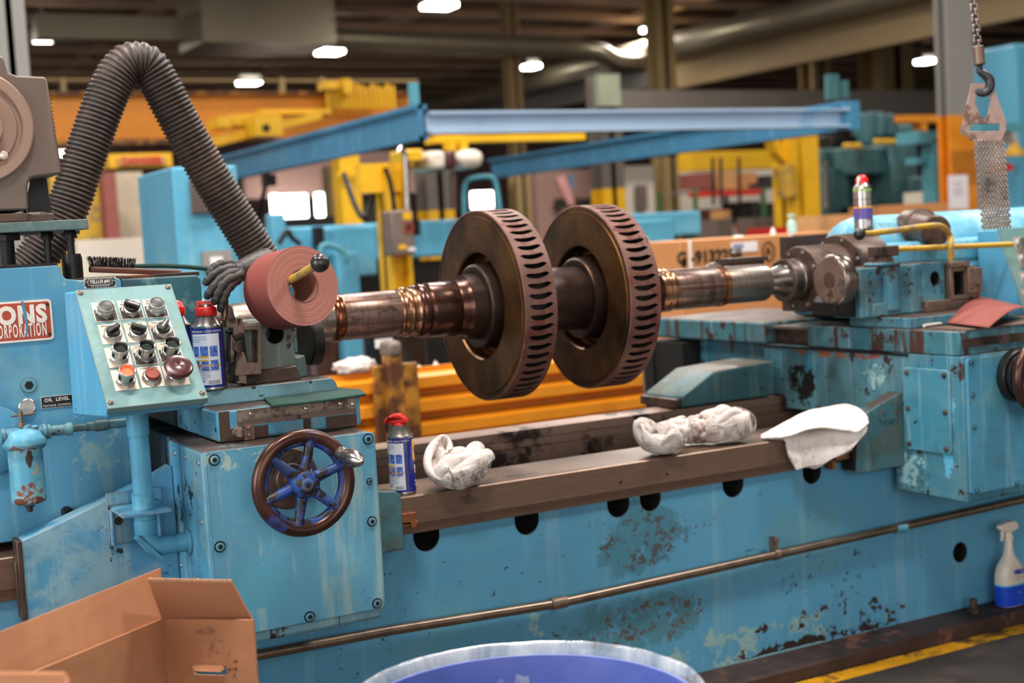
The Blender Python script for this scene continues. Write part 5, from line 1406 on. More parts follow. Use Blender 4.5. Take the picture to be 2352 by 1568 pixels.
t_ = thing('folded_towel', 'thick folded white towel draped over the way edge at right', 'towel', P(1870, 1050, y=3.07))
for ly in (0, 1):
    mb = MB(); mb.grid(towel(ly), 26, 26); mb.build('towel_fold', m_rag3, t_, smooth=180, solid=.006, sub=1)
mb = MB()      # upper fold with its lip lifted and wavy
lo_ = smooth_path([P(1747, 1004, y=3.11), P(1800, 1004, y=3.06), P(1850, 986, y=3.03), P(1900, 981, y=3.015), P(1942, 990, y=3.0), P(1968, 992, y=2.995), P(1996, 972, y=2.99)], 6)
up_ = smooth_path([P(1747, 1000, y=3.13), P(1800, 975, y=3.15), P(1850, 946, y=3.17), P(1900, 936, y=3.16), P(1940, 930, y=3.14), P(1970, 936, y=3.08), P(1992, 955, y=3.01)], 6)
def puff(u, v):
    x = u*(len(lo_)-1); i = min(len(lo_)-2, int(x)); t = x-i
    a, b = lo_[i].lerp(lo_[i+1], t), up_[i].lerp(up_[i+1], t)
    q = a.lerp(b, v); e = math.sin(PI*min(1, u*1.05))
    q = q+V((0, -.5, .8))*e*(.016*math.sin(PI*v)**.7)+V((0, -1, -.3))*e*.008*math.exp(-((v-.06)/.1)**2)
    return q+V((0, -.3, 1))*(.005*mnoise.noise(V((u*5, v*2.5, 2)))+.002*mnoise.noise(V((u*14, v*6, 7))))
mb.grid(puff, 40, 18); mb.build('towel_fold', m_rag3, t_, smooth=180, solid=.006, sub=1)
mb = MB()      # second ply peeping out under the front panel
def ply(u, v):
    a, b = P(1836, 1078, y=3.062).lerp(P(1958, 1034, y=3.012), u), P(1850, 1052, y=3.062).lerp(P(1955, 1012, y=3.014), u)
    return a.lerp(b, v)+V((0, -.004*math.sin(u*9), .004*math.sin(u*7)))
mb.grid(ply, 20, 6); mb.build('towel_fold', m_rag3, t_, smooth=180, solid=.006, sub=1)

# ================================================================ glove draped on the handle
gl = MB(); gy = 3.03
def G2(px, py, dy=0): return P(px, py, y=gy+dy)
fing = [[(560, 618, 0), (520, 618, -.02), (492, 630, -.03), (474, 648, -.03)], [(560, 622, -.01), (520, 632, -.035), (494, 655, -.042), (477, 679, -.04)], [(556, 630, -.02), (520, 645, -.045), (503, 670, -.05), (494, 692, -.048)], [(545, 640, -.025), (523, 662, -.045), (512, 688, -.05), (507, 709, -.048)], [(555, 612, .02), (520, 606, .01), (496, 612, .0), (482, 626, -.005)]]
for f in fing:
    p = smooth_path([G2(a_, b_, c_) for a_, b_, c_ in f], 5)
    gl.tube(p, [.0125-.0035*i/(len(p)-1)+.0012*math.sin(i*1.9) for i in range(len(p))], 12)
    gl.ball(p[-1], .0088, 10)
p = smooth_path([G2(538, 625, -.01), G2(560, 620, .0), G2(585, 612, .03), G2(610, 607, .06)], 5)
gl.tube(p, [.018+.002*math.sin(i*2.2)+.0012*i for i in range(len(p))], 14)
gl.ball(G2(545, 626, -.012), .022, 14, sc=(1.2, .8, .75))
gl.build('work_glove', m_glove, None, smooth=180, label='black work glove draped over the bent steel handle', cat='glove')

# ================================================================ brush, cloths and scraps on the headstock end
b0, b1 = P(203, 612, y=3.23), P(412, 620, y=3.30)
bs = thing('wire_brush', 'black bristle brush with brown wooden handle on the headstock', 'brush', (b0.x+.05, 3.24, 1.278))
zb_ = 1.284
bw = [(205, .011), (215, .014), (300, .014), (330, .009), (380, .009), (408, .010), (414, .008)]
def bp(px, dz=0):
    t = (px-203)/(412-203); q = b0.lerp(b1, t); return V((q.x, q.y, b0.z-.006+(b1.z-b0.z)*t+dz))
mb = MB()
rings = []
for px, hw_ in bw:
    q = bp(px); rings.append([mb.bm.verts.new(q+V((0, dy*hw_, dz))) for dy, dz in ((-1, -.007), (-1, .004), (-.6, .007), (.6, .007), (1, .004), (1, -.007))])
for i in range(len(rings)-1):
    for k in range(6): mb.face([rings[i][k], rings[i][(k+1) % 6], rings[i+1][(k+1) % 6], rings[i+1][k]])
mb.face(rings[0]); mb.face(rings[-1])
mb.build('brush_handle', m_wood, bs, bevel=.002)
mb = MB(); rnd = random.Random(4)
for i in range(46):
    for j in range(5):
        px = 208+i*2.15; q = bp(px, .006)+V((0, (j-2)*.0045, 0)); l = .022+rnd.uniform(-.002, .003)
        lean = V((-.0006*(23-i)*.35+rnd.uniform(-.003, .003), rnd.uniform(-.003, .003), l))
        mb.tube([q, q+lean], .00055, 3, caps=False)
mb.build('bristles', m_bristle, bs, kind=None)
a = P(480, 617, y=3.34)
mb = MB().tube(smooth_path([P(300, 612, y=3.40), P(360, 610, y=3.40), P(420, 612, y=3.40), P(478, 617, y=3.39)], 5), [.006]*16, 10)
mb.build('green_rope', m_green_felt, None, label='dark green rope lying behind the brush handle', cat='rope')
q = P(306, 629, y=3.2)
MB().box((q.x-.02, 3.20, 1.2765), (q.x+.035, 3.24, 1.2805)).build('metal_shim', m_copper, None, label='thin coppery shim under the brush handle', cat='shim')
# green scouring cloth over the scale, copper strip and a dark slat
gz = .9865
o = [P(*p, z=gz) for p in ((600, 913), (626, 936), (730, 925), (842, 909), (828, 899), (745, 893), (640, 903))]
MB().prism(o, (0, 0, .006)).build('scouring_cloth', m_green_felt, None, bevel=.002, label='flat dark green scouring cloth on the cross slide', cat='cloth')
a, b = P(632, 905, z=.994), P(722, 891, z=.994)
MB().obox((a+b)/2+V((0, .012, .006)), (b-a), V((-.004, .012, .012)), V((0, -.003, .003))).build('copper_strip', m_copper, None, label='orange copper strip lying behind the green cloth', cat='strip')
a, b = P(541, 918, z=.989), P(600, 911, z=.989)
MB().obox((a+b)/2, (b-a), V((.005, .016, 0)), V((0, 0, .006))).build('black_flat_bar', m_dark, None, label='short black flat bar left of the green cloth', cat='bar')

# sandpaper sheet and roll stub on the right table
sp = [P(2157, 744, z=.99), P(2250, 757, z=.99)]
def sheet(u, v):
    a = P(2157, 742, z=.992).lerp(P(2252, 753, z=.992), v)
    d = (P(2352, 722, z=.992)-P(2252, 753, z=.992))*.98
    q = a+d*u-V((0, .03, 0)); h = .042*math.sin(PI*min(1, u*.78))*(1-.3*v)
    return q+V((0, 0, .002+h+.012*u*(1-v)))
MB().grid(sheet, 18, 10).build('sandpaper_sheet', m_sand, None, smooth=180, solid=.0012, label='curled reddish sheet of sandpaper on the right table', cat='sandpaper')
a, b = P(2122, 748, z=.991), P(2162, 742, z=.991)
MB().tube([a, b], .0045, 12).build('chalk_stick', m_rag, None, label='white chalk stick beside the curled sandpaper sheet', cat='chalk')
lump('steel_wool', 'small grey tuft of steel wool beside the chalk stick', P(2140, 731, z=.99)+V((0, .0, .0)), (.022, .018, .012), 4.4, m_wingd, .4, .9872, None, sub=3, cat='steel wool')

# ================================================================ spray bottle on the base flange
c = V((P(2318, 1300, y=3.035).x, 3.035, .0835))
sb = thing('spray_bottle', 'white trigger spray bottle with blue lower label by the bed', 'spray bottle', c)
def bot(prof, sx=.050, sy=.029, n=28, mi=0):
    mb = MB(); rings = []
    for z, k, kx in prof:
        rg = []
        for i in range(n):
            a = 2*PI*i/n; ca, sa = math.cos(a), math.sin(a); e = .62
            rg.append(mb.bm.verts.new(c+V((sx*kx*k*math.copysign(abs(ca)**e, ca), sy*k*math.copysign(abs(sa)**e, sa), z))))
        rings.append(rg)
    for i in range(len(rings)-1):
        for q in range(n): mb.face([rings[i][q], rings[i][(q+1) % n], rings[i+1][(q+1) % n], rings[i+1][q]], mi)
    return mb, rings
mb, rg = bot([(0, .88, 1), (.004, .97, 1), (.05, 1, 1), (.085, 1, 1), (.105, .97, .98), (.125, .88, .92), (.14, .74, .78), (.155, .56, .62), (.17, .46, .52), (.185, .42, .48), (.2, .40, .44), (.203, .36, .4)])
mb.face(rg[0][::-1]); mb.face(rg[-1]); mb.build('bottle_body', m_bottle, sb, smooth=50)
mb, rg = bot([(.003, .985, 1.003), (.05, 1.012, 1.006), (.066, 1.012, 1.006)]); mb.build('blue_label', m_virblue, sb, smooth=60, label='blue lower label')
mb, rg = bot([(.066, 1.012, 1.006), (.071, 1.012, 1.006)]); mb.build('pale_label_band', m_skyl, sb, smooth=60)
mb = MB()
lf = c+V((0, -.0298, 0))
mb.text('VIREX', .021, lf+V((.010, 0, .108)), X, Z, 0, 'CENTER', .0004, .8, bold=.0006); mb.text('disinfectant cleaner', .005, lf+V((.010, 0, .092)), X, Z, 1, 'CENTER', .0003)
for k in range(3): mb.text('a a a', .009, lf+V((.008, -.0003, .045)), X, Z, 2, 'CENTER', .0003) if k == 0 else None
mb.text('TB', .008, lf+V((.006, 0, .082)), X, Z, 1, 'CENTER', .0003)
mb.build('front_print', [m_virblue, m_cantxt, m_skyl], sb, smooth=0)
MB().lathe(c+V((0, 0, .203)), Z, [(0, .0145), (.018, .0145), (.02, .012), (.03, .0105), (.03, 0)], 24).build('bottle_collar', m_bottle, sb)
mb = MB(); o = [(-.030, .238), (-.042, .246), (-.040, .256), (-.020, .262), (.018, .264), (.034, .256), (.038, .240), (.020, .232), (-.004, .228)]
mb.prism([c+V((x, -.010, z)) for x, z in o], (0, .020, 0))
mb.build('trigger_head', m_bottle, sb, bevel=.003)
MB().prism([c+V((x, -.005, z)) for x, z in ((-.030, .240), (-.018, .238), (-.026, .205), (-.032, .206))], (0, .01, 0)).build('trigger', m_bottle, sb, bevel=.002)
# red scrap on the floor edge
q = P(2115, 1475, z=0.0); 
lump('red_rag', 'small red and brown rag on the mat by the flange', (q.x, q.y-.02, .02), (.045, .025, .016), 6.6, plain('red_scrap', '#7a2a20', .7, 0, .3, 30, dirt='#3a2622', dirt_at=.52, dsc=16), .4, .015, None, sub=4)

# ================================================================ cardboard box at the lower left
kz = P(375, 1420, d=2.42); K = V(kz)
Rr = P(581, 1424, z=K.z); Lf = P(-330, 1712, z=K.z)
uB = (Rr-K); uA = (Lf-K).normalized()*.75
cb = thing('cardboard_box', 'open brown cardboard box with folded flaps at lower left', 'cardboard box', (K.x-.1, K.y-.2, 0))
TH = .006
nA = uA.cross(Z).normalized(); nB = Z.cross(uB).normalized()
Hb = K.z-.012
MB().hexa([K, K+uA, K+uA-nA*0+nA*TH, K+nA*TH][::1], [p-Z*Hb for p in (K, K+uA, K+uA+nA*TH, K+nA*TH)]).build('left_panel', m_card, cb, smooth=0)
# right panel with the punched hand hole
ub = uB.normalized(); LB = uB.length
cc = P(495, 1533, z=K.z)
def toB(px, py):
    q = (px-1176)*RGT-(py-784)*UPV+F*FWD; t = (K-CAM).dot(nB)/q.dot(nB); w = CAM+t*q-K; return w.dot(ub), w.z
h0, h1 = toB(440, 1525), toB(522, 1552)
mb = MB(); hh = [(h0[0]+x*(h1[0]-h0[0]), h0[1]+z*(h1[1]-h0[1])) for x, z in ((.08, 0), (0, .3), (.04, .85), (.12, 1), (.9, 1), (1, .8), (.98, .2), (.88, 0))]
holed(mb, [(0, 0), (LB, 0), (LB, -Hb), (0, -Hb)], [], lambda u, z: K+ub*u+Z*z, nB*.0001) if False else None
bm = mb.bm; es = []; lps = []
for lp in ([(0, 0), (LB, 0), (LB, -Hb), (0, -Hb)], hh):
    for off in (0,): pass
for side in (0, 1):
    es = []; L_ = []
    for lp in ([(0, 0), (LB, 0), (LB, -Hb), (0, -Hb)], hh):
        vs = [bm.verts.new(K+ub*u+Z*z+nB*TH*side) for u, z in lp]; L_.append(vs)
        for i in range(len(vs)): es.append(bm.edges.new((vs[i], vs[(i+1) % len(vs)])))
    bmesh.ops.triangle_fill(bm, use_beauty=True, use_dissolve=False, edges=es); lps.append(L_)
for a_, b_ in zip(lps[0], lps[1]):
    for i in range(len(a_)): mb.face([a_[i], a_[(i+1) % len(a_)], b_[(i+1) % len(a_)], b_[i]], 1)
rp = mb.build('right_panel', [m_card, m_cardedge], cb, smooth=0)
fl_ = [K+ub*(h0[0]+x*(h1[0]-h0[0]))+Z*(h0[1]+z*(h1[1]-h0[1])) for x, z in ((.06, .0), (.9, .0), (.93, .30), (.8, .62), (.1, .60), (0, .3))]
nf = (CAM-K).normalized()
MB().prism([p+nf*(.002+.016*k) for p, k in zip(fl_, (0, 0, .5, 1, 1, .5))], nf*.003).build('hand_hole_flap', m_card, rp, smooth=0)
# flaps
ft = [P(340, 1333, d=2.36), P(532, 1337, d=2.36)]
A0, A1 = P(372, 1421, d=2.42), P(580, 1424, d=2.415)
MB().hexa([A0, A1, ft[1], ft[0]], [p+V((.003, .005, 0)) for p in (A0, A1, ft[1], ft[0])]).build('right_flap', m_card, cb, smooth=0)
MB().hexa([ft[0]-Z*.0005, ft[1]-Z*.0005, ft[1]+Z*.0035, ft[0]+Z*.0035], [p+V((.003, .005, 0)) for p in (ft[0]-Z*.0005, ft[1]-Z*.0005, ft[1]+Z*.0035, ft[0]+Z*.0035)]).build('flap_edge', m_cardedge, cb, smooth=0, label='corrugated cut edge')
e1, e2 = P(366, 1306, d=2.45), P(-200, 1530, d=2.0)
B0, B1 = P(375, 1420, d=2.425), P(-200, 1666, d=1.97)
MB().hexa([B0, B1, e2, e1], [p+V((.004, .006, 0)) for p in (B0, B1, e2, e1)]).build('left_flap', m_card, cb, smooth=0)
n0 = [P(-60, 1548, d=1.75), P(150, 1549, d=1.75), P(160, 1562, d=1.74), P(130, 1640, d=1.74), P(-60, 1640, d=1.74)]
MB().prism(n0, V((0, .004, .003))).build('near_flap', m_card, cb, smooth=0)
MB().box((K.x-.02, K.y-.45, 0), (K.x+.16, K.y-.02, .012)).build('box_bottom', m_card, cb, smooth=0)

# ================================================================ waste bin with a clear liner
ct = P(1206, 1640, d=2.12); rb_ = .272
wb = thing('waste_bin', 'round blue waste bin lined with a clear plastic bag', 'waste bin', (ct.x, ct.y, 0))
zb3 = P(1195, 1487, d=2.12).z
cen_ = V((ct.x, ct.y, 0))
# find rim height: far edge of the rim is seen at (1200,1487)
far = cen_+V((FWD.x, FWD.y, 0)).normalized()*rb_
q = (1205-1176)*RGT-(1487-784)*UPV+F*FWD
t = ((far.x-CAM.x)*FWD.x+(far.y-CAM.y)*FWD.y)/(q.x*FWD.x+q.y*FWD.y); zr = CAM.z+t*q.z
MB().lathe(cen_, Z, [(.0, 0), (.0, rb_*.80), (zr-.03, rb_*.97), (zr-.012, rb_*1.0), (zr-.012, rb_*.97), (.02, rb_*.78), (.02, 0)], 56, caps=False).build('bin_tub', m_binblue, wb, smooth=40)
mb = MB(); n, rows = 144, [(.36, .955), (.25, .955), (.15, .96), (.08, .965), (.035, .97), (.008, .985), (-.006, 1.0), (-.010, 1.02), (-.002, 1.035), (.03, 1.045), (.08, 1.05), (.15, 1.055)]
rings = []
for j, (dz, k) in enumerate(rows):
    rg = []
    for i in range(n):
        a = 2*PI*i/n
        w = mnoise.noise(V((math.cos(a)*4, math.sin(a)*4, dz*1.5)))*.008+mnoise.noise(V((math.cos(a)*13, math.sin(a)*13, dz*2)))*.004
        inward = -.03 if j < 4 else 0
        r = rb_*k+w*(1.3 if j < 4 or j > 8 else .35)+inward*(4-j)/4*abs(mnoise.noise(V((math.cos(a)*5, math.sin(a)*5, 1))))*2
        rg.append(mb.bm.verts.new((cen_.x+r*math.cos(a), cen_.y+r*math.sin(a), zr-dz+w*.15)))
    rings.append(rg)
for j in range(len(rings)-1):
    for i in range(n): mb.face([rings[j][i], rings[j][(i+1) % n], rings[j+1][(i+1) % n], rings[j+1][i]])
mb.build('bag_liner', m_bag, wb, smooth=180, recalc=False, label='clear plastic liner')
MB().prism([cen_+V((-.2, .09, .2)), cen_+V((.0, .17, .2)), cen_+V((.0, .17, zr-.03)), cen_+V((-.2, .09, zr-.03))], (.01, -.02, 0)).build('crumpled_paper', m_paper, wb) if False else None

# ================================================================ hook, chain and mesh sling at the upper right
dh = 4.0
hk = thing('chain_hook', 'dark iron hook on a steel hoist chain at upper right', 'chain hook', P(2262, 215, d=dh))
cp_ = [P(2235, 0, d=dh)+V((-.02, 0, 2.6)), P(2235, 0, d=dh), P(2242, 60, d=dh), P(2246, 108, d=dh)]
mb = MB(); step = (cp_[3]-cp_[1]).length/9; link = []
for j in range(3):
    a_, b_ = cp_[j], cp_[j+1]; m_ = max(1, round((b_-a_).length/step))
    link += [(a_.lerp(b_, (k+.5)/m_), (b_-a_).normalized()) for k in range(m_)]
for i, (c, ax) in enumerate(link):
    l = step*.66
    sd = RGT if i % 2 else FWD; sd = (sd-ax*sd.dot(ax)).normalized(); w = .0085
    pts = [c+ax*(l*math.copysign(1, math.sin(a))*.62+math.sin(a)*w*.6)+sd*w*math.cos(a) for a in [2*PI*(k+.5)/16 for k in range(16)]]
    mb.tube(pts, .0036, 8, closed=True)
mb.build('chain', m_chain, hk)
a, b = P(2246, 106, d=dh), P(2250, 150, d=dh)
MB().cyl(a, b, .0165, 20).build('swivel_block', m_brownl, hk, bevel=.003)
hk_pts = [P(*p, d=dh) for p in ((2250, 150), (2251, 163), (2262, 172), (2273, 184), (2272, 203), (2260, 214), (2247, 213), (2243, 205))]
pp = smooth_path(hk_pts, 5)
MB().tube(pp, [.0075+.0065*math.sin(PI*i/(len(pp)-1))-.004*(i/(len(pp)-1))**4 for i in range(len(pp))], 14).build('hook', m_hook, hk)
sg = thing('hanging_sling', 'woven wire mesh sling with triangular steel end plate, hanging from hook', 'sling', P(2285, 520, d=dh))
S2 = lambda px, py, dd=dh: P(px, py, d=dd)
out_ = [(2232, 192), (2262, 191), (2284, 205), (2312, 278), (2311, 300), (2300, 323), (2230, 323), (2213, 297), (2212, 272)]
hole1 = [(2246, 204), (2268, 203), (2276, 232), (2268, 268), (2262, 274), (2250, 262), (2240, 235)]
hole2 = [(2228, 284), (2297, 284), (2297, 301), (2228, 301)]
mb = MB(); bm = mb.bm; lps = []
dirn = FWD*.006
for side in (0, 1):
    es = []; L_ = []
    for lp in (out_, hole1, hole2):
        vs = [bm.verts.new(S2(*p)+dirn*side) for p in lp]; L_.append(vs)
        for i in range(len(vs)): es.append(bm.edges.new((vs[i], vs[(i+1) % len(vs)])))
    bmesh.ops.triangle_fill(bm, use_beauty=True, use_dissolve=False, edges=es); lps.append(L_)
for a_, b_ in zip(*lps):
    for i in range(len(a_)): mb.face([a_[i], a_[(i+1) % len(a_)], b_[(i+1) % len(a_)], b_[i]])
mb.build('end_plate', m_sling, sg, smooth=0, bevel=.0015)
mb = MB(); nr = 29
for r_i in range(nr):
    t = r_i/(nr-1); l = S2(2236+t*20, 326+t*198); r = S2(2306+t*16, 326+t*192)
    amp = .003; pts = []
    m2 = 44
    for i in range(m2+1):
        u = i/m2; ph = 2*PI*9*u+(PI if r_i % 2 else 0)
        pts.append(l.lerp(r, u)+Z*.0062*math.sin(ph)+FWD*amp*math.cos(ph))
    mb.tube(pts, .0026, 6)
mb.build('wire_mesh', m_mesh, sg)
# ================================================================ the hall behind
def slab(mb, px0, py0, px1, py1, y, dy, mi=0):
    ym, xm = (py0+py1)/2, (px0+px1)/2
    mb.box((P(px0, ym, y=y).x, y, P(xm, py1, y=y).z), (P(px1, ym, y=y).x, y+dy, P(xm, py0, y=y).z), mi); return mb


def solo(name, mat, rect, y, dy, label, cat, group=None, bevel=0, extra=(), kind=None, gnd=False):
    mb = MB()
    if gnd: mb.box((P(rect[0], (rect[1]+rect[3])/2, y=y).x, y, 0), (P(rect[2], (rect[1]+rect[3])/2, y=y).x, y+dy, P((rect[0]+rect[2])/2, rect[1], y=y).z))
    else: slab(mb, *rect, y, dy)
    for r in extra: slab(mb, *r[:4], r[4] if len(r) > 4 else y, r[5] if len(r) > 5 else dy)
    return mb.build(name, mat, None, smooth=0, label=label, cat=cat, group=group, bevel=bevel, kind=kind)


def toground(px, py0, px1, y, dy, mb, mi=0):
    a, b = P(px, py0, y=y), P(px1, py0, y=y); mb.box((a.x, y, 0), (b.x, y+dy, a.z), mi); return mb


# shell: floor, roof, far wall
XW0, XW1, YW0, YW1, RZ = -14, 62, -9, 56, 6.9
MB().box((XW0, YW0, -.1), (XW1, YW1, 0)).build('floor', m_floor, None, smooth=0, kind='structure')
MB().box((XW0, YW0, RZ), (XW1, YW1, RZ+.1)).build('ceiling', m_roof, None, smooth=0, kind='structure')
mb = MB()
y = 4.0
while y < YW1:
    mb.box((XW0, y, RZ-.15), (XW1, y+.22, RZ)); mb.box((XW0, y+.03, RZ-.58), (XW1, y+.19, RZ-.46))
    y += 2.1 if y > 12 else 3.2
mb.build('trim_1', m_joist, None, smooth=0, kind='structure')
mb = MB()
for x in range(-4, 60, 6): mb.box((x, 2, RZ-.35), (x+.16, YW1, RZ-.1))
mb.build('trim_2', m_joist, None, smooth=0, kind='structure')
MB().box((XW0, YW1, 0), (XW1, YW1+.3, RZ)).build('wall_far', m_pink, None, smooth=0, kind='structure')
MB().box((XW1, YW0, 0), (XW1+.3, YW1, RZ)).build('wall_right', m_pink, None, smooth=0, kind='structure')
# rubber mat with a yellow edge in front of the machine
ye = P(2352, 1440, z=.012).y
mt = thing('floor_mat', 'dark ribbed rubber mat with worn yellow edge beside lathe', 'mat', (3, 2, 0))
MZ = .036
yy0 = P(2352, 1454, z=MZ).y; yy1 = min(2.972, P(2352, 1428, z=MZ).y)
mb = MB(); mb.box((.4, .4, 0), (6.5, yy0-.0, MZ))
for i in range(330): xx = 1.6+i*.0125; mb.box((xx, 2.2, MZ), (xx+.006, yy0, MZ+.003))
mb.build('mat_sheet', m_mat, mt, smooth=0)
mb = MB(); mb.box((.4, yy0, 0), (6.5, yy1, MZ+.001))
for i in range(330): xx = 1.6+i*.0125; mb.box((xx, yy0, MZ), (xx+.006, yy1, MZ+.004))
mb.build('yellow_edge', m_matyel, mt, smooth=0, label='worn yellow edge strip')

# orange guard rail right behind the lathe
gy_ = P(960, 838, z=.80).y
gr = thing('guard_rail', 'orange corrugated steel guard rail behind the lathe bed', 'guard rail', (4, gy_, 0))
GX0, GX1 = P(690, 860, y=gy_).x, P(1640, 800, y=gy_).x+3
zt_ = P(1010, 838, y=gy_).z; zb_ = P(1010, 990, y=gy_).z
def ribbed(z0, z1, n):
    pr = []; h = (z1-z0)/n
    for i in range(n): pr += [(0, z0+h*i), (-.05, z0+h*(i+.18)), (-.05, z0+h*(i+.62)), (0, z0+h*(i+.80))]
    pr.append((0, z1)); return pr
pr = ribbed(zb_-.12, zt_, 4)
mb = MB(); mb.prism([(GX0, gy_+a, z) for a, z in pr]+[(GX0, gy_+.02, zt_), (GX0, gy_+.02, zb_-.12)], (GX1-GX0, 0, 0)); mb.build('rail_panel', m_orange, gr, smooth=0)
a, b = P(857, 900, y=gy_-.06), P(962, 900, y=gy_-.06)
mb = MB(); mb.box((a.x, gy_-.07, 0), (b.x, gy_-.05, zt_+.03)); mb.box((a.x+.05, gy_-.12, 0), (b.x-.09, gy_-.05, zt_+.07)); mb.build('rail_post', m_orangeb, gr, smooth=0, bevel=.008)
tp_ = P(896, 842, y=gy_-.1); MB().box((a.x+.05, gy_-.13, zt_+.06), (b.x-.09, gy_-.02, zt_+.13)).build('post_cap', m_boxgrey, gr, bevel=.02)
p = P(815, 840, y=gy_); lump('work_gloves', 'pale work gloves lying on top of the orange guard rail', (p.x, gy_+.01, zt_+.01), (.085, .04, .035), 3.7, m_rag2, .5, zt_+.005, None, sub=4, cat='gloves')
# drums and a wrapped bag beyond the rail
def drum(name, px0, px1, pyt, y, lab, mat):
    a, b = P(px0, pyt, y=y), P(px1, pyt, y=y); r = (b.x-a.x)/2; t = thing(name, lab, 'drum', ((a.x+b.x)/2, y, 0)); h = a.z
    MB().lathe(((a.x+b.x)/2, y, 0), Z, [(0, r), (h*.33, r), (h*.34, r*1.03), (h*.36, r), (h*.66, r), (h*.67, r*1.03), (h*.69, r), (h-.02, r), (h, r*1.02), (h, r*.97), (h-.02, r*.95), (h-.02, 0)], 40).build('drum_shell', mat, t)
    MB().lathe(((a.x+b.x)/2, y, h-.02), Z, [(0, .06), (.03, .06), (.03, 0)], 16).build('drum_bung', m_steelb, t)
    return t
dr_ = drum('oil_drum', 838, 972, 770, gy_+.9, 'black oil drum with white label beyond the guard rail', m_drum)
drum('steel_drum', 690, 775, 785, gy_+.7, 'brown steel drum beyond the guard rail under shaft end', m_drumbr)
mb = MB(); slab(mb, 862, 778, 902, 798, gy_+.9-.44, .004); mb.build('drum_label', m_paper, dr_, smooth=0)
p = P(992, 830, y=gy_+.45); lump('wrapped_bag', 'crumpled pale plastic bag between oil drum and rotor disc', (p.x, gy_+.45, .12), (.13, .12, max(.3, (p.z-.12)*.68)), 9.1, m_foil, .3, .0, None, sub=4, cat='bag')
solo('rail_stand', m_greyd, (1484, 790, 1496, 930), gy_-.25, .03, 'thin grey upright in front of the guard rail', 'post')

# blue cabinet behind the headstock
yc = 6.6
cbn = thing('electrical_cabinet', 'tall sky-blue electrical cabinet with louvred door behind hose', 'cabinet', P(430, 600, y=yc))
a, b = P(405, 500, y=yc), P(552, 500, y=yc); zt_ = P(480, 381, y=yc).z; lx = P(322, 500, x=a.x).y
MB().box((a.x, yc, 0), (b.x, lx, zt_)).build('cabinet_body', m_bgblue, cbn, bevel=.01)
mb = MB(); slab(mb, 408, 384, 549, 760, yc-.02, .02); mb.build('door', m_bgblue, cbn, bevel=.006)
mb = MB(); slab(mb, 440, 409, 503, 489, yc-.045, .03)
for i in range(10): slab(mb, 442, 412+i*7.6, 501, 415+i*7.6, yc-.06, .03, 0)
mb.build('louvre', m_boxgrey, cbn, smooth=0)
mb = MB(); slab(mb, 467, 575, 533, 612, yc-.06, .04); mb.build('door_box', m_grey, cbn, smooth=0)
mb = MB(); slab(mb, 484, 590, 512, 610, yc-.07, .01); mb.build('door_notice', m_paper, cbn, smooth=0)

# blue machine behind the rail: long bed with boxes
ym = 9.8
bm_ = thing('rear_machine', 'long sky-blue machine standing behind the orange guard rail', 'machine', P(1000, 700, y=ym))
mb = MB(); slab(mb, 560, 512, 1160, 598, ym, .8); mb.build('machine_bed', m_bgblue, bm_, bevel=.02)
mb = MB(); slab(mb, 742, 520, 865, 636, ym-.12, .1); slab(mb, 690, 590, 745, 700, ym-.3, .3); slab(mb, 782, 578, 832, 830, ym-.35, .3); slab(mb, 628, 490, 660, 640, ym-.2, .15); mb.build('machine_cover', m_bgblue, bm_, bevel=.015)
mb = MB(); mb.box((P(560, 600, y=ym+.1).x, ym+.1, 0), (P(1160, 600, y=ym+.1).x, ym+.5, P(1000, 598, y=ym+.1).z)); mb.build('machine_base', m_dark, bm_, smooth=0)
for k, pts in enumerate((((735, 592), (740, 565), (765, 565), (790, 580), (795, 600)), ((640, 560), (660, 530), (670, 545), (690, 560)))):
    MB().tube(smooth_path([P(*q, y=ym-.35) for q in pts], 5), .02, 10).build('machine_hose', m_dark if k else m_teal, bm_)
mb = MB(); slab(mb, 725, 520, 745, 570, ym-.2, .08); mb.build('machine_valve', m_dark, bm_, smooth=0)
bm2 = thing('rear_cabinet', 'pair of sky-blue machine boxes right of the rotor discs', 'machine', P(1530, 560, y=9.0))
mb = MB(); slab(mb, 1462, 503, 1552, 598, 9.0, .6); mb.build('machine_box', m_bgblue, bm2, bevel=.02)
mb = MB(); slab(mb, 1420, 488, 1612, 545, 9.7, .8); mb.build('machine_bed', m_bgblue, bm2, bevel=.02)
mb = MB(); mb.box((P(1440, 600, y=9.2).x, 9.2, 0), (P(1550, 600, y=9.2).x, 9.6, P(1500, 598, y=9.2).z)); mb.build('machine_base', m_dark, bm2, smooth=0)
MB().tube(smooth_path([P(1462, 562, y=8.9), P(1480, 556, y=8.9), P(1486, 548, y=8.9)], 5), .02, 10).build('yellow_hook', m_yellow, bm2)
# arched teal handle
MB().tube(smooth_path([P(1066, 509, y=9.9), P(1066, 480, y=9.9), P(1066, 440, y=9.9), P(1070, 420, y=9.9), P(1082, 410, y=9.9), P(1120, 405, y=9.9), P(1136, 415, y=9.9), P(1142, 440, y=9.9), P(1148, 485, y=9.9), P(1150, 504, y=9.9)], 6), .020, 12).build('tube_arch', m_teal, None, label='bent teal tube arch above the left rotor disc', cat='handle')

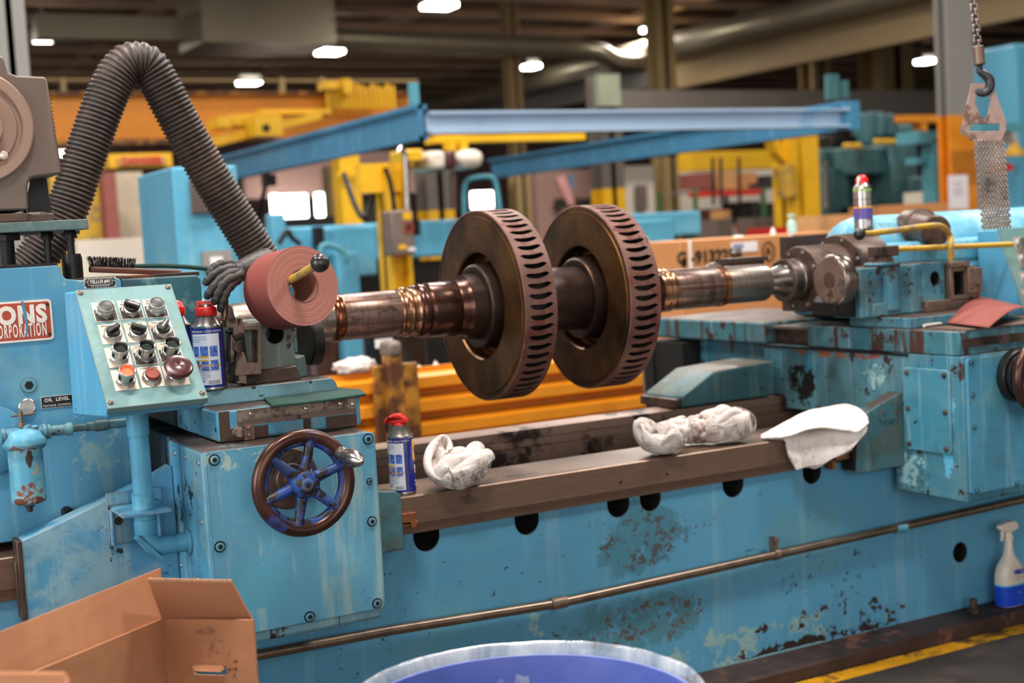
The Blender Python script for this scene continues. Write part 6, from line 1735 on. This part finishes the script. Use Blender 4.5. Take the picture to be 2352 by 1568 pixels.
# ---------------------------------------------------------------- blue gantry frame on yellow posts
yg = 8.6
gn = thing('crane_frame', 'blue steel crane frame of I-beams crossing behind the lathe', 'crane frame', P(1470, 280, y=yg))
A0, A1 = P(982, 280, y=yg), P(1965, 270, y=yg)
zt2_, zb2_ = P(1300, 254, y=yg).z, P(1300, 303, y=yg).z
def ibeam_y(x, y0, y1, z0, z1, w, mb):
    mb.box((x-w/2, y0, z1-.03), (x+w/2, y1, z1)); mb.box((x-w/2, y0, z0), (x+w/2, y1, z0+.03)); mb.box((x-.02, y0, z0), (x+.02, y1, z1)); return mb
zlA, zhA = P(980, 322, y=yg).z, P(980, 240, y=yg).z
zlB, zhB = P(1968, 292, y=yg).z, P(1968, 232, y=yg).z
ibeam_y(A0.x-.05, yg, yg+13, zlA, zhA, .10, MB()).build('left_beam', m_bgblue2, gn, smooth=0)
ibeam_y(A1.x-.06, yg, P(1132, 390, x=A1.x-.06).y, zlB-.02, zhB, .14, MB()).box((A1.x-.14, yg-.02, zlB-.02), (A1.x+.03, yg, zhB)).build('right_beam', m_bgblue2, gn, smooth=0)
MB().box((A0.x, yg+.02, zb2_), (A1.x-.1, yg+.08, zt2_)).box((A0.x, yg-.05, zt2_-.02), (A1.x-.1, yg+.08, zt2_)).box((A0.x, yg-.05, zb2_), (A1.x-.1, yg+.08, zb2_+.02)).build('cross_beam', plain('lit_blue_beam', '#a9bfd8', .3, .1, .15, .6, dirt='#5aa3cc', dirt_at=.62, dsc=.9), gn, smooth=0)  # blue beam, the light on its front put into the pale colour
MB().box((A0.x-.10, yg+.02, zhA), (A0.x-.04, yg+.07, zhA+.15)).build('beam_stop', m_teal, gn, smooth=0)
mb = MB(); slab(mb, 1905, 170, 1928, 228, yg+.3, .06); slab(mb, 1934, 184, 1950, 225, yg+.3, .05); mb.build('drive_motor', m_green, gn, smooth=0)
# cables looping under the left beam
mb = MB()
for k in range(9):
    yk = yg+3.2+k*1.05; x = A0.x-.06; z = zlA-.02
    mb.tube(smooth_path([V((x, yk, z)), V((x-.02, yk+.3, z-.35-.1*(k % 3))), V((x, yk+.55, z-.55-.1*(k % 2))), V((x+.02, yk+.8, z-.3)), V((x, yk+1.05, z))], 4), .022, 8); mb.box((x-.05, yk-.06, z-.1), (x+.05, yk+.06, z))
mb.build('festoon_cable', m_dark, gn, smooth=60)
mb = MB().tube(smooth_path([P(880, 385, y=yg+.4), P(872, 400, y=yg+.4), P(850, 470, y=yg+.4), P(835, 500, y=yg+.4), P(815, 470, y=yg+.6), P(790, 400, y=yg+1)], 6), .02, 8)
mb.tube(smooth_path([P(884, 385, y=yg+.2), P(896, 420, y=yg+.2), P(907, 485, y=yg+.2)], 5), .018, 8); mb.build('drop_cable', m_dark, gn, smooth=60)
yp = thing('yellow_post', 'yellow steel crane post carrying a grey switch box', 'post', P(910, 640, y=yg+.2))
a, b = P(890, 480, y=yg+.2), P(940, 480, y=yg+.2); zt_ = min(P(905, 336, y=yg+.2).z, zlA-.13)
MB().box((a.x, yg+.2, 0), (a.x+.03, yg+.4, zt_)).box((b.x-.03, yg+.2, 0), (b.x, yg+.4, zt_)).box((a.x, yg+.28, 0), (b.x, yg+.32, zt_)).box((a.x-.16, yg+.25, zt_-.2), (b.x, yg+.35, zt_)).build('post_column', m_yellow, yp, smooth=0)
mb = MB(); slab(mb, 900, 482, 952, 586, yg+.0, .16); sbx = mb.build('switch_box', m_boxgrey, yp, bevel=.015)
mb = MB(); slab(mb, 926, 488, 946, 504, yg-.006, .006, 0); slab(mb, 928, 510, 950, 536, yg-.006, .006, 1); slab(mb, 934, 514, 944, 528, yg-.01, .006, 2); slab(mb, 916, 562, 934, 572, yg-.006, .006, 0); slab(mb, 938, 568, 954, 576, yg-.006, .006, 3); mb.build('box_label', [m_canyel, m_redbtn, m_ink, m_paper], sbx, smooth=0)
mb = MB(); slab(mb, 955, 505, 966, 540, yg+.0, .1); mb.build('box_lever', m_dark, sbx, smooth=0)
MB().tube(smooth_path([P(918, 340, y=yg+.1), P(928, 350, y=yg+.1), P(932, 380, y=yg+.1), P(936, 480, y=yg+.1)], 5), .02, 10).build('conduit', m_steel, yp)
yp2 = MB(); a, b = P(784, 440, y=12), P(830, 440, y=12); yp2.box((a.x, 12, 0), (b.x, 12.2, P(800, 352, y=12).z)); slab(yp2, 775, 395, 835, 402, 11.9, .05); yp2.build('yellow_post', m_yellow, None, smooth=0, label='second yellow post standing behind the festoon cables', cat='post')
# hoist on the frame
ho = thing('hoist', 'red and white hoist with yellow box hanging under the crane frame', 'hoist', P(1040, 390, y=yg+1))
mb = MB(); slab(mb, 930, 342, 974, 388, yg+1, .3); hb_ = mb.build('hoist_box', m_yellow, ho, bevel=.02); 
q = P(952, 377, y=yg+.99); MB().text('HOIST', .07, q, X, Z, 0, bold=.004).build('box_lettering', m_ink, hb_, smooth=0)
mb = MB(); slab(mb, 988, 346, 1025, 388, yg+1, .4); mb.build('hoist_drum', m_cream, ho, bevel=.03)
mb = MB(); slab(mb, 1025, 345, 1050, 388, yg+1, .4); mb.build('hoist_motor', m_maroon, ho, bevel=.03)
mb = MB(); slab(mb, 1060, 342, 1115, 385, yg+1, .4); mb.build('hoist_gearcase', m_cream, ho, bevel=.06)
mb = MB(); slab(mb, 1000, 308, 1345, 324, yg+1.2, .2); slab(mb, 1030, 318, 1046, 345, yg+1.1, .1); slab(mb, 1058, 318, 1075, 345, yg+1.1, .1); mb.build('hoist_rail', m_yellow, ho, smooth=0)
MB().tube([P(1040, 388, y=yg+1), P(1043, 480, y=yg+1)], .025, 8).build('hoist_chain', m_brown, ho)

# ---------------------------------------------------------------- yellow gantry at the right with its arm
yr = 12
yg2 = thing('yellow_gantry', 'yellow steel gantry post with arm and braces at right', 'gantry', P(1845, 510, y=yr))
a, b = P(1822, 420, y=yr), P(1880, 420, y=yr); zt_ = P(1850, 300, y=yr).z
MB().box((a.x, yr, 0), (a.x+.09, yr+.35, zt_)).box((a.x+.13, yr-.02, 0), (b.x, yr+.35, zt_)).box((a.x, yr+.15, 0), (b.x, yr+.2, zt_)).build('gantry_post', m_yellow, yg2, smooth=0)
mb = MB(); slab(mb, 1590, 345, 1830, 388, yr+2, .3); mb.build('gantry_arm', m_yellow, yg2, smooth=0)
mb = MB(); mb.prism([P(*p, y=yr+.1) for p in ((1775, 325), (1822, 325), (1822, 400), (1808, 375), (1785, 350))], (0, .15, 0)); mb.build('gantry_brace', m_yellow, yg2, smooth=0)
mb = MB().tube([P(1800, 380, y=yr), P(1812, 450, y=yr)], .12, 12); mb.build('gantry_hoist', m_ychip, yg2)
mb = MB()
for px in (1637, 1697, 1655): mb.tube([P(px, 362, y=yr+1.5), P(px+2, 470, y=yr+1.5)], .02, 6)
mb.build('hanging_rod', m_dark, yg2)

# ---------------------------------------------------------------- pallet rack with cartons
yk = 16
rk = thing('pallet_rack', 'pallet rack with red beams and green uprights', 'rack', P(1700, 560, y=yk))
mb = MB(); slab(mb, 1593, 436, 1752, 450, yk, .12); slab(mb, 1700, 515, 1760, 530, yk, .12); mb.build('rack_beam', m_red, rk, smooth=0)
for px in (1596, 1752):
    a = P(px-3, 440, y=yk); b = P(px+4, 440, y=yk)
    for dy_ in (-.02, .85): MB().box((a.x, yk+dy_, 0), (b.x, yk+dy_+.05, P(px, 432, y=yk).z)).build('rack_upright', m_greenp, rk, smooth=0)
mb = MB(); slab(mb, 1596, 434, 1805, 437, yk+.02, .84); mb.build('rack_deck', m_grey, rk, smooth=0)
G_ = 'cartons on the upper rack deck'
solo('carton', m_box2, (1607, 396, 1640, 433), yk+.1, .5, 'maroon carton on the upper rack deck, leftmost', 'box', G_)
solo('carton', m_box1, (1653, 393, 1692, 433), yk+.05, .5, 'tan carton on the upper rack deck, the palest', 'box', G_)
solo('carton', m_wood2, (1694, 396, 1738, 433), yk+.3, .5, 'orange-brown carton on the rack right of the pale one', 'box', G_)
solo('tool_case', m_box3, (1760, 402, 1800, 433), yk+.3, .5, 'black tool case beyond the rack top', 'case')
solo('storage_bin', m_box3, (1740, 420, 1758, 433), yk+.1, .4, 'low dark storage bin on the upper rack deck', 'bin')
G_ = 'dark crates on the lower rack deck'
solo('storage_crate', m_box3, (1706, 462, 1746, 515), yk+.2, .5, 'tall black crate in the lower rack bay', 'crate')
solo('storage_crate', m_boxgrey, (1650, 502, 1684, 540), yk-1.2, .5, 'grey framed cabinet standing in front of the rack', 'cabinet', gnd=True)
solo('storage_crate', m_box2, (1640, 478, 1660, 500), yk+.2, .5, 'small maroon box in the lower rack bay', 'box')
solo('storage_crate', m_box3, (1755, 465, 1800, 530), yk+.5, .5, 'black cabinet right of the green rack upright', 'cabinet', gnd=True)
solo('work_cabinet', m_boxgrey, (1760, 496, 1812, 545), yk-2, .6, 'grey work cabinet left of the yellow gantry post', 'cabinet', gnd=True)
solo('parts_box', m_canred, (1790, 520, 1850, 545), 10.5, .5, 'dark red box at the foot of the yellow gantry', 'box', gnd=True)
solo('storage_crate', m_box3, (1612, 500, 1648, 545), yk+.1, .5, 'dark crate low in the left rack bay', 'crate', gnd=True)
solo('orange_box', m_box1, (1662, 482, 1678, 500), yk-.5, .3, 'small orange box in front of the lower rack bay', 'box', gnd=True)
solo('cream_screen', m_cream, (1570, 380, 1830, 520), yk+1.6, .1, 'cream partition wall behind the pallet rack', 'partition', gnd=True)
# small bottles on the crate
p = P(1820, 536, y=5.6)
MB().lathe(p, Z, [(0, .026), (.055, .026), (.075, .012), (.085, .010), (.088, .022), (.10, .022), (.10, 0)], 16).build('pump_bottle', plain('clear_green_bottle', '#a9c9bd', .2), None, label='small pale pump bottle standing on the plywood crate', cat='bottle')
p = P(1776, 541, y=5.55); MB().lathe(p, Z, [(0, .014), (.02, .014), (.04, .005), (.042, 0)], 12).build('small_bottle', m_white, None, label='tiny white bottle on the plywood crate', cat='bottle')
p = P(1698, 545, y=5.55); lump('paper_wad', 'white paper wad lying on the plywood crate', (p.x, 5.55, p.z-.01), (.035, .02, .014), 2.9, m_rag3, .3, None, None, sub=3, cat='paper')

# ---------------------------------------------------------------- plywood crate with marker writing
yw = 5.5
cr_ = thing('plywood_crate', 'long plywood crate with black marker writing behind the shaft', 'crate', P(1700, 640, y=yw))
a, b = P(1562, 580, y=yw), P(1830, 580, y=yw); zt_ = P(1700, 545, y=yw).z; zb_ = P(1700, 640, y=yw).z
MB().box((a.x, yw, 0), (P(1975, 560, y=yw).x, yw+.5, zt_)).build('crate_box', m_wood2, cr_, bevel=.004)
mb = MB(); slab(mb, 1583, 549, 1590, 640, yw-.004, .004); mb.build('strap', m_white, cr_, smooth=0)
mb = MB(); slab(mb, 1814, 535, 1823, 600, yw-.004, .004); mb.build('strap', m_white, cr_, smooth=0)
mb = MB(); slab(mb, 1680, 555, 1740, 578, yw-.004, .003, 0); slab(mb, 1684, 560, 1708, 571, yw-.005, .003, 1); mb.build('shipping_label', [m_paper, m_cantxt], cr_, smooth=0)
mb = MB(); q = P(1648, 592, y=yw-.003); mb.text('G -9132258', .085, P(1630, 590, y=yw-.003), X, Z, 0, bold=.003, sx=.95); mb.build('marker_writing', m_ink, cr_, smooth=0)
mb = MB(); mb.text('B', .05, P(1571, 605, y=yw-.003), X, Z, 0, bold=.002); mb.build('marker_writing', m_ink, cr_, smooth=0)
mb = MB()
qc = P(1765, 577, y=yw-.003); mb.text('A', .05, qc, X, Z, 0, bold=.002)
mb.tube([qc+V((.036*math.cos(2*PI*i/28), 0, .047*math.sin(2*PI*i/28))) for i in range(28)], .004, 6, closed=True); mb.build('marker_writing', m_ink, cr_, smooth=0)
mb = MB(); mb.box((P(1826, 570, y=yw-.06).x, yw-.06, .0), (P(1968, 570, y=yw-.06).x, yw-.03, P(1900, 536, y=yw-.06).z)); mb.build('steel_plate', m_steelpl, None, smooth=0, label='dark steel plate leaning on the plywood crate', cat='plate')

# ---------------------------------------------------------------- green machines at the right
yn = 13
gmn = thing('green_machine', 'large dark green machine tool behind the silver can', 'machine', P(2040, 500, y=yn))
mb = MB(); slab(mb, 1900, 385, 1955, 560, yn, .8); slab(mb, 1960, 335, 2060, 400, yn-.2, .6); slab(mb, 2050, 325, 2110, 480, yn-.3, .8); slab(mb, 1955, 400, 2060, 450, yn+.4, .5); slab(mb, 2090, 405, 2130, 450, yn-.4, .4); slab(mb, 1890, 340, 1940, 392, yn+.2, .4); mb.build('machine_column', m_green, gmn, bevel=.03)
mb = MB(); slab(mb, 2005, 255, 2035, 330, yn, .4); slab(mb, 2060, 285, 2100, 325, yn-.1, .4); slab(mb, 2030, 260, 2058, 312, yn-.15, .3); mb.build('machine_head', m_green, gmn, bevel=.03)
mb = MB(); slab(mb, 1910, 310, 2000, 345, yn+.3, .3); slab(mb, 1985, 470, 2120, 540, yn-.4, .6); mb.build('machine_base', m_dark, gmn, bevel=.02)
mb = MB()
for i in range(6): p = P(2012+i*8, 325, y=yn-.4); mb.ball(p, .035, 8)
for i in range(5): p = P(1942+i*8, 335, y=yn-.4); mb.ball(p, .035, 8)
mb.build('yellow_knob', m_yellow, gmn)
mb = MB().tube([P(1897, 370, y=yn-.3), P(1899, 480, y=yn-.3)], .03, 8); mb.build('bright_rod', m_steel, gmn)
ob = MB(); a, b = P(2060, 272, y=14), P(2190, 272, y=14); ob.box((a.x, 14, P(2120, 280, y=14).z), (b.x, 14.3, P(2120, 264, y=14).z)); slab(ob, 2118, 278, 2130, 325, 14, .2)
ob.build('orange_beam', m_orange, None, smooth=0, label='orange horizontal beam joining the grey and orange column', cat='beam')
# teal pipe stand
st = MB(); slab(st, 2105, 300, 2180, 328, 11, .3); st.box((P(2148, 366, y=11).x, 11, 0), (P(2164, 366, y=11).x, 11.2, P(2156, 320, y=11).z)); slab(st, 2110, 360, 2180, 375, 11.1, .2); st.build('pipe_stand', m_teal, None, smooth=0, label='teal steel stand left of the orange column', cat='stand')
tm = thing('teal_machine', 'teal machine column with an arm, cut by the right edge', 'machine', P(2380, 400, y=10.5))
st = MB(); st.box((P(2338, 300, y=10.5).x, 10.5, 0), (P(2420, 300, y=10.5).x, 11.3, P(2380, 100, y=10.5).z)); st.build('machine_column', m_bgblue, tm, smooth=0, bevel=.03)
st = MB(); slab(st, 2252, 282, 2352, 302, 10, .25); st.build('machine_arm', m_teal, tm, smooth=0)
st = MB(); slab(st, 2300, 305, 2335, 330, 10.2, .2); st.build('cream_bracket', m_cream, tm, smooth=0)
MB().lathe(P(2330, 358, y=10.4), Z, [(0, .10), (.03, .10), (.1, .05), (.16, .04), (.16, 0)], 16).build('bell_cap', m_yellow, tm, label='yellow bell-shaped cap')
st = MB(); slab(st, 2305, 376, 2328, 392, 10.3, .2); st.build('red_switch', m_red, tm, smooth=0)
# orange and grey building column with a notice
yo = 10.5
clm = thing('building_column', 'building column painted grey above and orange below', 'column', P(2210, 500, y=yo))
a, b = P(2180, 250, y=yo), P(2240, 250, y=yo); zs = P(2205, 264, y=yo).z
def hcol(mb, z0, z1, m=0): mb.box((a.x, yo, z0), (b.x, yo+.03, z1), m); mb.box((a.x, yo+.14, z0), (b.x, yo+.17, z1), m); mb.box((a.x+.1, yo+.03, z0), (a.x+.13, yo+.14, z1), m); return mb
hcol(MB(), 0, zs).build('orange_shaft', m_orange, clm, smooth=0, label='orange lower shaft'); hcol(MB(), zs, RZ-.1).build('grey_shaft', m_grey, clm, smooth=0, label='grey upper shaft')
mb = MB(); slab(mb, 2180, 402, 2224, 480, yo-.3, .01, 0)
for i, (w0_, w1_) in enumerate(((2190, 2212), (2194, 2208), (2188, 2214), (2192, 2210))): slab(mb, w0_, 418+i*9, w1_, 420+i*9, yo-.304, .004, 1)
mb.build('hanging_notice', [m_paper, m_cantxt], None, smooth=0, label='white printed notice hung on the orange column', cat='notice')
solo('white_cabinet', m_cream, (2135, 438, 2178, 468), 11.5, .4, 'low white cabinet left of the orange column', 'cabinet', gnd=True)
solo('wooden_bench', m_wood2, (2020, 468, 2180, 486), 9.5, .4, 'brown wooden bench top behind the tailstock', 'bench', gnd=True)
solo('bench_board', m_box1, (1905, 492, 1960, 510), 8.6, .4, 'tan board end left of the tailstock barrel', 'board', gnd=True)

# ---------------------------------------------------------------- other columns and wall items
def column(px0, px1, pyt, pyb, y, mats, split, lab):
    t = thing('building_column', lab, 'column', P((px0+px1)/2, pyb, y=y)); a, b = P(px0, pyb, y=y), P(px1, pyb, y=y); zt_ = P((px0+px1)/2, pyt, y=y).z if pyt is not None else RZ-.1
    zs = P((px0+px1)/2, split, y=y).z if split else 0
    w = b.x-a.x; dpt = w*.8
    def h(z0, z1, m, nm): MB().box((a.x, y, z0), (b.x, y+.04, z1)).box((a.x, y+dpt, z0), (b.x, y+dpt+.04, z1)).box((a.x+w*.4, y, z0), (a.x+w*.6, y+dpt, z1)).build(nm, m, t, smooth=0)
    h(zs, zt_, mats[0], 'upper_shaft')
    if split: h(0, zs, mats[1], 'lower_shaft')
    return t
column(1386, 1436, 170, 430, 15, (m_greyd, m_yellow), 432, 'grey steel column with yellow foot behind right rotor disc')
solo('column_head', plain('pale_green_steel', '#a4a890', .5), (1376, 170, 1425, 243), 14.9, .12, 'pale green steel head of the central column', 'column head')
column(985, 1046, 385, 500, 15, (m_greyd, m_yellow), 482, 'grey steel column with yellow foot behind left rotor disc')
column(12, 88, None, 400, 8.5, (m_grey, m_grey), None, 'light grey steel column at the upper left corner')
column(1530, 1570, 360, 480, 19, (m_khaki, m_khaki), None, 'khaki brown column left of the pallet rack')
column(1178, 1206, None, 300, 27, (m_khaki, m_khaki), None, 'khaki hanger column above the crane frame, left one')
column(1518, 1560, None, 300, 24, (m_khaki, m_khaki), None, 'khaki hanger column above the crane frame, right one')
column(1870, 1912, 130, 240, 26, (m_khaki, m_khaki), None, 'pale khaki column behind the drive motor')
column(2030, 2100, 100, 240, 28, (m_khaki, m_khaki), None, 'wide khaki column behind the green machine head')
column(1190, 1225, 400, 500, 22, (m_khaki, m_khaki), None, 'tan column seen between the two rotor discs')
solo('grey_white_panel', m_cream, (1437, 380, 1530, 490), 23, .2, 'pale panel wall between the central column and khaki column', 'panel', gnd=True)
solo('wall_cabinet', m_boxgrey, (1465, 425, 1487, 480), 22.8, .1, 'dark narrow cabinet on the pale panel wall', 'cabinet')
solo('pink_panel', m_pink, (1230, 390, 1385, 500), 24, .2, 'pinkish panel wall behind the flag', 'panel', gnd=True)
G_ = 'dark window boxes on the pinkish panel'
for k, px in enumerate((1280, 1313, 1343)): solo('wall_box', m_box3, (px, 455, px+22, 478), 23.8, .1, 'small dark window box on the pinkish panel below the flag', 'window box', G_)
# flag
fy = 17
fg = thing('hanging_flag', 'striped flag hanging slanted behind the right rotor disc', 'flag', P(1310, 470, y=fy))
mb = MB(); a, b, c, d = P(1275, 408, y=fy), P(1300, 402, y=fy), P(1322, 470, y=fy), P(1306, 472, y=fy)
for i in range(9):
    t0, t1 = i/9, (i+1)/9
    mb.hexa([a.lerp(b, t0), a.lerp(b, t1), d.lerp(c, t1), d.lerp(c, t0)], [p+V((0, .03, 0)) for p in (a.lerp(b, t0), a.lerp(b, t1), d.lerp(c, t1), d.lerp(c, t0))], i % 2)
mb.build('flag_stripes', [m_flagr, m_flagw], fg, smooth=0)
a, b, c, d = P(1302, 400, y=fy), P(1316, 398, y=fy), P(1322, 430, y=fy), P(1310, 432, y=fy)
MB().prism([a, b, c, d], (0, .03, 0)).build('canton', m_flagb, fg, smooth=0)
# daylit openings at the far left
def opening(n, r, y): mb = MB(); slab(mb, *r, y, .1); mb.build('window_%d' % n, m_daylight, None, smooth=0, kind='structure')
opening(1, (626, 447, 706, 500), 30); opening(2, (728, 443, 761, 500), 30); opening(3, (967, 452, 990, 512), 30); opening(4, (1086, 440, 1132, 478), 34)
opening(5, (626, 446, 640, 508), 29.9)
solo('dark_bench', m_box3, (560, 500, 780, 525), 24, .5, 'dark workbench clutter under the bright windows', 'bench', gnd=True)
solo('pink_wall', m_pink, (560, 350, 1000, 448), 31, .2, 'pinkish wall above the bright windows', 'wall panel')
solo('brown_post', m_khaki, (755, 380, 780, 510), 26, .3, 'brown post right of the bright windows', 'post', gnd=True)
solo('far_machine', m_box3, (840, 462, 888, 510), 16.3, .6, 'dark machine between the two yellow posts', 'machine', gnd=True)
solo('white_partition', m_cream, (180, 548, 335, 700), 9.5, .1, 'low cream partition left of the blue cabinet', 'partition', gnd=True)
solo('cream_wall_panel', plain('dim_cream', '#b8a68f', .7), (236, 395, 332, 545), 13, .1, 'dim cream wall panel seen behind the hose', 'panel', gnd=True)
solo('yellow_partition', m_ychip, (120, 400, 240, 600), 12.8, .1, 'dull yellow cabinet behind the foot of the hose', 'cabinet', gnd=True)
solo('brown_clutter', m_box2, (238, 395, 268, 470), 12.6, .2, 'brown rack clutter behind the hose', 'rack', gnd=True)

# ---------------------------------------------------------------- orange travelling crane at the left
yq = 17
oc = thing('orange_crane', 'orange crane girder with yellow trolley at upper left', 'crane', P(300, 320, y=yq))
mb = MB(); slab(mb, -60, 214, 960, 320, yq, .5); mb.build('crane_girder', m_orange, oc, smooth=0)
mb = MB(); slab(mb, -60, 320, 520, 332, yq-.1, .7); slab(mb, -60, 210, 960, 216, yq-.15, .8); mb.build('girder_flange', m_orangeb, oc, smooth=0)
mb = MB(); slab(mb, -60, 181, 960, 186, yq-.1, .05)
for px in (147, 650, 742): slab(mb, px-5, 178, px+5, 216, yq-.12, .08)
mb.build('hand_rail', m_khaki, oc, smooth=0)
mb = MB()
for i in range(14): slab(mb, 752+i*11.5, 192+(i % 3)*4, 758+i*11.5, 250, yq-.3, .06)
slab(mb, 748, 186, 812, 204, yq-.4, .3); slab(mb, 790, 180, 806, 215, yq-.45, .2); mb.build('resistor_bank', m_yellow, oc, smooth=0)
mb = MB(); mb.prism([P(*p, y=yq-1.5) for p in ((480, 318), (740, 255), (740, 272), (490, 338))], (0, .4, 0)); slab(mb, 500, 268, 532, 292, yq-1.6, .4); slab(mb, 532, 262, 585, 288, yq-1.5, .4); slab(mb, 600, 250, 760, 262, yq-1.2, .3); mb.build('trolley_beam', m_yellow, oc, smooth=0)
mb = MB(); slab(mb, 586, 264, 648, 312, yq-1.9, .4, 0); q = P(611, 294, y=yq-1.91); mb.lathe(q, (0, -1, 0), [(0, .045), (.01, .045), (.01, 0)], 16, 1); mb.build('trolley_box', [m_yellow, m_void], oc, smooth=0)
solo('yellow_sign_beam', m_yellow, (250, 352, 395, 384), 14, .3, 'yellow beam with faded red sign behind the hose', 'beam')
mb = MB(); slab(mb, 272, 360, 380, 378, 13.95, .04, 0); q = P(326, 369, y=13.94); mb.text('DANGER', .1, q, X, Z, 1, bold=.004); mb.build('warning_sign', [m_box1, m_red], None, smooth=0, label='faded red and cream sign on the yellow beam', cat='sign')

# ---------------------------------------------------------------- roof level: ducts, runway beam, lamps
zd = 5.5
a, b = P(300, 62, z=zd), P(300, 92, z=zd)
yd = P(800, 88, z=zd).y
dk = thing('duct_run', 'long tan ventilation duct under the dark roof', 'duct', (5, yd, zd))
mb = MB(); slab(mb, 84, 36, 470, 90, yd, .5); mb.build('square_duct', m_duct, dk, smooth=0)
mb = MB(); slab(mb, 462, -40, 768, 98, yd-1.2, 1.6); mb.build('duct_box', m_duct, dk, smooth=0)
pts = [P(760, 88, y=yd), P(1000, 98, y=yd), P(1330, 112, y=yd), P(1420, 140, y=yd+.4), P(1490, 142, y=yd+1.2)]
MB().tube(smooth_path(pts, 6), .21, 24).build('round_duct', m_duct, dk, smooth=60)
pp = [P(2120, -4, z=zd), P(960, 232, z=zd)]
xm = P(1500, 118, z=zd).x
MB().tube([V((xm, 4, zd)), V((xm, 55, zd))], .30, 32).build('main_duct', m_duct, dk, smooth=60)
bp_ = [P(1700, 42, z=zd+.45), P(1780, 28, z=zd+.45), P(1850, 42, z=zd+.45), P(1885, 50, z=zd+.45)]
MB().tube(smooth_path(bp_, 6), .16, 20).build('branch_duct', m_duct, dk, smooth=60)
zb_ = 4.6; xt = (P(2352, 50, z=zb_).x+P(1560, 198, z=zb_).x)/2
yend = P(1545, 200, x=xt).y
rb2 = thing('runway_beam', 'deep tan crane runway beam slanting across the upper right', 'beam', (xt, 20, zb_))
MB().box((xt, 3, zb_), (xt+.08, yend, zb_+.85)).box((xt-.12, 3, zb_), (xt+.2, yend, zb_+.05)).build('beam_web', m_tan, rb2, smooth=0)
MB().box((xt-.2, 3, zb_+.85), (xt+.25, 55, zb_+.93)).box((xt-.05, 3, zb_+.93), (xt+.05, 55, zb_+1.02)).build('crane_rail', m_khaki, rb2, smooth=0)
MB().box((xt, yend, zb_+.2), (xt+.08, 55, zb_+.85)).build('rear_web', m_grey, rb2, smooth=0)
solo('ceiling_girder', m_greyd, (1425, 207, 2480, 288), 22, .4, 'grey brown horizontal girder behind the blue crane frame', 'girder')
LP = [(1005, 12, 74), (755, 118, 58), (570, 188, 50), (1500, 66, 52), (1217, 152, 30), (2122, 140, 36), (100, 88, 44), (145, 351, 26), (1130, 120, 0)]
G_ = 'high bay lamps under the roof'
WH = ['lamp under the roof at the top middle, biggest in view', 'lamp under the tan duct, left of the rotor', 'lamp above the yellow crane trolley', 'lamp left of the right hanger column', 'lamp right of the left hanger column', 'lamp above the brown girder near the chain', 'lamp beside the grey corner column', 'small lamp behind the gearbox fins']
for (px, py, w), lab in zip(LP, WH):
    c = P(px, py, z=5.7 if py < 300 else 4.4); dpt = (c-CAM).dot(FWD); ww = max(.35, w*dpt/F)
    t = thing('high_bay_lamp', 'bright white '+lab, 'lamp', c, G_)
    MB().box((c.x-ww/2, c.y-.2, c.z+.02), (c.x+ww/2, c.y+.2, c.z+.16)).build('lamp_housing', m_lampbody, t, smooth=0)
    MB().box((c.x-ww*.46, c.y-.3, c.z-.06), (c.x+ww*.46, c.y+.16, c.z+.015)).build('lamp_lens', m_lampglow, t, smooth=0)
    MB().box((c.x-.02, c.y-.02, c.z+.16), (c.x+.02, c.y+.02, RZ)).build('lamp_hanger', m_lampbody, t, smooth=0)

# ================================================================ light and camera
def area(name, loc, tgt, sx_, sy_, pw_, col=(1, 1, 1)):
    l = bpy.data.lights.new(name, 'AREA'); l.shape = 'RECTANGLE'; l.size = sx_; l.size_y = sy_; l.energy = pw_; l.color = col
    o = bpy.data.objects.new(name, l); COL.objects.link(o); o.location = loc
    o.rotation_euler = (V(tgt)-V(loc)).to_track_quat('-Z', 'Y').to_euler(); return o


warm = (1, .955, .895)
for i, (x, y) in enumerate(((.2, 1.2), (2.6, 4.6), (5.2, 1.6), (-2.4, 4.2), (4.8, 8.5), (1.0, 10.5), (9.5, 6.0), (9.5, 14.5), (2.5, 18), (14, 19), (16, 11), (3, 34), (19, 28))):
    area('bay_light_%d' % i, (x, y, 6.2), (x, y, 0), 1.5, .6, 260, warm)
area('dock_door_daylight', (-7, 1.0, 2.6), (1, 3.2, .9), 5, 4.2, 470, (.90, .95, 1.0))
area('rear_fill_light', (-1.5, -7.5, 2.6), (1.6, 3, .8), 7, 4.2, 290, (1.0, .97, .92))  # fill light added behind the camera, no door is known there
w = bpy.data.worlds.new('hall'); SC.world = w; w.use_nodes = True
bg = w.node_tree.nodes['Background']; bg.inputs[0].default_value = (1, .98, .96, 1); bg.inputs[1].default_value = .55
cam = bpy.data.cameras.new('camera'); co_ = bpy.data.objects.new('camera', cam); COL.objects.link(co_)
cam.sensor_width = 36; cam.lens = F/2352*36
M = Matrix((RGT, UPV, -FWD)).transposed().to_4x4(); M.translation = CAM; co_.matrix_world = M
cam.dof.use_dof = True; cam.dof.focus_distance = 2.9; cam.dof.aperture_fstop = 3.0
cam.clip_end = 300; cam.clip_start = .05
SC.camera = co_
vs = SC.view_settings; vs.view_transform = 'Standard'; vs.look = 'None'; vs.gamma = 1; vs.exposure = .08; vs.use_curve_mapping = False
cy = SC.cycles
cy.max_bounces = 5; cy.diffuse_bounces = 3; cy.glossy_bounces = 3; cy.transmission_bounces = 3; cy.transparent_max_bounces = 8
cy.sample_clamp_indirect = 4; cy.caustics_reflective = False; cy.caustics_refractive = False
cy.use_denoising = True
for m in (m_lampglow, m_daylight, m_redlamp): m.cycles.emission_sampling = 'NONE'
